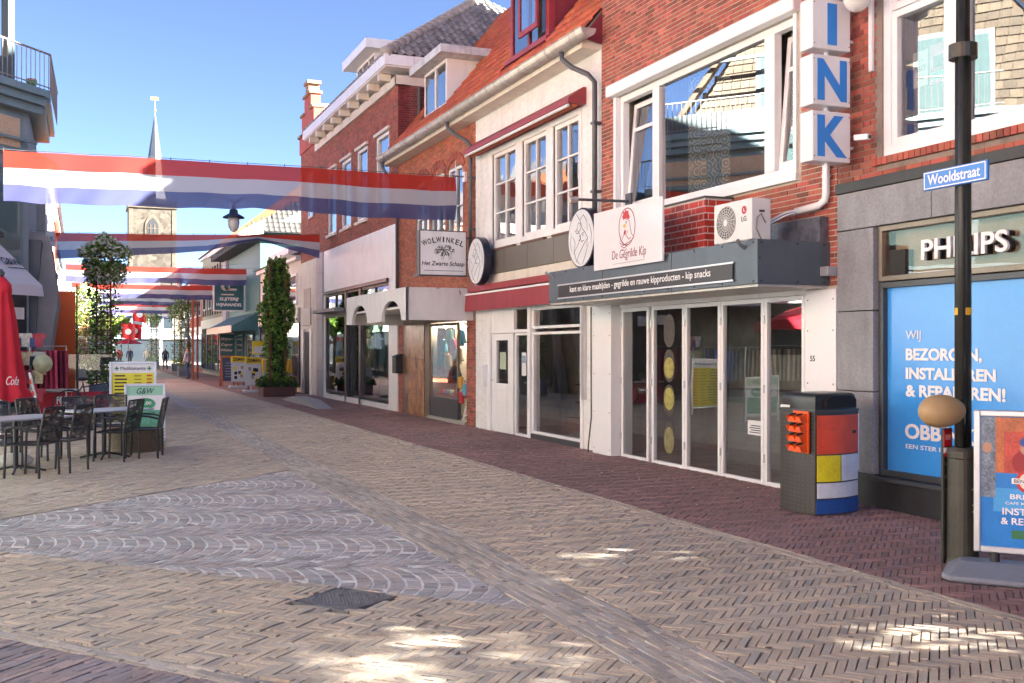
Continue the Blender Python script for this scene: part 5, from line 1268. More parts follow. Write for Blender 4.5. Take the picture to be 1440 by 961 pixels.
sb = obj("sign_board", MB().box(6.15, 7.7, 53.9, 54.0, 3.55, 5.35), m_white, sgn); obj("sign_face", MB().box(6.22, 7.63, 53.885, 53.9, 3.62, 5.28), m_teal, sb)
text("SLIJTERIJ", sb, m_lettersw, (6.45, 53.88, 4.05), w=.95, h=.2, bold=.03, shear=.25, **FY); text("WIJNHANDEL", sb, m_lettersw, (6.3, 53.88, 3.76), w=1.25, h=.2, bold=.03, shear=.25, **FY)
obj("emblem", MB().lathe((6.75, 53.88, 4.8), [(.22, -.004), (.22, .004)], 20, 'Y').box(6.72, 7.4, 53.876, 53.884, 4.88, 5.0).box(6.72, 7.3, 53.876, 53.884, 4.60, 4.70).box(6.55, 7.15, 53.876, 53.884, 4.36, 4.42), m_cream, sb)
obj("emblem_hole", MB().lathe((6.79, 53.874, 4.8), [(.11, -.003), (.11, .003)], 16, 'Y'), m_teal, sb)
wsb = thing("wine_board", (7.5, 56, 1), "dark framed board listing wines on the teal shop wall", "sign")
obj("board", MB().box(6.95, 7.74, 58.0, 58.1, 1.1, 2.5), m_teal, wsb); obj("board_frame", MB().box(6.93, 7.74, 57.98, 58.0, 2.46, 2.52).box(6.93, 6.98, 57.98, 58.0, 1.1, 2.46).box(6.93, 7.74, 57.98, 58.0, 1.06, 1.1), m_cream, wsb)
for s, z in (("Wijnen", 2.1), ("Cognac", 1.8), ("Whiskey", 1.5)): text(s, wsb, m_lettersw, (7.04, 57.97, z), w=.6, h=.17, shear=.3, bold=.01, **FY)
# striped bay building and the far right-hand row
BY = house(-1, F, 62.05, 74, 7.8, 11.5, M("bay_cream", (.40, .36, .28), .8, dirt=.15), m_orange_roof, "cream house with dark timber stripes and orange roof beyond the teal shop", nwin=4, zrows=((4.2, 5.8),), shop=m_cream, shopz=3.0)
for i in range(9): obj("timber_stripe", MB().box(F-.06, F, 62.6+i*1.3, 62.9+i*1.3, 3.8, 6.8), M("dark_timber", (.07, .04, .03), .7), BY)
house(-1, F+.3, 74.1, 86, 7.2, 10.5, m_brick2, m_slate, "brick house in the far row on the right behind vine trellises", nwin=4, zrows=((4.0, 5.6),), shop=m_white)
house(-1, F+1.5, 86.1, 104, 7.5, 11, m_pale, m_slate, "pale house in the far row on the right near the street bend", nwin=5, zrows=((4.0, 5.6),), shop=M("far_blue", (.2, .26, .36), .6))
# buildings closing the view where the street bends
def front_house(y, x0, x1, ze, wall, label, nwin=3, shop=None, top=None):
    t = thing("house", ((x0+x1)/2, y, 0), label, "building")
    obj("wall", MB().box(x0+.01, x1-.01, y, y+8, 0, ze), wall, t); obj("roof", MB().prism([(x0, y-.3, ze), (x0, y+4, ze+(top or 2.5)), (x0, y+8.3, ze)], (x1-x0, 0, 0)), m_slate, t)
    st = (x1-x0)/nwin
    for za in (3.8, 6.4):
        if za+1.6 > ze: continue
        for i in range(nwin):
            c = x0+st*(i+.5); wo = obj("window", MB().box(c-.6, c+.6, y-.05, y, za, za+1.5), m_white, t); obj("pane", MB().box(c-.5, c+.5, y-.07, y-.05, za+.1, za+1.4), MATS["dark_pane"], wo)
    obj("shop_fascia", MB().box(x0+.1, x1-.1, y-.3, y, 2.7, 3.3), shop or M("far_fascia", (.28, .28, .28), .6), t)
    wo = obj("display_window", MB().box(x0+.3, x1-.3, y-.08, y, .3, 2.6), M("black_frame", (.035, .037, .04), .4), t); obj("pane", MB().box(x0+.5, x1-.5, y-.1, y-.08, .4, 2.5), MATS["dark_pane"], wo)
    return t
front_house(118, 3.2, 8.2, 6.8, M("blue_grey_render", (.14, .17, .21), .7), "blue grey shop facing up the street at the bend", shop=M("far_canopy", (.36, .42, .52), .6))
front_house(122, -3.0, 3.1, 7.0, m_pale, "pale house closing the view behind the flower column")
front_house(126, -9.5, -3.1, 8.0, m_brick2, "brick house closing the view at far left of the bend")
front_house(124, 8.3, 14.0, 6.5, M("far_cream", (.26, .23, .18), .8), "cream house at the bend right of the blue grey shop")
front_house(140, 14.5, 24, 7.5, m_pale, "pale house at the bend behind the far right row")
# far background roof with stepped profile left of the tower
# ---------------------------------------------------------------- church tower
CT = thing("church_tower", (10.2, 174, 0), "stone church tower with pointed belfry window and slate spire", "tower")
m_tower = M("tower_stone", (.085, .07, .052), .9, var=.35, scale=.8, bump=.8, bscale=2.0)
tx0, tx1, ty0, ty1, tz = 7.0, 13.8, 170, 176.6, 23.3
def stonework():
    m, n, l = _new("tower_masonry"); p = n["Principled BSDF"]; p.inputs["Roughness"].default_value = .9
    g = n.new("ShaderNodeNewGeometry"); v = n.new("ShaderNodeTexVoronoi"); v.inputs["Scale"].default_value = 1.6; l.new(g.outputs["Position"], v.inputs["Vector"])
    mx = n.new("ShaderNodeMix"); mx.data_type = 'RGBA'; mx.inputs[6].default_value = (.032, .025, .018, 1); mx.inputs[7].default_value = (.082, .07, .054, 1)
    sp = n.new("ShaderNodeSeparateColor"); l.new(v.outputs["Color"], sp.inputs[0]); l.new(sp.outputs[0], mx.inputs[0]); l.new(mx.outputs[2], p.inputs["Base Color"])
    b = n.new("ShaderNodeBump"); b.inputs["Strength"].default_value = .6; l.new(v.outputs["Distance"], b.inputs["Height"]); l.new(b.outputs[0], p.inputs["Normal"])
    return m
ms = stonework()
obj("shaft", MB().box(tx0, tx1, ty0, ty1, 0, tz), ms, CT)
for x in (tx0, tx1-.5): obj("corner_quoin", MB().box(x-.06, x+.56, ty0-.1, ty0+.4, 0, tz-.2), m_tower, CT)
obj("parapet", MB().box(tx0-.25, tx1+.25, ty0-.25, ty1+.25, tz, tz+.35), m_tower, CT)
rl = MB()
for i in range(26):
    x = tx0-.1+i*(tx1-tx0+.2)/25; rl.box(x-.04, x+.04, ty0-.15, ty0-.07, tz+.35, tz+1.5); y = ty0-.1+i*(ty1-ty0+.2)/25; rl.box(tx1+.07, tx1+.15, y-.04, y+.04, tz+.35, tz+1.5); rl.box(tx0-.15, tx0-.07, y-.04, y+.04, tz+.35, tz+1.5)
rl.box(tx0-.2, tx1+.2, ty0-.16, ty0-.06, tz+1.4, tz+1.5); rl.box(tx1+.06, tx1+.16, ty0-.16, ty1+.2, tz+1.4, tz+1.5)
obj("railing", rl, m_anthr, CT)
cxm, cym = (tx0+tx1)/2, (ty0+ty1)/2
sp_ = MB().lathe((cxm+.55, cym, tz+.35), [(3.3, 0), (2.2, 1.2), (1.7, 3.2), (1.2, 7.0), (.6, 11.2), (.12, 14.6)], 8)
obj("spire", sp_, M("spire_slate", (.045, .055, .075), .45, var=.2, scale=.5), CT)
obj("weather_vane", MB().cyl((cxm+.55, cym, tz+14.9), (cxm+.55, cym, tz+18.0), .08, n=6).sphere((cxm+.55, cym, tz+15.8), .22, 8, 6).box(cxm-.1, cxm+1.1, cym-.03, cym+.03, tz+17.4, tz+17.9), M("vane_gold", (.4, .3, .1), .4, metal=.6), CT)
def pointed(xc, w, z0, zs, n=8):
    pts = [(xc-w, z0), (xc+w, z0), (xc+w, zs)]
    for i in range(1, n): t = R(60)*i/n; pts.append((xc-w+2*w*math.cos(t), zs+2*w*math.sin(t)))
    pts.append((xc, zs+2*w*math.sin(R(60))))
    for i in range(n-1, 0, -1): t = R(60)*i/n; pts.append((xc+w-2*w*math.cos(t), zs+2*w*math.sin(t)))
    pts.append((xc-w, zs)); return pts
bf = obj("belfry_window", MB().prism([(x, ty0-.14, z) for x, z in pointed(cxm, 1.15, 17.6, 20.4)], (0, .1, 0)), m_tower, CT)
obj("belfry_opening", MB().prism([(x, ty0-.17, z) for x, z in pointed(cxm, .85, 17.6, 20.3)], (0, .05, 0)), m_black, bf)
tr = MB()
for x in (-.3, .3): tr.box(cxm+x-.07, cxm+x+.07, ty0-.24, ty0-.18, 17.6, 20.8)
for z in (18.3, 19.2, 20.1): tr.box(cxm-.85, cxm+.85, ty0-.235, ty0-.19, z, z+.12)
obj("tracery", tr, m_tower, bf)
obj("church_nave", MB().prism([(2, 150, 6), (7.5, 150, 12.5), (13, 150, 6)], (0, 19, 0)), m_slate, None, "dark pitched roof of the church below the tower", "roof")
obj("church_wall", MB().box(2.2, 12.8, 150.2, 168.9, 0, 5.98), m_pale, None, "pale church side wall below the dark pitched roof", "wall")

# ================================================================ left-hand side
CO = thing("corner_building", (-1.0, 30.0, 0), "corner building with grey green balcony, brown gable and glazed front at left", "building")
cv = Vector((-.678, -.802, 0)); cnr = Vector((.802, -.678, 0))      # along the chamfered front (away from the street), and its outward normal
P0 = Vector((-1.25, 30.2, 0))                                       # street corner
def cpt(t, d, z): p = P0 + cv*t + cnr*d; return (p.x, p.y, z)
def cbx(name, t0, t1, d0, d1, z0, z1, mat, par, bevel=0.0):
    mb = MB(); q = [cpt(t0, d0, 0), cpt(t1, d0, 0), cpt(t1, d1, 0), cpt(t0, d1, 0)]
    mb.add([(a, b, z0) for a, b, _ in q]+[(a, b, z1) for a, b, _ in q], [(0,1,2,3),(7,6,5,4),(0,4,5,1),(1,5,6,2),(2,6,7,3),(3,7,4,0)])
    return obj(name, mb, mat, par, bevel=bevel)
m_greengrey = M("grey_green_metal", (.17, .26, .28), .45, metal=.2, var=.08, dirt=.1)
m_dkgreen = M("dark_green_grey", (.07, .10, .11), .4, metal=.2)
TLn = 15.0
obj("body", MB().prism([cpt(0, 0, 0), cpt(TLn, 0, 0), (-22, 22, 0), (-22, 36, 0), (-1.25, 36, 0)], (0, 0, 8.3)), M("left_corner_wall", (.26, .31, .32), .8, dirt=.15), CO)
# glazed first floor under the balcony
for k in range(6):
    a = .25+k*2.35
    f = cbx("window", a, a+2.1, 0, .08, 3.9, 6.4, m_greengrey, CO); cbx("pane", a+.12, a+1.98, .08, .10, 4.02, 6.28, M("green_pane", (.10, .16, .16), .03, spec=1.0), f)
    f = cbx("window", a, a+2.1, 0, .08, 6.75, 7.75, m_greengrey, CO); cbx("panel", a+.12, a+1.98, .08, .10, 6.87, 7.63, M("speckled_panel", (.50, .38, .25), .6, var=.3, scale=30), f)
cbx("rail", -.1, TLn, .14, .2, 7.05, 7.12, m_greengrey, CO); cbx("rail", -.1, TLn, .14, .2, 6.72, 6.80, m_greengrey, CO)
for z0, z1, d in ((7.85, 8.05, .28), (8.06, 8.26, .40), (8.27, 8.45, .52)): cbx("balcony_fascia", -.18, TLn, -.3, d, z0, z1, m_greengrey, CO)
obj("balcony_fascia_side", MB().box(-1.35, -.72, 30.6, 35.5, 8.27, 8.45).box(-1.35, -.86, 30.6, 35.5, 8.06, 8.26), m_greengrey, CO)
bal = MB(); n = 70
for i in range(n): p = cpt(-.2+i*.15, .45, 0); bal.cyl((p[0], p[1], 8.45), (p[0], p[1], 9.42), .011, n=5)
bal.cyl(cpt(-.25, .45, 9.43), cpt(10.5, .45, 9.43), .028, n=8); bal.cyl(cpt(-.25, .45, 8.55), cpt(10.5, .45, 8.55), .018, n=6)
c_ = cpt(-.25, .45, 0)
for i in range(30): bal.cyl((c_[0]+.01*i*.3, c_[1]+.15*i, 8.45), (c_[0]+.01*i*.3, c_[1]+.15*i, 9.42), .011, n=5)
bal.cyl((c_[0], c_[1], 9.43), (c_[0]+.09, c_[1]+4.5, 9.43), .028, n=8)
obj("balcony_railing", bal, M("railing_grey", (.25, .235, .22), .5, metal=.2), CO)
# brown gable set back behind the balcony, with steel stair frame
def gp(t, d, z): return cpt(t, d, z)
gbl = obj("gable_wall", MB().prism([gp(1.4, -1.5, 8.3), gp(12.4, -1.5, 8.3), gp(12.4, -1.5, 9.6), gp(6.9, -1.5, 17.2), gp(1.4, -1.5, 9.6)], tuple(cnr*-.4)), M("gable_brown_brick", (.14, .10, .065), .85, var=.2, bump=.3), CO)
sh_ = MB()
for r in range(34):          # courses of hung tiles
    z = 8.35+r*.26; 
    if z > 9.6: h = (z-9.6)/7.6*5.5
    else: h = 0
    t0, t1 = 1.4+h, 12.4-h
    t = t0+.05+(.15 if r % 2 else 0)
    while t < t1-.3:
        q = [cpt(t, -1.5, 0), cpt(t+.28, -1.5, 0), cpt(t+.28, -1.44, 0), cpt(t, -1.44, 0)]; qb = [cpt(t, -1.5, 0), cpt(t+.28, -1.5, 0), cpt(t+.28, -1.485, 0), cpt(t, -1.485, 0)]
        sh_.add([(a, b, z) for a, b, _ in q]+[(a, b, z+.25) for a, b, _ in qb], [(0,1,2,3),(7,6,5,4),(0,4,5,1),(1,5,6,2),(2,6,7,3),(3,7,4,0)]); t += .30
obj("hung_tiles", sh_, m_tile_brown, gbl, kind="stuff")
for s_ in (0, 1):
    a = gp(1.0, -1.2, 9.3) if s_ == 0 else gp(12.8, -1.2, 9.3); b = gp(6.9, -1.2, 17.45)
    obj("verge", MB().tube([a, b], .14, 6), M("verge_brown", (.12, .08, .05), .7), gbl)
f = cbx("window", 3.4, 5.4, -1.5, -1.40, 8.5, 11.2, m_dkgreen, gbl); cbx("pane", 3.55, 5.25, -1.4, -1.38, 8.6, 11.05, MATS["green_pane"], f)
f = cbx("window", 8.0, 10.2, -1.5, -1.40, 8.5, 11.2, m_dkgreen, gbl); cbx("pane", 8.15, 10.05, -1.4, -1.38, 8.6, 11.05, MATS["green_pane"], f)
stl = thing("steel_frame", (-1.9, 29.3, 8.45), "dark steel column with cross beams standing on the balcony at left", "steel frame")
px_, py_, _ = cpt(.55, -.1, 0)
obj("column", MB().obox((px_, py_, 11.0), cv, cnr, (0, 0, 1), .11, .11, 2.6), m_dkgreen, stl)
for z in (10.75, 11.35): 
    q0 = Vector(cpt(.55, -.1, z)); q1 = Vector(cpt(6, -.1, z)); obj("beam", MB().obox((q0+q1)/2, cv, cnr, (0, 0, 1), (q1-q0).length/2, .06, .05), m_dkgreen, stl)
cbx("screen", .7, 5.0, .0, .04, 8.46, 9.12, m_dkgreen, stl)
pot = thing("balcony_pot", cpt(.15, .2, 8.46), "small green pot on the corner of the balcony", "pot")
obj("pot", MB().lathe(cpt(.12, .22, 8.46), [(.09, 0), (.13, .16), (.13, .2)], 12), M("pot_green", (.06, .30, .10), .5), pot); obj("lid", MB().lathe(cpt(.12, .22, 8.66), [(.13, 0), (.12, .05)], 12), M("pot_rim", (.5, .25, .15), .6), pot)
# shop awning of the corner building
AW = thing("shop_awning", cpt(1, 1, 3), "white slanted shop awning with black script letters on the corner building", "awning")
m_awn = M("awning_white", (.55, .54, .57), .8, var=.05)
aw = MB().add([cpt(1.15, .05, 4.45), cpt(7, .05, 4.45), cpt(7, 1.45, 3.25), cpt(1.15, 1.45, 3.25), cpt(1.15, 1.5, 2.98), cpt(7, 1.5, 2.98)], [(0, 1, 2, 3), (3, 2, 5, 4)])
obj("awning_cloth", aw, m_awn, AW); obj("awning_side", MB().add([cpt(1.13, .05, 4.45), cpt(1.13, 1.45, 3.25), cpt(1.13, 1.5, 2.98), cpt(1.13, .05, 3.3)], [(0, 1, 2, 3)]), m_awn, AW)
cbx("awning_box", 1.1, 7, .0, .3, 4.46, 4.62, m_anthr, AW)
rdir = -cv; updir = (Vector(cpt(0, .05, 4.45))-Vector(cpt(0, 1.45, 3.25))).normalized()
text("G&W", AW, m_lettersk, Vector(cpt(1.72, .92, 3.72))+Vector((0, 0, .035)), right=rdir, up=updir, w=.62, h=.28, bold=.008, shear=.25)
obj("underline", MB().obox(Vector(cpt(1.42, 1.0, 3.645))+Vector((0, 0, .03)), rdir, updir, rdir.cross(updir), .30, .012, .003), m_lettersk, AW)
cbx("shop_front", .1, 6, .02, .05, .2, 3.1, M("corner_shop_dark", (.05, .055, .06), .15, var=.3), CO)
cbx("vent_grille", .3, 1.1, .1, .16, 2.45, 2.75, m_white, CO)
# street-side row on the left
L2 = house(1, -1.0, 36.05, 46, 7.6, 10.2, M("off_white_render", (.34, .335, .325), .8, var=.06, dirt=.15), m_orange_roof, "white painted facade beyond the corner building on the left", nwin=3, zrows=((3.9, 6.0),), shop=M("black_fascia", (.03, .03, .035), .5), shopz=2.9, name="shop_building")
bs = thing("bank_sign", (-.95, 37, 5.3), "small white projecting sign with grey letters on the white facade", "sign")
obj("sign_board", MB().box(-1.0, -.72, 36.5, 36.56, 4.95, 5.45), m_white, bs); text("NK", bs, M("grey_letters2", (.2, .2, .2), .5), (-.96, 36.49, 5.12), w=.2, h=.17, **FY)
for i in range(7): obj("facade_ornament", MB().sphere((-.95, 37+i*1.3, 7.0), .28, 10, 6, .5, 1, 1.3), m_cream, L2)
dfr = thing("shop_portal", (-1, 33, 0), "angular dark and grey metal shop portal on the left side of the street", "shopfront")
obj("panel", MB().prism([(-1.2, 30.7, 0), (-1.2, 35.9, 0), (-.62, 35.9, 4.0), (-.95, 30.7, 4.6)], (-.5, 0, 0)), M("portal_dark", (.045, .05, .055), .35), dfr)
for y in (31.2, 33.4, 35.3): obj("fin", MB().prism([(-1.0, y, 0), (-.55, y, 3.0), (-.75, y, 4.7), (-1.25, y, 4.9), (-1.25, y, 0)], (0, .28, 0)), M("portal_grey", (.30, .29, .27), .5), dfr)
op = thing("orange_panel", (-.7, 46, 0), "tall orange banner panel in front of the left row of shops", "banner")
obj("panel", MB().box(-1.0, -.15, 44.0, 44.12, .1, 3.9), M("banner_orange", (.50, .075, .01), .6, var=.08), op); obj("pole", MB().cyl((-.1, 44.06, 0), (-.1, 44.06, 4.2), .03, n=8), m_anthr, op)
house(1, -1.1, 46.05, 60, 7.8, 11, m_brick2, m_slate, "brick house in the left row behind the orange banner", nwin=4, zrows=((3.9, 5.6),), shop=m_white)
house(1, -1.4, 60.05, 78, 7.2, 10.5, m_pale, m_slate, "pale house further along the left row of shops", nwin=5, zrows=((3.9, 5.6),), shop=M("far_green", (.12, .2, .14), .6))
house(1, -2.0, 78.05, 100, 7.6, 11, m_cream, m_orange_roof, "cream house at the far end of the left row", nwin=5, zrows=((3.9, 5.6),), shop=m_white)
# the square to the left and behind, seen only as reflections and bounced light
house(1, -11.5, 6.0, 20.0, 7.5, 11.5, m_cream, m_tile_orange, "cream house with orange roof on the square beyond the left edge", nwin=5, zrows=((3.9, 5.7),), shop=m_white, ridge='Y')
house(1, -11.0, -8.0, 5.9, 7.0, 11, m_white, m_tile_orange, "white house on the square left of the viewpoint", nwin=5, zrows=((3.7, 5.4),), shop=m_pale)
house(1, -10.0, -26.0, -8.1, 8, 12, m_brick3, m_tile_orange, "brick house on the square behind the viewpoint", nwin=6, zrows=((3.7, 5.4),), shop=m_white)
house(-1, F+6.5, 13.6, 22.6, 19.5, 22.5, m_brick3, m_slate, "added unseen tall block behind the white house, shading the left corner building", nwin=4, zrows=((4, 5.6), (7, 8.6), (10, 11.6), (13, 14.6), (16, 17.6)), depth=8)  # added out of view to keep the left corner building in shade
# right-hand row continuing behind the viewpoint after the side street
house(-1, F+.2, -22.0, -4.6, 7.2, 10.4, m_brick2, m_tile_orange, "brick house behind the viewpoint beyond the side street", nwin=6, zrows=((3.7, 5.4),), shop=m_white)
# ================================================================ flags across the street
c_red = cloth_mat("flag_red", (.50, .05, .035), see=.10, trans=.42); c_wht = cloth_mat("flag_white", (.50, .50, .53), see=.12, trans=.42); c_blu = cloth_mat("flag_blue", (.10, .11, .24), see=.14, trans=.40)
def flag(y, xa, xb, zt, h, label, sag=.12, twist=None, wire=True, nx=120, wave=.09, yskew=0.0, zb=None):
    t = thing("flag_banner", ((xa+xb)/2, y, zt-h), label, "flag", "red white blue banners hung across the street")
    zb = zt if zb is None else zb
    def pt(u, v, side=0):
        x = xa+(xb-xa)*u; z = zt+(zb-zt)*u - sag*4*u*(1-u) - h*v
        yy = y + yskew*(u-.5) + wave*math.sin(u*17+v*1.2)*(.3+.7*v) + wave*.5*math.sin(u*41+v*3)*v
        z += -.03*math.sin(u*9)*v
        yy += .045*math.sin((u*7+v*.9)*6.3)*math.exp(-u*3.2) + .03*math.sin((u*9-v*.7)*6.3)*math.exp(-(1-u)*4) + .012*math.sin(u*95+v*7)*v
        z += .012*math.sin(u*53+1.3*math.sin(u*11))*v
        if twist:
            k = twist(u); z = (zt+(zb-zt)*u - sag*4*u*(1-u)) - h*v*k[0] - k[2]*1.0; yy += h*v*k[1]
        return (x, yy, z)
    for i, (nm, m, v0, v1) in enumerate((("red_stripe", c_red, 0, 1/3), ("white_stripe", c_wht, 1/3, 2/3), ("blue_stripe", c_blu, 2/3, 1))):
        rows = 7; vs = [pt(a/nx, v0+(v1-v0)*r/rows) for r in range(rows+1) for a in range(nx+1)]
        fs = [(r*(nx+1)+a, r*(nx+1)+a+1, (r+1)*(nx+1)+a+1, (r+1)*(nx+1)+a) for r in range(rows) for a in range(nx)]
        obj(nm, MB().add(vs, fs), m, t, smooth=True)
    cb = MB().tube([(pt(a/24, 0)[0], pt(a/24, 0)[1], pt(a/24, 0)[2]+.025) for a in range(25)], .006, 5)
    cb.tube([(xb, pt(1, 0)[1], pt(1, 0)[2]+.02), (xb+.25, y+yskew*.5, zb+.05)], .006, 5); cb.tube([(xa, pt(0, 0)[1], pt(0, 0)[2]+.02), (xa-1.2, y-yskew*.5, zt+.08)], .006, 5)
    for a in range(0, 13): p = pt(a/12, 0); cb.tube([(p[0], p[1], p[2]-.02), (p[0]+.01, p[1], p[2]+.05)], .009, 4)
    obj("cable", cb, M("steel_cable", (.06, .06, .065), .5), t)
    return t
flag(21.35, -1.30, 7.50, 5.34, .92, "nearest red white blue banner spanning the street beside the wool shop", sag=-.015, zb=5.39)
def tw(u):
    if u < .55: return (1-.35*u/.55, .4*u, 0)
    k = (u-.55)/.45
    if k < .45: return (.65-.5*k/.45, .25+.3*k, 0)
    return (.15+.85*(k-.45)/.55, .5*(1-k), 0)
flag(35.0, -.70, 7.45, 5.25, .80, "second red white blue banner, folded over near its right end", sag=.03, twist=tw, zb=5.52)
flag(52.0, -.6, 7.5, 5.55, .78, "third red white blue banner ending at the teal shop", sag=.02)
flag(62.0, -.4, 7.5, 5.30, .78, "fourth red white blue banner, seen below the third one", sag=.05)
flag(73.0, -.4, 7.5, 5.35, .78, "fifth red white blue banner, hung by the dark vine trellis", sag=.05)
flag(88.0, -.4, 7.5, 5.3, .78, "sixth red white blue banner near the street bend", sag=.06)
flag(104.0, -.4, 8.5, 5.3, .78, "farthest red white blue banner before the bend", sag=.06)
fbk = thing("flag_bracket", (7.7, 21.35, 5.3), "small white bracket holding the nearest banner on the brick wall", "bracket")
obj("arm", MB().cyl((F, 21.35, 5.42), (7.45, 21.35, 5.42), .015, n=6), m_anthr, fbk); obj("clip", MB().box(F-.06, F-.005, 21.28, 21.42, 5.30, 5.52), m_white2, fbk)
obj("spike", MB().cyl((7.70, 21.9, 5.45), (7.70, 21.9, 5.85), .018, .004, 6), m_white2, fbk); obj("spike", MB().cyl((7.70, 23.2, 5.45), (7.70, 23.2, 5.80), .018, .004, 6), m_white2, fbk)
# hanging street lamps
m_lampm = M("lamp_dark_blue", (.03, .04, .075), .4, metal=.3); m_opal = M("lamp_opal", (.62, .62, .60), .3)
def hang_lamp(x, y, z, label, s=1.0):
    t = thing("hanging_lamp", (x, y, z), label, "lamp", "lamps hung above the street")
    obj("hood", MB().lathe((x, y, z), [(.03*s, .52*s), (.04*s, .43*s), (.11*s, .40*s), (.125*s, .30*s), (.30*s, .20*s), (.30*s, .17*s), (.15*s, .17*s)], 24), m_lampm, t, smooth=True)
    obj("globe", MB().lathe((x, y, z), [(.15*s, .17*s), (.165*s, .05*s), (.14*s, -.10*s), (.07*s, -.20*s), (.01, -.22*s)], 20), m_opal, t, smooth=True)
    hk = MB().cyl((x, y, z+.52*s), (x, y, z+.66*s), .018*s, n=6)
    hk.tube([(x-.24*s, y, z+.80*s), (x-.23*s, y, z+.68*s), (x, y, z+.62*s), (x+.23*s, y, z+.68*s), (x+.24*s, y, z+.80*s)], .013*s, 6)
    obj("hook", hk, m_lampm, t)
    obj("span_wire", MB().tube([(-1.2, y, z+1.05), (x*.5, y, z+.86), (x-.24*s, y, z+.74*s)], .008, 4).tube([(x+.24*s, y, z+.74*s), ((x+F)/2, y, z+.85), (F, y, z+1.05)], .008, 4), m_lampm, t)
hang_lamp(3.98, 30.0, 5.17, "nearest hanging street lamp with dark hood below the first banner")
hang_lamp(4.63, 55.0, 5.0, "second hanging street lamp, in front of the third banner")
hang_lamp(4.46, 75.0, 4.8, "farthest hanging street lamp above the middle of the street")

# ================================================================ litter bin
bn = thing("litter_bin", (7.05, 8.75, 0.03), "black litter bin with red, yellow, white and blue panels beside the shop doors", "litter bin")
m_binb = M("bin_black_dimpled", (.045, .042, .038), .42, var=.25, scale=6)
A_, B_ = Vector((6.73, 8.98, 0)), Vector((6.745, 8.44, 0)); C_, D_ = Vector((7.36, 8.53, 0)), Vector((7.36, 9.02, 0))
def bow(p, q, n, out, k=8): return [p+(q-p)*(i/k) + n*out*math.sin(math.pi*i/k) for i in range(k+1)]
fr_n = Vector((.12, -1, 0)).normalized(); lf_n = Vector((-1, 0, 0)); rt_n = Vector((1, .0, 0))
z0, z1 = .04, 1.06
prof = bow(A_, B_, lf_n, .03)[:-1] + bow(B_, C_, fr_n, .06)[:-1] + bow(C_, D_, rt_n, .03)[:-1] + [D_]
obj("body", MB().prism([(p.x, p.y, z0) for p in prof], (0, 0, z1-z0)), m_binb, bn, bevel=.006)
hp = [Vector((p.x*.96+7.05*.04, p.y*.96+8.74*.04, 0)) for p in prof]
obj("rim", MB().prism([(p.x, p.y, z1) for p in [Vector((p.x*1.02-7.05*.02, p.y*1.02-8.74*.02, 0)) for p in prof]], (0, 0, .025)), m_anthr, bn)
hd_ = MB(); steps = 9; ring_prev = None
lid = []
for i in range(steps+1):
    t = i/steps; w = 1-(t**4)*.30; z = z1+.025+.165*math.sin(t*math.pi/2)
    lid.append([(7.05+(p.x-7.05)*w*.98, 8.74+(p.y-8.74)*w*.98, z if i < steps else z) for p in hp])
n = len(hp); vs = [v for r_ in lid for v in r_]; fs = [(r_*n+i, r_*n+(i+1) % n, (r_+1)*n+(i+1) % n, (r_+1)*n+i) for r_ in range(steps) for i in range(n)] + [tuple(range(steps*n, (steps+1)*n))]
obj("hood", MB().add(vs, fs), M("bin_hood", (.02, .02, .021), .35), bn, smooth=False)
# slot in the hood
op_ = [(6.86, .018), (7.28, .018), (7.28, .10), (7.20, .14), (6.94, .14), (6.86, .10)]
obj("slot", MB().prism([(x, 8.44+(x-6.745)*.146-.056, z1+.025+z) for x, z in op_], (0, .03, 0)), M("slot_black", (.004, .004, .004), .8), bn)
def fpt(s, z, d=0.0):
    """point on the bowed coloured front: s across 0..1"""
    p = B_+(C_-B_)*s + fr_n*(.06*math.sin(math.pi*s)+d); return (p.x, p.y, z)
def panel(name, s0, s1, za, zb, mat, d=.008):
    mb = MB(); k = 8
    for i in range(k):
        a = s0+(s1-s0)*i/k; b = s0+(s1-s0)*(i+1)/k
        mb.add([fpt(a, za, -.005), fpt(b, za, -.005), fpt(b, zb, -.005), fpt(a, zb, -.005), fpt(a, za, d), fpt(b, za, d), fpt(b, zb, d), fpt(a, zb, d)], [(4,5,6,7), (0,1,5,4), (3,7,6,2)] + ([(0,4,7,3)] if i == 0 else []) + ([(1,2,6,5)] if i == k-1 else []))
    o = obj(name, mb, mat, bn)
    st = MB(); ns = int((s1-s0)/.065); nz = int((zb-za)/.042)
    for i in range(ns):
        for j in range(nz):
            s = s0+(s1-s0)*(i+.5)/ns; z = za+(zb-za)*(j+.5)/nz
            p = Vector(fpt(s, z, d)); st.lathe((p.x, p.y, z), [(.006, 0), (.003, -.004)], 5, 'Y')
    obj("stud", st, mat, o, kind="stuff")
    return o
m_bred = M("bin_red", (.68, .075, .025), .38, var=.14, scale=5, dirt=.12); m_byel = M("bin_yellow", (.80, .70, .02), .38, var=.16, scale=5, dirt=.2); m_bwht = M("bin_white", (.68, .73, .78), .38, var=.10, scale=5, dirt=.15); m_bblu = M("bin_blue", (.02, .09, .33), .35, var=.08)
rp_ = panel("panel_red", .035, .97, .645, 1.03, m_bred); panel("panel_yellow", .035, .47, .37, .63, m_byel); panel("panel_white", .50, .97, .37, .63, m_bwht); panel("panel_white", .035, .97, .205, .355, m_bwht); panel("panel_blue", .02, .99, .05, .19, m_bblu)
obj("keyhole", MB().prism([fpt(.78, .84, .0085), fpt(.90, .84, .0085), fpt(.90, .87, .0085), fpt(.78, .87, .0085)], tuple(fr_n*.004)), m_lettersk, rp_)
ls = MB()
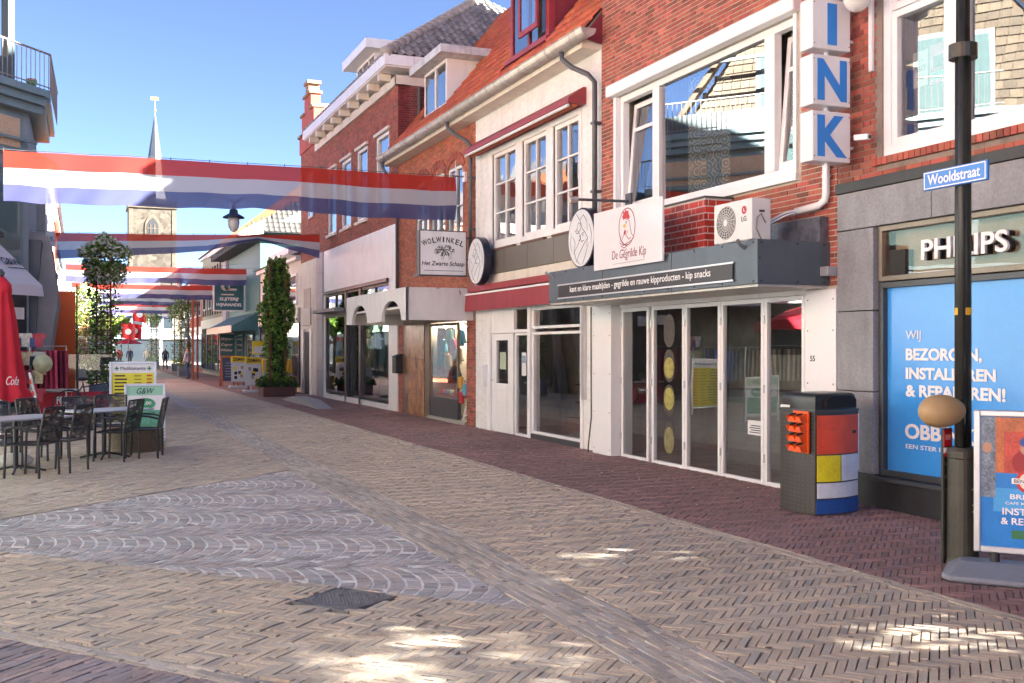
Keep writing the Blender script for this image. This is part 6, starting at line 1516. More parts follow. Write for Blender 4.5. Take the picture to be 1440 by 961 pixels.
for i in range(9):
    for j in range(24):
        t = (i+.5)/9; p = A_+(B_-A_)*t + lf_n*.03*math.sin(math.pi*t); ls.lathe((p.x, p.y, .08+j*.0415), [(.0065, 0), (.003, -.004)], 5, 'X')
obj("stud", ls, M("bin_stud", (.16, .15, .14), .4), bn, kind="stuff")
ra = MB().box(7.37, 7.40, 8.56, 8.60, .45, 1.03); obj("side_strip", ra, m_bwht, bn)
m_orng = M("holder_orange", (.80, .10, .01), .4, var=.06)
for k in range(4):          # orange bottle holders
    z = .67+k*.098; y = 8.60
    mb = MB(); x1 = 6.705; x0 = 6.60
    mb.prism([(x1, y-.10, z), (x1, y-.10, z+.085), (x0, y-.10, z+.055), (x0+.03, y-.10, z)], (0, .012, 0)); mb.prism([(x1, y+.10, z), (x1, y+.10, z+.085), (x0, y+.10, z+.055), (x0+.03, y+.10, z)], (0, .012, 0))
    mb.prism([(x1, y-.004, z), (x1, y-.004, z+.085), (x0, y-.004, z+.055), (x0+.03, y-.004, z)], (0, .012, 0))
    mb.box(x0+.025, x0+.035, y-.10, y+.11, z, z+.05).box(x0+.03, x1, y-.10, y+.11, z-.004, z+.004)
    h_ = obj("bottle_holder", mb, m_orng, bn)
    for dy in (-.045, .06): obj("bottle_opening", MB().prism([(x0+.012+.07*(math.cos(a)*.5+.5), y+dy+.036*math.sin(a), z+.062+.02*(math.cos(a)*.5+.5)) for a in [2*math.pi*i/10 for i in range(10)]], (0, 0, .003)), MATS["slot_black"], h_)
obj("holder_back", MB().box(6.695, 6.71, 8.48, 8.72, .65, 1.07), m_orng, bn)
obj("sticker", MB().box(6.715, 6.72, 8.80, 8.95, 1.095, 1.12), m_poster, bn); 

# ================================================================ lamp post with street name sign
lp = thing("lamp_post", (6.29, 6.12, .03), "dark green lamp post with a thick base at the right edge", "lamp post")
m_post = M("post_dark", (.035, .037, .032), .4, metal=.2, var=.25, scale=5)
m_postb = M("post_base_olive", (.055, .053, .042), .45, metal=.15, var=.25, scale=5)
px, py = 6.295, 6.12
obj("base", MB().lathe((px, py, .03), [(.125, 0), (.12, .03), (.115, .06), (.112, .82), (.118, .83), (.118, .88), (.105, .905), (.06, .915)], 24), m_postb, lp, smooth=False)
obj("shaft", MB().lathe((px, py, .94), [(.062, 0), (.060, 3.0)], 20), m_post, lp, smooth=True)
obj("collar", MB().lathe((px, py, 3.93), [(.06, 0), (.105, 0), (.105, .11), (.06, .11)], 20), m_post, lp)
obj("upper_shaft", MB().lathe((px, py, 4.04), [(.052, 0), (.045, 2.6)], 20), m_post, lp, smooth=True)
obj("conduit", MB().cyl((px-.055, py-.04, .94), (px-.055, py-.04, 4.6), .028, n=10), m_post, lp, smooth=True)
obj("band", MB().lathe((px, py, 1.955), [(.0615, 0), (.0635, .002), (.0635, .055), (.0615, .057)], 16), M("sticker_yellow", (.72, .42, .02), .4), lp)
sc_ = MB()
for z, w in ((.62, .06), (.45, .03), (.5, .05)): sc_.box(px-.03, px-.03+w, py-.1165, py-.115, z, z+.012)
obj("scratch", sc_, M("scratch_pale", (.35, .33, .3), .6), lp)
ns = thing("street_name_sign", (6.2, 6.0, 2.95), "blue street name sign with white lettering on the lamp post", "street sign")
sc = Vector((6.20, 6.105, 3.02)); sr3 = Vector((0, -1, 0)); sn = Vector((-1, 0, 0))
pl_ = obj("plate", MB().obox(sc, sr3, sn, (0, 0, 1), .318, .014, .075), m_blue, ns, bevel=.008)
brd = MB()
for u0, u1, v0, v1 in ((-.305, .305, .058, .066), (-.305, .305, -.066, -.058), (-.305, -.297, -.058, .058), (.297, .305, -.058, .058)):
    c = sc + sr3*((u0+u1)/2) + Vector((0, 0, (v0+v1)/2)) + sn*.0148; brd.obox(c, sr3, sn, (0, 0, 1), (u1-u0)/2, .0008, (v1-v0)/2)
obj("white_border", brd, m_lettersw, pl_)
text("Wooldstraat", pl_, m_lettersw, sc - sr3*.265 - Vector((0, 0, .038)) + sn*.0155, right=sr3, up=(0, 0, 1), w=.52, h=.082, bold=.012, ext=.0006)
obj("clamp", MB().box(6.21, 6.30, py-.05, py+.05, 3.0, 3.03), m_steel, ns)
eg = thing("egg_ornament", (5.95, 6.0, 1.12), "tan egg shaped ornament fixed to the side of the lamp post", "ornament")
vs = MB(); prof = [(max(.001, .122*math.sin(math.pi*i/18)*(1+.16*math.cos(math.pi*i/18))), -.205*math.cos(math.pi*i/18)) for i in range(19)]
vs.lathe((0, 0, 0), prof, 28, 'X'); q0 = Vector((5.905, 5.93, 1.235)); ax = Vector((.985, .04, 0)).normalized()
vs.v = [tuple(q0 + ax*v[0] + Vector((-ax.y, ax.x, 0))*v[1] + Vector((0, 0, 1))*v[2]) for v in vs.v]
obj("egg", vs, M("egg_tan", (.40, .27, .13), .55, var=.05), eg, smooth=True); obj("strut", MB().cyl((6.05, 5.98, 1.235), (6.25, 6.08, 1.235), .02, n=8), m_post, eg)
jb = thing("junction_box", (6.14, 6.24, .03), "dark slotted cabinet with red stickers standing behind the lamp post", "cabinet")
obj("cabinet", MB().box(6.185, 6.28, 6.21, 6.235, .03, 1.08), m_post, jb, bevel=.006)
for i in range(3): obj("slot", MB().box(6.195, 6.255, 6.204, 6.21, .62+i*.10, .69+i*.10), MATS["slot_black"], jb)
stk = obj("sticker", MB().box(6.188, 6.262, 6.203, 6.209, .94, 1.07), M("sticker_red", (.42, .01, .02), .4), jb); obj("sticker_print", MB().box(6.20, 6.25, 6.2015, 6.203, .99, 1.03), M("sticker_print", (.6, .25, .22), .5), stk)
obj("sticker", MB().box(6.19, 6.25, 6.203, 6.209, .885, .93), m_bwht, jb); obj("sticker", MB().box(6.19, 6.25, 6.202, 6.2035, .86, .89), MATS["sticker_red"], jb)
# ================================================================ swinger sign at the right edge
asg = thing("pavement_sign", (6.0, 5.4, .03), "swinging pavement sign with blue poster on a grey plastic base at the right edge", "pavement sign")
TLp = Vector((6.05, 5.78, 0)); dirp = Vector((.50, -.60, 0)).normalized(); nrp = Vector((dirp.y, -dirp.x, 0)).normalized()
if nrp.y > 0: nrp = -nrp
def ap_(s, z, d=0.0): p = TLp + dirp*s + nrp*d; return (p.x, p.y, z)
def abx(name, s0, s1, za, zb, d0, d1, mat, par=None, bevel=0.0):
    mb = MB(); q = [ap_(s0, 0, d0), ap_(s1, 0, d0), ap_(s1, 0, d1), ap_(s0, 0, d1)]
    mb.add([(a, b, za) for a, b, _ in q]+[(a, b, zb) for a, b, _ in q], [(0,1,2,3),(7,6,5,4),(0,4,5,1),(1,5,6,2),(2,6,7,3),(3,7,4,0)])
    return obj(name, mb, mat, par or asg, bevel=bevel)
for s0, s1, za, zb in ((0, .045, .22, 1.25), (.655, .70, .22, 1.25), (.045, .655, .22, .265), (.045, .655, 1.205, 1.25)): abx("frame", s0, s1, za, zb, -.03, .03, m_alu, bevel=.008)
pst = abx("poster", .045, .655, .265, 1.205, -.012, .012, M("poster_blue", (.03, .22, .62), .2, var=.12))
PZ = .0125
abx("poster_photo", .05, .65, .80, 1.20, PZ, PZ+.001, M("photo_orange", (.45, .13, .05), .3, var=.35, scale=9), pst)
abx("poster_photo", .05, .145, .62, 1.20, PZ+.0012, PZ+.002, M("photo_grey", (.16, .20, .26), .3, var=.6, scale=14), pst)
abx("poster_photo", .20, .46, .80, 1.10, PZ+.0012, PZ+.0018, M("photo_red", (.50, .07, .05), .3, var=.3, scale=9), pst)
def adisc(s, z, r, d, mat, sz=1.0, n=18):
    mb = MB().poly([ap_(s+r*math.cos(t), z+r*sz*math.sin(t), d) for t in [2*math.pi*i/n for i in range(n)]][::-1]); return obj("poster_print", mb, mat, pst)
m_skin = M("skin", (.45, .25, .17), .5)
adisc(.35, .88, .10, PZ+.0022, M("jacket_red", (.30, .02, .03), .5), .9); adisc(.35, .985, .045, PZ+.0026, m_skin, 1.2); adisc(.35, 1.025, .05, PZ+.003, M("cap_blue", (.03, .08, .3), .5), .7)
adisc(.09, .98, .032, PZ+.0032, m_skin, 1.2)
adisc(.36, .745, .085, PZ+.0036, M("badge_red", (.50, .03, .03), .4)); adisc(.36, .745, .062, PZ+.004, M("badge_white", (.7, .62, .5), .4))
abx("poster_print", .25, .47, .725, .765, PZ+.0042, PZ+.0045, m_lettersw, pst)
kw2 = dict(right=tuple(dirp), up=(0, 0, 1))
def atext(s, s0, z, w, h, bold=.02, mat=m_lettersw): text(s, pst, mat, ap_(s0, z, PZ+.006), w=w, h=h, bold=bold, ext=.0005, **kw2)
atext("BENDIDEN", .265, .732, .19, .026, .01, m_lettersk); abx("poster_print", .13, .65, .52, .69, PZ+.0008, PZ+.0014, M("poster_light_blue", (.06, .34, .72), .3), pst)
atext("BRETIE ZEK", .24, .615, .36, .035); atext("CAFE MET PRO-EVENTS", .21, .575, .40, .02, .004)
atext("INSTALLEREN", .19, .50, .46, .05); atext("& REPAREREN!", .18, .43, .47, .05)
abx("poster_print", .25, .33, .33, .39, PZ+.0008, PZ+.002, M("logo_green", (.03, .16, .06), .4), pst); atext("ACHTERHOEK", .36, .365, .25, .02, .004)
for s_ in (.14, .56): obj("spring_leg", MB().cyl(ap_(s_, .14, 0), ap_(s_, .225, 0), .034, n=12), m_black, asg)
def basept(s, d, z): p = TLp + dirp*s + nrp*d; return (p.x, p.y, z)
bs_ = MB(); outl = [(-.14, -.30), (.84, -.30), (.90, -.22), (.90, .22), (.84, .30), (-.14, .30), (-.20, .22), (-.20, -.22)]
lower = [basept(s, d, .035) for s, d in outl]; mid = [basept(s, d, .075) for s, d in outl]; top_ = [basept(.35+(s-.35)*.80, d*.30, .155) for s, d in outl]
bs_.add(lower+mid+top_, [tuple(range(8))[::-1], tuple(range(16, 24))]+[(i, (i+1) % 8, 8+(i+1) % 8, 8+i) for i in range(8)]+[(8+i, 8+(i+1) % 8, 16+(i+1) % 8, 16+i) for i in range(8)])
obj("base", bs_, M("base_grey_plastic", (.19, .21, .25), .5, var=.1), asg, bevel=.015)
obj("base_rim", MB().prism([basept(.35+(s-.35)*.99, d*.99, .0305) for s, d in outl], (0, 0, .0044)), m_black, asg)

# ================================================================ cafe chairs and tables on the left
m_chair = M("chair_black_metal", (.028, .028, .03), .4, metal=.2, var=.15); m_weave = weave_mat("chair_weave", (.018, .017, .017), openness=.55)
def make_chair():
    t = thing("cafe_chair", (0, 0, 0))
    w = .24
    for s in (-1, 1):
        obj("leg", MB().tube([(s*w, -.22, 0), (s*w, -.21, .43), (s*(w-.005), -.30, .90)], .0165, 8), m_chair, t)      # rear leg runs up into the back
        obj("leg", MB().tube([(s*w, .25, 0), (s*w, .23, .55), (s*(w+.02), .21, .635), (s*(w+.025), .12, .655), (s*(w+.02), -.10, .635), (s*(w+.005), -.225, .60)], .0165, 8), m_chair, t)      # front leg and armrest
    st = MB()
    n = 8
    for k in range(n): st.add([(-w, -.21+.45*k/n, .435-.012*math.sin(math.pi*k/n)), (w, -.21+.45*k/n, .435-.012*math.sin(math.pi*k/n)), (w, -.21+.45*(k+1)/n, .435-.012*math.sin(math.pi*(k+1)/n)), (-w, -.21+.45*(k+1)/n, .435-.012*math.sin(math.pi*(k+1)/n))], [(0, 1, 2, 3)])
    obj("seat", st, m_weave, t)
    obj("seat_frame", MB().tube([(-w, -.21, .43), (w, -.21, .43)], .012, 6).tube([(-w, .24, .43), (w, .24, .43)], .012, 6).tube([(-w, -.21, .43), (-w, .24, .43)], .012, 6).tube([(w, -.21, .43), (w, .24, .43)], .012, 6), m_chair, t)
    bk = MB(); n = 6
    for k in range(n):
        for j in range(4):
            def bp(a, b): 
                z = .46+.44*b; y = -.215-.088*b; return (-w+2*w*a, y-.035*math.sin(math.pi*a), z)
            bk.add([bp(j/4, k/n), bp((j+1)/4, k/n), bp((j+1)/4, (k+1)/n), bp(j/4, (k+1)/n)], [(0, 1, 2, 3)])
    obj("backrest", bk, m_weave, t)
    obj("back_rail", MB().tube([(-w, -.303, .90), (-w*.5, -.33, .905), (0, -.338, .907), (w*.5, -.33, .905), (w, -.303, .90)], .013, 6), m_chair, t)
    return t
ch0 = make_chair()
chairs = [  # x, y, facing angle (deg, 0 = down the street), label
    (-.56, 14.95, 62, "front woven cafe chair at the near table, back to the viewer"),
    (-.20, 15.42, 62, "second woven cafe chair at the near table, just right of the front one"),
    (.52, 16.62, 62, "woven cafe chair on the near side of the far table"),
    (.93, 16.98, 78, "rightmost woven cafe chair, in front of the green menu board"),
    (-1.05, 16.25, 200, "woven cafe chair at the left picture edge behind the near table"),
    (-.50, 17.2, 235, "woven cafe chair left of the red screen, pushed behind the near table"),
    (-.02, 17.35, 180, "woven cafe chair before the white letters of the red screen"),
    (.42, 17.95, 170, "woven cafe chair behind the far table near the yellow price board")]
for i, (x, y, a, lab) in enumerate(chairs):
    c = ch0 if i == 0 else copy_tree(ch0)
    c.location = (x, y, .032); c.rotation_euler = (0, 0, R(a)); tag(c, lab, "chair", "black woven chairs of the pavement cafe")
m_ttop = M("table_top_grey", (.42, .44, .47), .35, var=.10, scale=4)
def make_table():
    t = thing("cafe_table", (0, 0, 0))
    obj("table_top", MB().box(-.6, .6, -.38, .38, .715, .742), m_ttop, t, bevel=.012)
    obj("column", MB().cyl((-.02, 0, .05), (-.02, 0, .715), .035, n=10), m_chair, t)
    for a in (45, 135, 225, 315): obj("foot", MB().tube([(0, 0, .09), (.20*math.cos(R(a)), .20*math.sin(R(a)), .05), (.36*math.cos(R(a)), .36*math.sin(R(a)), .015)], .016, 6), m_chair, t)
    obj("top_plate", MB().box(-.2, .2, -.2, .2, .70, .715), m_chair, t)
    return t
tb0 = make_table()
for i, (x, y, a, lab) in enumerate(((-.78, 15.55, 40, "grey topped cafe table at the left edge among the chairs"), (.36, 17.05, 35, "grey topped cafe table farther back, left of the menu board"))):
    c = tb0 if i == 0 else copy_tree(tb0)
    c.location = (x, y, .032); c.rotation_euler = (0, 0, R(a)); tag(c, lab, "table", "grey tables of the pavement cafe")
wkr = thing("wicker_planter", (.95, 18.0, .03), "low round wicker basket behind the rightmost chairs", "basket")
mb = MB()
for k in range(13): mb.tube([(.85+(.43-.012*(k % 2))*math.cos(a), 18.15+(.43-.012*(k % 2))*math.sin(a), .05+k*.027) for a in [2*math.pi*i/32 for i in range(33)]], .015, 5, caps=False)
obj("basket", mb, M("wicker", (.16, .12, .08), .7, var=.3, scale=20), wkr); obj("inner", MB().lathe((.85, 18.15, .035), [(.40, 0), (.40, .30)], 24), M("wicker_dark", (.05, .035, .025), .8), wkr)
stn = obj("ballast_stone", MB().sphere((-.85, 16.4, .11), .2, 14, 8, 1.2, .8, .55), M("pale_stone", (.5, .5, .48), .8), None, "pale rounded foot stone on the paving under the near table", "stone", smooth=True)
# price boards
yb_ = thing("price_board", (1.0, 22.5, .03), "yellow price list board with grey frame, behind the green menu board", "board")
for x0, x1, za, zb in ((.55, .60, .03, 1.43), (1.40, 1.45, .03, 1.43), (.60, 1.40, 1.38, 1.43), (.60, 1.40, .18, .23)): obj("frame", MB().box(x0, x1, 22.47, 22.53, za, zb), m_alu, yb_, bevel=.008)
yp = obj("sheet", MB().box(.60, 1.40, 22.49, 22.51, .23, 1.20), M("sheet_yellow", (.72, .66, .04), .4, var=.05), yb_); obj("sheet_header", MB().box(.60, 1.40, 22.488, 22.51, 1.20, 1.38), m_lettersw, yb_)
text("Medikamente", yb_, m_lettersk, (.76, 22.484, 1.26), w=.48, h=.07, **FY)
m_plus = M("cross_green", (.02, .3, .12), .5)
for x in (.69, 1.31): obj("green_cross", MB().box(x-.04, x+.04, 22.484, 22.487, 1.28, 1.305).box(x-.0125, x+.0125, 22.4835, 22.4865, 1.25, 1.335), m_plus, yb_)
ln = MB(); ln2 = MB()
for k in range(13):
    z = 1.13-k*.07; ln.box(.65, .65+random.uniform(.18, .33), 22.486, 22.489, z, z+.028); ln.box(1.02, 1.16, 22.486, 22.489, z+.004, z+.016); ln2.box(1.26, 1.36, 22.486, 22.489, z, z+.028)
obj("price_lines", ln, m_lettersk, yp); obj("price_figures", ln2, M("price_red", (.5, .05, .03), .5), yp)
gb_ = thing("menu_board", (1.1, 20, .03), "green and white cafe menu board behind the rightmost chairs", "board")
for x0, x1, za, zb in ((.74, .785, .03, 1.06), (1.40, 1.445, .03, 1.06), (.785, 1.40, 1.015, 1.06), (.785, 1.40, .15, .19)): obj("frame", MB().box(x0, x1, 19.97, 20.03, za, zb), m_alu, gb_, bevel=.008)
gs_ = obj("sheet", MB().box(.785, 1.40, 19.99, 20.01, .19, 1.015), m_lettersw, gb_); obj("header", MB().box(.785, 1.40, 19.986, 19.989, .85, 1.015), M("pale_green", (.33, .62, .45), .5), gs_)
text("G&W", gs_, m_lettersk, (.95, 19.983, .88), w=.30, h=.10, shear=.3, **FY)
obj("green_oval", MB().poly([(1.10+.17*math.cos(t), 19.985, .70+.10*math.sin(t)) for t in [2*math.pi*i/24 for i in range(24)]]), M("mid_green", (.06, .34, .16), .5), gs_)
text("13.00", gs_, m_lettersw, (1.0, 19.982, .68), w=.2, h=.06, bold=.02, **FY); obj("photo", MB().box(.80, 1.38, 19.986, 19.989, .22, .58), M("photo_green", (.12, .36, .24), .5, var=.5, scale=8), gs_)
# ================================================================ parasols
pr = thing("parasol", (-1.32, 20.0, .03), "closed red parasol at the left edge", "parasol")
m_pred = M("parasol_red", (.52, .012, .03), .75, var=.10, scale=2); 
mb = MB(); n = 48; prof = [(.06, 2.93), (.16, 2.80), (.17, 2.66), (.15, 2.64), (.22, 2.2), (.28, 1.6), (.36, 1.0), (.42, .86), (.40, .80)]
vs = []
for i, (r, z) in enumerate(prof):
    for j in range(n):
        t = 2*math.pi*j/n; q = r*(1+(.02+.20*i/len(prof))*math.cos(8*t)*(1 if i > 2 else .3)); vs.append((-1.25+q*math.cos(t), 20+q*math.sin(t), z+(.05*math.cos(8*t) if i > 6 else 0)))
obj("canopy", MB().add(vs, [(i*n+j, i*n+(j+1) % n, (i+1)*n+(j+1) % n, (i+1)*n+j) for i in range(len(prof)-1) for j in range(n)]+[tuple(range(n))[::-1]]), m_pred, pr, smooth=True)
obj("finial", MB().lathe((-1.25, 20, 2.92), [(.02, 0), (.05, .04), (.06, .08), (.03, .13), (.01, .15)], 12), m_anthr, pr); obj("pole", MB().cyl((-1.25, 20, .1), (-1.25, 20, 2.93), .025, n=8), m_alu, pr); obj("foot", MB().box(-1.55, -.95, 19.7, 20.3, .03, .12), m_anthr, pr)
text("Cola", pr, m_lettersw, (-1.15, 19.56, 1.08), right=(.80, .60, 0), up=(.1, 0, 1), w=.24, h=.15, shear=.35, bold=.0)
ps_ = thing("parasol", (-3.4, 23.5, .03), "open red parasol just beyond the left edge, mirrored in the shop doors", "parasol")
obj("canopy", MB().lathe((-3.4, 23.5, 0), [(1.7, 2.2), (1.68, 2.42), (.9, 2.75), (.05, 3.0)], 8), m_pred, ps_); obj("pole", MB().cyl((-3.4, 23.5, .03), (-3.4, 23.5, 2.95), .03, n=8), m_alu, ps_); obj("foot", MB().box(-3.75, -3.05, 23.15, 23.85, .03, .12), m_anthr, ps_)
# ================================================================ terrace screen, bicycle, display stands
tf = thing("terrace_screen", (-.1, 28, 0), "red terrace screen with white letters and glass top behind the chairs", "screen")
m_screen = M("screen_red", (.42, .012, .03), .6, var=.06)
obj("red_panel", MB().box(-1.0, .78, 27.98, 28.02, .06, .62), m_screen, tf); obj("ledge", MB().box(-1.02, -.05, 27.85, 28.1, .66, .70), M("ledge_white", (.55, .55, .55), .5), tf)
text("FOR", tf, m_lettersw, (-.52, 27.97, .33), w=.26, h=.19, bold=.03, **FY); text("NK", tf, m_lettersw, (-.06, 27.97, .33), w=.2, h=.19, bold=.03, **FY)
for x in (-1.0, -.05, .78): obj("post", MB().box(x-.025, x+.025, 27.97, 28.03, .02, 1.55), m_black, tf)
for a, b in ((-.97, -.08), (-.02, .75)): obj("glass_sheet", MB().quad((a, 28, .68), (b, 28, .68), (b, 28, 1.55), (a, 28, 1.55)), glass_mat("screen_glass", ior=1.4, base=.03, tint=(.85, .9, .92)), tf)
fp_ = thing("flower_pot", (-.42, 27.95, .70), "small pot with green plant on the ledge of the red screen", "pot plant")
obj("pot", MB().lathe((-.42, 27.95, .70), [(.05, 0), (.075, .12)], 12), M("pot_cream", (.6, .55, .42), .6), fp_)
m_leaf = leaf_mat("leaf_green", (.11, .25, .035), (.28, .42, .08)); m_leafd = leaf_mat("leaf_dark", (.02, .06, .015), (.07, .13, .03)); m_flow = leaf_mat("blossom_white", (.80, .80, .70), (.82, .80, .58), trans=.2); m_leafy = leaf_mat("leaf_yellow_green", (.14, .22, .03), (.35, .38, .08))
def leaves(mb, n, gen, s0, s1, rnd=random):
    for _ in range(n):
        c = Vector(gen()); s = rnd.uniform(s0, s1)
        a = Vector((rnd.gauss(0, 1), rnd.gauss(0, 1), rnd.gauss(0, .6))).normalized(); b = a.orthogonal().normalized(); b.rotate(Matrix.Rotation(rnd.uniform(0, 6.28), 3, a))
        d = a*s; e = b*s*.5; k = a.cross(b)*s*.12
        mb.add([c-d*.5, c+e+k, c+d*.5, c-e+k], [(0, 1, 2, 3)])
    return mb
obj("plant", leaves(MB(), 60, lambda: (-.42+random.gauss(0, .06), 27.95+random.gauss(0, .05), .86+abs(random.gauss(0, .06))), .05, .09), m_leaf, fp_)
def bicycle(x, y, ang, label):
    t = thing("bicycle", (0, 0, 0), label, "bicycle")
    for i, cx in enumerate((-.53, .53)):
        w_ = obj("wheel", MB().tube([(cx+.34*math.cos(a), 0, .35+.34*math.sin(a)) for a in [2*math.pi*i/36 for i in range(37)]], .018, 6, caps=False), m_black, t)
        sp = MB()
        for k in range(14): a = 2*math.pi*k/14; sp.cyl((cx, .0, .35), (cx+.33*math.cos(a), 0, .35+.33*math.sin(a)), .0025, n=3)
        sp.cyl((cx, -.04, .35), (cx, .04, .35), .025, n=8); obj("spokes", sp, m_steel, w_)
    fr_ = MB()
    for p, q in (((-.53, .35), (-.12, .30)), ((-.53, .35), (-.2, .82)), ((-.12, .30), (-.22, .88)), ((-.12, .30), (.36, .72)), ((-.19, .76), (.34, .84)), ((.33, .90), (.53, .35))): fr_.cyl((p[0], 0, p[1]), (q[0], 0, q[1]), .017, n=8)
    obj("frame", fr_, M("bike_dark", (.03, .04, .06), .35), t)
    obj("saddle", MB().sphere((-.24, 0, .95), .13, 12, 8, 1.1, .75, .38), m_black, t, smooth=True); obj("seat_post", MB().cyl((-.2, 0, .85), (-.235, 0, .93), .014, n=6), m_steel, t)
    obj("handlebar", MB().tube([(.10, -.27, 1.06), (.25, -.26, 1.09), (.31, -.10, 1.04), (.31, .10, 1.04), (.25, .26, 1.09), (.10, .27, 1.06)], .013, 6).cyl((.33, 0, .88), (.31, 0, 1.05), .014, n=6), m_black, t)
    obj("crank", MB().lathe((-.12, .03, .30), [(.09, -.004), (.09, .004)], 16, 'Y').box(-.13, -.11, .04, .06, .13, .30).box(-.13, -.11, -.06, -.04, .30, .47), m_steel, t)
    t.location = (x, y, .03); t.rotation_euler = (0, 0, R(ang)); return t
bicycle(.28, 26.6, 15, "dark bicycle parked before the red terrace screen")
bicycle(-1.15, 28.9, 80, "bicycle parked behind the closed red parasol")
rk = thing("display_rack", (-1.05, 26.5, .03), "rack of hats and colourful goods beside the closed red parasol", "display rack")
obj("stand", MB().cyl((-1.05, 26.4, .03), (-1.05, 26.4, 2.05), .03, n=8).box(-1.25, -.85, 26.2, 26.6, .03, .07).cyl((-1.3, 26.4, 2.0), (-.75, 26.4, 2.0), .02, n=6), m_steel, rk)
cols = ((.05, .06, .10), (.5, .48, .42), (.08, .12, .3), (.4, .06, .08), (.3, .34, .2), (.6, .5, .3))
for i in range(16):
    z = 1.9-(i//4)*.42; x = -1.28+(i % 4)*.14
    pts = [(-.08, -.17), (-.09, .05), (-.15, .02), (-.13, .14), (.13, .14), (.15, .02), (.09, .05), (.08, -.17)]
    obj("garment", MB().prism([(x+a, 26.30-.03*(i % 2), z+b) for a, b in pts], (0, .05, 0)), M("garment_%d" % (i % 6), cols[i % 6], .85, var=.4, scale=14), rk)
ht = obj("hat", MB().lathe((-.78, 26.1, 1.35), [(.21, .03), (.21, .02), (.12, .0), (.10, -.08), (.05, -.10)], 24, 'Y'), M("hat_straw", (.50, .52, .32), .8, var=.15), None, "pale green straw sun hat hung on the display rack", "hat", smooth=True)
cs = thing("card_stand", (-.75, 24.5, .03), "leaning white and red striped display stand beside the parasol", "display stand")
obj("board", MB().obox((-.86, 24.5, .62), (.22, 0, -1), (0, 1, 0), (1, 0, .22), .58, .20, .02), m_white, cs); 
for k in range(4): obj("stripe", MB().obox((-.86-.02+.22*(k-1.5)*.25, 24.29, .62-(k-1.5)*.25), (.22, 0, -1), (0, 1, 0), (1, 0, .22), .05, .005, .018), m_bred, cs)
# ================================================================ flower columns, planters, vines
def flower_column(x, y, h, r, label, blossoms=1200, greens=1500, top=True):
    t = thing("flower_column", (x, y, .02), label, "flower column", "planted trellis columns along the street")
    m_rust = M("rusty_steel", (.16, .055, .03), .7, var=.3, scale=6)
    ps_ = ((-1, -1), (1, -1), (1, 1), (-1, 1)); w = .2
    for a, b in ps_: obj("post", MB().box(x+a*w-.022, x+a*w+.022, y+b*w-.022, y+b*w+.022, .5, h-.1), m_rust, t)
    lt = MB()
    for k in range(int((h-1.4)/.14)):
        z = 1.1+k*.14; lt.box(x-w, x+w, y-w-.012, y-w+.004, z, z+.035).box(x-w-.012, x-w+.004, y-w, y+w, z, z+.022).box(x+w-.004, x+w+.012, y-w, y+w, z, z+.022)
    for k in range(3): xx = x-w+(k+1)*w/2; lt.box(xx-.008, xx+.008, y-w-.022, y-w-.013, 1.0, h-.4)
    obj("lattice", lt, m_rust, t)
    obj("planter", MB().box(x-.42, x+.42, y-.42, y+.42, .02, .6), M("planter_blue_grey", (.14, .18, .20), .5, var=.2), t, bevel=.02)
    def low(): a = random.uniform(0, 6.28); q = math.sqrt(random.random())*.5; return (x+q*math.cos(a), y+q*math.sin(a), .62+random.random()*.42)
    def mid(): 
        z = random.uniform(1.0, h-.4); a = random.uniform(0, 6.28); q = w+.06+abs(random.gauss(0, .14)); return (x+q*math.cos(a), y+q*math.sin(a), z)
    def crown(): 
        a = random.uniform(0, 6.28); e = random.uniform(-.9, 1.57); q = r*(.55+.45*random.random()**.4)*(1+.18*math.sin(3*a+x)+.12*math.sin(5*e))
        return (x+q*math.cos(a)*math.cos(e), y+q*math.sin(a)*math.cos(e), h-.45+q*.85*math.sin(e)-(.35*random.random() if e < 0 else 0))
    g = MB(); leaves(g, int(greens*.15), low, .07, .13); leaves(g, int(greens*.35), mid, .06, .12)
    if top: leaves(g, int(greens*.5), crown, .07, .14); obj("young_foliage", leaves(MB(), int(greens*.3), lambda: tuple(Vector((x, y, h-.45))+(Vector(crown())-Vector((x, y, h-.45)))*1.1), .06, .12), m_leafy, t)
    obj("foliage", g, m_leaf, t); obj("dark_foliage", leaves(leaves(MB(), int(greens*.2), mid, .06, .11), int(greens*.2) if top else 0, crown, .06, .12), m_leafd, t)
    if blossoms: obj("blossom", leaves(leaves(MB(), int(blossoms*.8), lambda: tuple(Vector((x, y, h-.45))+(Vector(crown())-Vector((x, y, h-.45)))*1.12), .07, .12), int(blossoms*.2), mid, .05, .08), m_flow, t)
    return t
fc = flower_column(.68, 34.3, 4.92, .64, "tall trellis column with white flowers standing behind the red screen", blossoms=1500, greens=2600)
obj("label_plate", MB().box(.51, .84, 34.04, 34.06, 3.65, 3.88), m_white, fc)
flower_column(5.9, 66.0, 5.0, .75, "dark trellis column with white blossoms by the striped cream house", blossoms=500, greens=1400)
flower_column(6.6, 80.0, 4.9, .7, "trellis column with trailing plants farther along on the right", blossoms=150, greens=1300)
flower_column(5.6, 90.0, 4.9, .7, "slim planted column beyond the hanging lamps on the right", blossoms=250, greens=1200)
flower_column(.2, 60.0, 4.8, .7, "bright planted column beyond the orange banner on the left", blossoms=700, greens=1500)
flower_column(1.2, 78.0, 4.8, .7, "far planted column on the left side of the street", blossoms=400, greens=1300)
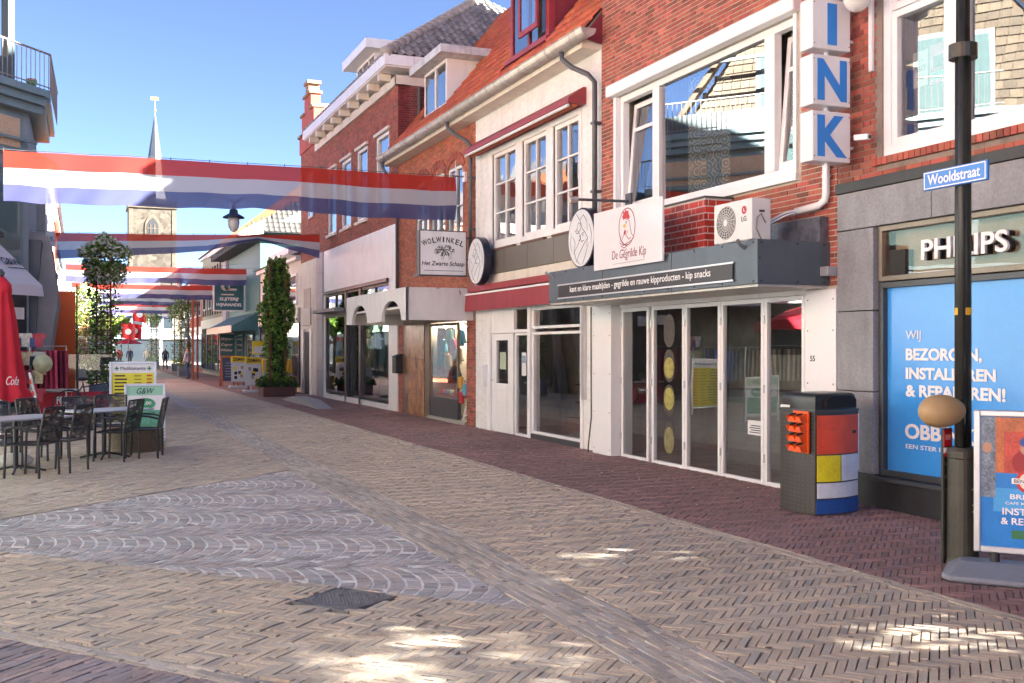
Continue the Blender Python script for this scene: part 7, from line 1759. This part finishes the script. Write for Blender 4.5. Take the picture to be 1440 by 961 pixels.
# leafy vine column on the right
vc = thing("vine_column", (6.4, 37.1, .02), "tall column fully grown with green vine in a rusty planter", "vine column")
obj("planter", MB().box(5.85, 6.95, 36.6, 37.6, .02, .38), M("planter_rust", (.10, .045, .04), .7, var=.25), vc, bevel=.015)
obj("trellis", MB().box(6.1, 6.16, 36.85, 36.91, .3, 4.8).box(6.62, 6.68, 36.85, 36.91, .3, 4.8).box(6.1, 6.16, 37.3, 37.36, .3, 4.8).box(6.62, 6.68, 37.3, 37.36, .3, 4.8), M("rusty_steel", (.16, .055, .03), .7), vc)
def vine():
    z = .45+4.35*random.random(); a = random.uniform(0, 6.28)
    rr = (.36+.12*math.sin(z*2.3+1)+.10*math.sin(z*5+a*2))*(.78 if z < 1.4 else 1.0); q = rr*(.6+.45*random.random()**.5)+abs(random.gauss(0, .05))
    return (6.39+q*math.cos(a)*1.05, 37.1+q*math.sin(a), z+random.gauss(0, .05))
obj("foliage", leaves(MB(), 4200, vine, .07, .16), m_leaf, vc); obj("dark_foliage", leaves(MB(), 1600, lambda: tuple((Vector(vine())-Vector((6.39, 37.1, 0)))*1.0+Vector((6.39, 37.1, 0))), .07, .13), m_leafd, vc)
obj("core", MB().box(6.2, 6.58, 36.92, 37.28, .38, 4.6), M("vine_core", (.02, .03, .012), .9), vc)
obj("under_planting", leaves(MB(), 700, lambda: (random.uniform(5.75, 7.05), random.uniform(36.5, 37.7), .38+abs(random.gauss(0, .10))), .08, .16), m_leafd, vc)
# trees at the bend and far foliage
def tree(x, y, h, r, label, mat, name="tree", n=2600, s=(.16, .32), trunk=.14, flat=.8):
    t = thing(name, (x, y, 0), label, "tree", "trees")
    hb = h-r*1.3
    tk = MB().tube([(x, y, 0), (x+.04, y, hb*.5), (x-.02, y+.03, hb), (x+.05, y, h-r*.5)], [trunk, trunk*.8, trunk*.65, trunk*.3], 8)
    blobs = []
    for k in range(9):
        a = k*2.4; e = random.uniform(-.25, .8); q = r*random.uniform(.35, .75)
        c = Vector((x+q*math.cos(a), y+q*math.sin(a), h-r*.8+q*e)); blobs.append((c, r*random.uniform(.30, .52)))
        tk.tube([(x, y, hb*.85), tuple((Vector((x, y, hb))+c)/2+Vector((0, 0, -.1))), tuple(c)], [trunk*.5, trunk*.32, trunk*.12], 6)
    obj("trunk", tk, M("bark", (.09, .07, .05), .9, var=.3, scale=8, bump=.6), t)
    def gen():
        c, q = random.choice(blobs); v = Vector((random.gauss(0, 1), random.gauss(0, 1), random.gauss(0, 1))).normalized()
        return c + v*q*(random.random()**.45)*Vector((1, 1, flat)).length/1.6
    obj("crown", leaves(MB(), n, gen, *s), mat, t)
    return t
tree(.6, 112, 6.2, 2.3, "yellow green tree at the bend behind the flower column", m_leafy)
tree(2.6, 100, 5.0, 1.6, "small bright green tree left of the red shop flags", m_leafy, n=1800)
tree(-.3, 70, 4.2, 1.2, "small leafy tree close to the left row of shops", m_leaf, n=1500)
tree(3.0, 113, 6.0, 2.0, "dark green tree in front of the blue grey shop", m_leafd)
# added unseen trees right of the viewpoint, crowns gapped to shape the sun patches
SD = _d.normalized()
PATCH = ((1.62, 5.45, .80, .75), (1.2, 5.9, .45, .35), (2.2, 5.1, .5, .5), (3.75, 7.5, .55, .45), (4.35, 7.3, .40, .35), (3.2, 7.0, .35, .35), (4.6, 8.0, .25, .3), (4.6, 4.75, .65, .5), (5.0, 4.2, .4, .35), (3.0, 8.9, .2, .5))
def sunny(p):
    """gaps in the crowns: does the sun ray through p come down on one of the bright patches of paving?"""
    t = p[2]/SD.z; gx, gy = p[0]-SD.x*t, p[1]-SD.y*t
    for cx, cy, rx, ry in PATCH:
        a = math.atan2(gy-cy, gx-cx); k = 1+.22*math.sin(3*a+cx*5)+.12*math.sin(7*a+cy)
        if ((gx-cx)/rx)**2+((gy-cy)/ry)**2 < k: return True
    return False
for i, (x, y) in enumerate(((10.4, 4.6), (10.2, 1.4), (10.6, -1.9))):
    t = thing("shade_tree", (x, y, 0), ("added unseen tree shading the paving, beside the grey stone shop", "added unseen middle tree shading the paving, right of the viewpoint", "added unseen tree shading the paving, before the brick house")[i], "tree", "trees")
    obj("trunk", MB().tube([(x, y, 0), (x+.05, y, 3), (x, y+.1, 9)], [.2, .15, .04], 8), MATS["bark"], t)
    g = MB(); n = 0
    def gen():
        while True:
            p = (x+random.gauss(0, .75), y+random.uniform(-1.9, 1.9), random.uniform(1.2, 11.2)+.4*math.sin(y*3))
            if not sunny(p): return p
    leaves(g, 6500, gen, .26, .46)
    obj("crown", g, m_leaf, t)
hg = thing("hedge", (9.3, 1.5, 0), "added unseen hedge blocking low sun, right of the viewpoint", "hedge")  # added out of view to block low sun, gapped toward the patches
def gen():
    while True:
        p = (random.uniform(8.9, 9.5), random.uniform(-2.4, 5.6), random.uniform(0, 2.6))
        if not sunny(p): return p
obj("foliage", leaves(MB(), 5000, gen, .2, .34), m_leafd, hg)
def fine():       # small leaves added out of view to dim and soften the sun patches
    c = random.choices(PATCH, weights=[q[2]*q[3] for q in PATCH])[0]
    a, q = random.uniform(0, 6.28), math.sqrt(random.random())*1.1
    gx, gy = c[0]+c[2]*q*math.cos(a), c[1]+c[3]*q*math.sin(a); t = (random.uniform(9.6, 11.2)-gx)/SD.x
    return (gx+SD.x*t, gy+SD.y*t, SD.z*t)
ft = thing("sun_filter_tree", (10.4, 3.0, 0), "added unseen tree of fine leaves softening the sun patches, right of the viewpoint", "tree", "trees")
obj("trunk", MB().tube([(10.4, 3.0, 0), (10.4, 3.0, 4), (10.4, 2.9, 8)], [.12, .09, .03], 8), MATS["bark"], ft); obj("crown", leaves(MB(), 7800, fine, .045, .075), m_leaf, ft)
tree(-8.2, 13.0, 6.5, 2.2, "leafy tree on the square left of the viewpoint", m_leaf, n=2600, s=(.18, .34))
for i, (tt, c, nm) in enumerate(((2.2, (.40, .05, .09), "red"), (3.6, (.10, .18, .42), "blue"), (5.0, (.5, .44, .33), "beige"), (6.4, (.45, .30, .08), "ochre"), (7.8, (.12, .13, .16), "charcoal"))):
    x, y, _ = cpt(tt, 2.3, 0)
    t = thing("clothes_rack", (x, y, .02), "rack of %s clothes before the corner building, beyond the left edge" % nm, "clothes rack")
    obj("rail", MB().tube([(x-.6, y-.3, .02), (x-.6, y-.3, 1.75), (x+.6, y+.3, 1.75), (x+.6, y+.3, .02)], .02, 6), m_steel, t)
    for k in range(10): u = -.5+k*.11; obj("garment", MB().prism([(x+u-.1, y+u*.5+.18, .75), (x+u-.08, y+u*.5+.16, 1.65), (x+u+.08, y+u*.5-.16, 1.65), (x+u+.1, y+u*.5-.18, .75)], (.055, .03, 0)), M("rack_%d_%d" % (i, k % 4), tuple(min(.8, v*(.4+.4*(k % 4))) for v in c), .85, var=.4, scale=9), t)
# ================================================================ pavement boards by the vine column
def swing_board(x, y, label, s=1.0, head=True, w=.62):
    t = thing("pavement_board", (x, y, .02), label, "pavement board", "yellow headed boards before the cream shop")
    b = obj("base", MB().prism([(x-w*.62, y-.28, .02), (x+w*.62, y-.28, .02), (x+w*.62, y-.22, .13), (x-w*.62, y-.22, .13)], (0, .5, 0)), M("base_light", (.42, .43, .45), .5), t, bevel=.03)
    for dx in (-w*.32, w*.32): obj("leg", MB().cyl((x+dx, y, .12), (x+dx, y, .30), .02, n=8), m_black, t)
    obj("frame", MB().box(x-w/2, x+w/2, y-.03, y+.03, .28, 1.12), m_alu, t, bevel=.008); pz = obj("poster", MB().box(x-w/2+.05, x+w/2-.05, y-.036, y-.031, .33, 1.07), m_poster, t)
    hd = obj("header", MB().box(x-w/2-.01, x+w/2+.01, y-.035, y+.035, 1.12, 1.36), M("header_yellow", (.80, .60, .02), .4), t)
    text("ZEEMAN", hd, m_lettersk, (x, y-.038, 1.175), w=w*.82, h=.13, bold=.03, align='C', **FY)
    rnd = random.Random(x)
    for k in range(7):
        a = x-w/2+.09+rnd.random()*(w-.3); z = .38+rnd.random()*.5
        obj("poster_print", MB().box(a, a+.12, y-.0378-.0002*k, y-.0372, z, z+.13), (m_lettersk, MATS["header_yellow"], M("print_taupe", (.35, .32, .25), .5))[k % 3], pz)
    return t
swing_board(6.08, 40.3, "larger yellow headed pavement board, nearest the vine planter"); swing_board(6.18, 45.0, "smaller looking yellow headed pavement board, behind the nearer one")
cb = thing("chalkboard", (5.9, 48, .02), "orange framed dark chalkboard leaning open on the pavement", "chalkboard")
for s in (-1, 1):
    obj("frame", MB().obox((5.78, 47.6+s*.22, .68), (0, -s*.3, 1), (1, 0, 0), (0, 1, s*.3), .70, .035, .03).obox((6.52, 47.6+s*.22, .68), (0, -s*.3, 1), (1, 0, 0), (0, 1, s*.3), .70, .035, .03).obox((6.15, 47.6+s*.06, 1.32), (1, 0, 0), (0, -s*.3, 1), (0, 1, s*.3), .40, .04, .03), M("frame_orange", (.42, .12, .04), .6), cb)
bd = obj("slate", MB().obox((6.15, 47.37, .76), (1, 0, 0), (0, .3, 1), (0, -1, .3), .34, .52, .01), M("slate_blue", (.05, .06, .11), .6), cb)
cl = MB()
for k in range(6): cl.obox((6.10+.04*(k % 2), 47.355+.0, .45+.12*k), (1, 0, 0), (0, .3, 1), (0, -1, .3), .2, .012, .004)
for i, v in enumerate(cl.v): cl.v[i] = (v[0], v[1]+(v[2]-.76)*.3-.012, v[2])
obj("chalk_lines", cl, M("chalk", (.3, .32, .38), .8), bd)
# goods in front of the cream shop
for i, (x, y, c, nm) in enumerate(((6.9, 41.5, (.70, .42, .02), "mustard yellow"), (7.1, 39.9, (.70, .45, .02), "golden yellow"), (6.8, 43.4, (.62, .60, .55), "white"))):
    t = thing("clothes_rail", (x, y, .02), "rail of %s clothes beside the vine column" % nm, "clothes rail")
    obj("rail", MB().tube([(x-.35, y, .02), (x-.35, y, 1.35), (x+.35, y, 1.35), (x+.35, y, .02)], .018, 6), m_steel, t)
    for k in range(5): obj("garment", MB().prism([(x-.30+k*.14, y-.18, .75), (x-.30+k*.14, y-.14, 1.28), (x-.30+k*.14, y+.14, 1.28), (x-.30+k*.14, y+.18, .75)], (.07, 0, 0)), M("rail_%d" % i, c, .85, var=.15), t, bevel=.015)
sb_ = thing("crate_stack", (7.2, 41, .02), "low stand of brown crates under the yellow clothes", "crates")
for k in range(2): obj("crate", MB().box(6.75, 7.45, 38.9, 39.5, .03+k*.33, .34+k*.33), M("crate_ochre", (.32, .17, .03), .7, var=.3, scale=8), sb_, bevel=.015)
hs = thing("hanging_sign", (7.2, 44, 2.0), "small yellow and white hanging sign under the cream awning", "sign")
obj("board", MB().box(6.6, 7.2, 44.0, 44.04, 1.45, 2.0), MATS["header_yellow"], hs); obj("board_panel", MB().box(6.66, 7.14, 43.99, 43.999, 1.50, 1.78), m_poster, hs); obj("hanger", MB().cyl((6.9, 44.02, 2.0), (6.9, 44.02, 2.7), .012, n=5), m_anthr, hs)
rmp = thing("wheel_ramp", (6.3, 31, 0), "grey metal wheel ramp lying on the pavement before the white shop", "ramp")
obj("ramp_plate", MB().prism([(6.05, 28.6, .028), (6.05, 30.2, .20), (6.05, 32.4, .22), (6.05, 34.3, .03)], (.42, 0, 0)), M("ramp_grey", (.34, .36, .37), .55, metal=.3, var=.15), rmp)
# ================================================================ red shop flags in the distance
for i, (x, y, z, nm) in enumerate(((4.3, 97, 4.1, "upper"), (3.4, 98, 2.6, "left lower"), (4.0, 99, 2.7, "right lower"))):
    t = thing("shop_flag", (x, y, z), "%s red shop flag with white mark in the distance" % nm, "flag", "red shop flags by the bend")
    obj("cloth", MB().add([(x+.05*k*3.2, y+.05*math.sin(k*1.4), z+dz-.03*k) for k in range(8) for dz in (0, 1.3)], [(2*k, 2*k+2, 2*k+3, 2*k+1) for k in range(7)]), M("shop_flag_red", (.62, .02, .03), .7), t); obj("staff", MB().cyl((x, y, z-1.8 if z > 4 else .02), (x, y, z+1.4), .03, n=6), m_anthr, t)
    obj("mark", MB().lathe((x+.55, y-.08, z+.55), [(.26, -.003), (.26, .003)], 14, 'Y'), m_lettersw, t)
ps3 = thing("parasol", (3.6, 104, .02), "small red parasol far down the street behind the people", "parasol")
obj("canopy", MB().lathe((4.2, 104, 0), [(1.3, 2.1), (.7, 2.4), (.05, 2.6)], 8), m_pred, ps3); obj("pole", MB().cyl((4.2, 104, .02), (4.2, 104, 2.55), .03, n=6), m_alu, ps3)
# ================================================================ people in the distance
def person(x, y, face, top, legs, label, hair=(.10, .07, .05), h=1.72, stride=.18, skirt=False):
    t = thing("person", (x, y, .02), label, "person")
    s = h/1.75
    V = [(0,0,.95),(0,0,1.15),(0,0,1.38),(0,0,1.50),(0,.01,1.60),(0,.015,1.72),          # spine, neck, head
         (.10,0,.92),(.11,stride*.6,.50),(.11,stride*.25,.09),(.11,stride*.25+.14,.04),      # right leg
         (-.10,0,.92),(-.11,-stride*.2,.50),(-.11,-stride,.11),(-.11,-stride+.14,.05),       # left leg
         (.19,0,1.40),(.25,-.06,1.14),(.24,.06,.90),(.24,.09,.82),
         (-.19,0,1.40),(-.25,.06,1.14),(-.24,.16,.92),(-.24,.19,.84)]
    Ed = [(0,1),(1,2),(2,3),(3,4),(4,5),(0,6),(6,7),(7,8),(8,9),(0,10),(10,11),(11,12),(12,13),(2,14),(14,15),(15,16),(16,17),(2,18),(18,19),(19,20),(20,21)]
    rad = [.15,.14,.15,.065,.085,.075,.10,.068,.05,.045,.10,.068,.05,.045,.075,.052,.042,.04,.075,.052,.042,.04]
    me = bpy.data.meshes.new("body"); me.from_pydata([(a*s, b*s, c*s) for a, b, c in V], Ed, []); o = bpy.data.objects.new("body", me); COL.objects.link(o)
    sk = o.modifiers.new("skin", 'SKIN'); sk.use_smooth_shade = True
    for i, d in enumerate(me.skin_vertices[0].data): d.radius = (rad[i]*s, rad[i]*s*(.8 if i < 3 else 1)); d.use_root = (i == 0)
    sub = o.modifiers.new("sub", 'SUBSURF'); sub.levels = 1; sub.render_levels = 1
    bpy.context.view_layer.update(); dg = bpy.context.evaluated_depsgraph_get(); m2 = bpy.data.meshes.new_from_object(o.evaluated_get(dg)); bpy.data.objects.remove(o)
    m2.materials.clear()
    for m in (M("cloth_%s_%s" % (nm_(top), "t"), top, .85), M("cloth_%s_%s" % (nm_(legs), "l"), legs, .85), m_skin, M("hair_%s" % nm_(hair), hair, .7), m_black): m2.materials.append(m)
    for p in m2.polygons:
        c = p.center/s; p.use_smooth = True
        p.material_index = 4 if c.z < .10 else (1 if c.z < .93 and abs(c.x) < .19 else (2 if c.z > 1.53 or (abs(c.x) > .19 and c.z < .93) else 0))
        if c.z > 1.70 or (c.z > 1.60 and c.y < -.02): p.material_index = 3
    b = bpy.data.objects.new("body", m2); b.parent = t; COL.objects.link(b); t.rotation_euler = (0, 0, R(face)); return t
def nm_(c): return "%02d%02d%02d" % tuple(int(v*99) for v in c)
person(6.1, 84.7, 170, (.02, .025, .05), (.03, .03, .04), "person in dark coat walking alone down the street")
person(5.2, 92, 5, (.62, .58, .50), (.25, .24, .26), "person in a cream jacket seen from behind beside the price board", hair=(.4, .36, .3))
person(4.0, 96, 10, (.03, .04, .08), (.05, .05, .07), "person in navy jacket near the red shop flags")
person(5.35, 58.5, 60, (.55, .55, .58), (.05, .08, .2), "person in white top and jeans beside the wooden post")
person(3.3, 100, 190, (.35, .06, .06), (.05, .05, .06), "person in red top far down the street")
wpst = thing("wooden_post", (5.6, 58.3, .02), "reddish wooden trellis post in the street right of the walkers", "post")
obj("post", MB().box(5.52, 5.64, 58.0, 58.12, .02, 4.3), M("post_red_wood", (.30, .09, .05), .7), wpst); obj("post", MB().box(5.80, 5.90, 58.3, 58.4, .02, 4.1), M("post_red_wood", (.30, .09, .05), .7), wpst); obj("cross_bar", MB().box(5.52, 5.9, 58.1, 58.2, 4.1, 4.2), MATS["post_red_wood"], wpst)
# litter and small stones in the joints
lit = MB()
for _ in range(160):
    x, y = random.uniform(2.8, 7.6), random.uniform(5, 20); s = random.uniform(.004, .012); lit.sphere((x, y, .034), s, 5, 4, 1.4, 1, .5)
obj("litter_crumbs", lit, M("crumb_pale", (.5, .47, .4), .8, isl=.3), None, "scattered pale crumbs and grit lying on the paving", "litter", kind="stuff")
gm = MB()
for _ in range(260):
    x, y = random.uniform(-1.5, 7.5), random.uniform(4.6, 20); r_ = random.uniform(.008, .022)
    gm.poly([(x+r_*math.cos(a)*random.uniform(.8, 1.2), y+r_*math.sin(a)*random.uniform(.8, 1.2), .0385) for a in [2*math.pi*i/9 for i in range(9)]])
obj("gum_spots", gm, M("old_gum", (.12, .11, .10), .8, isl=.4), None, "dark trodden gum spots scattered over the paving", "gum", kind="stuff")
fit_texts()
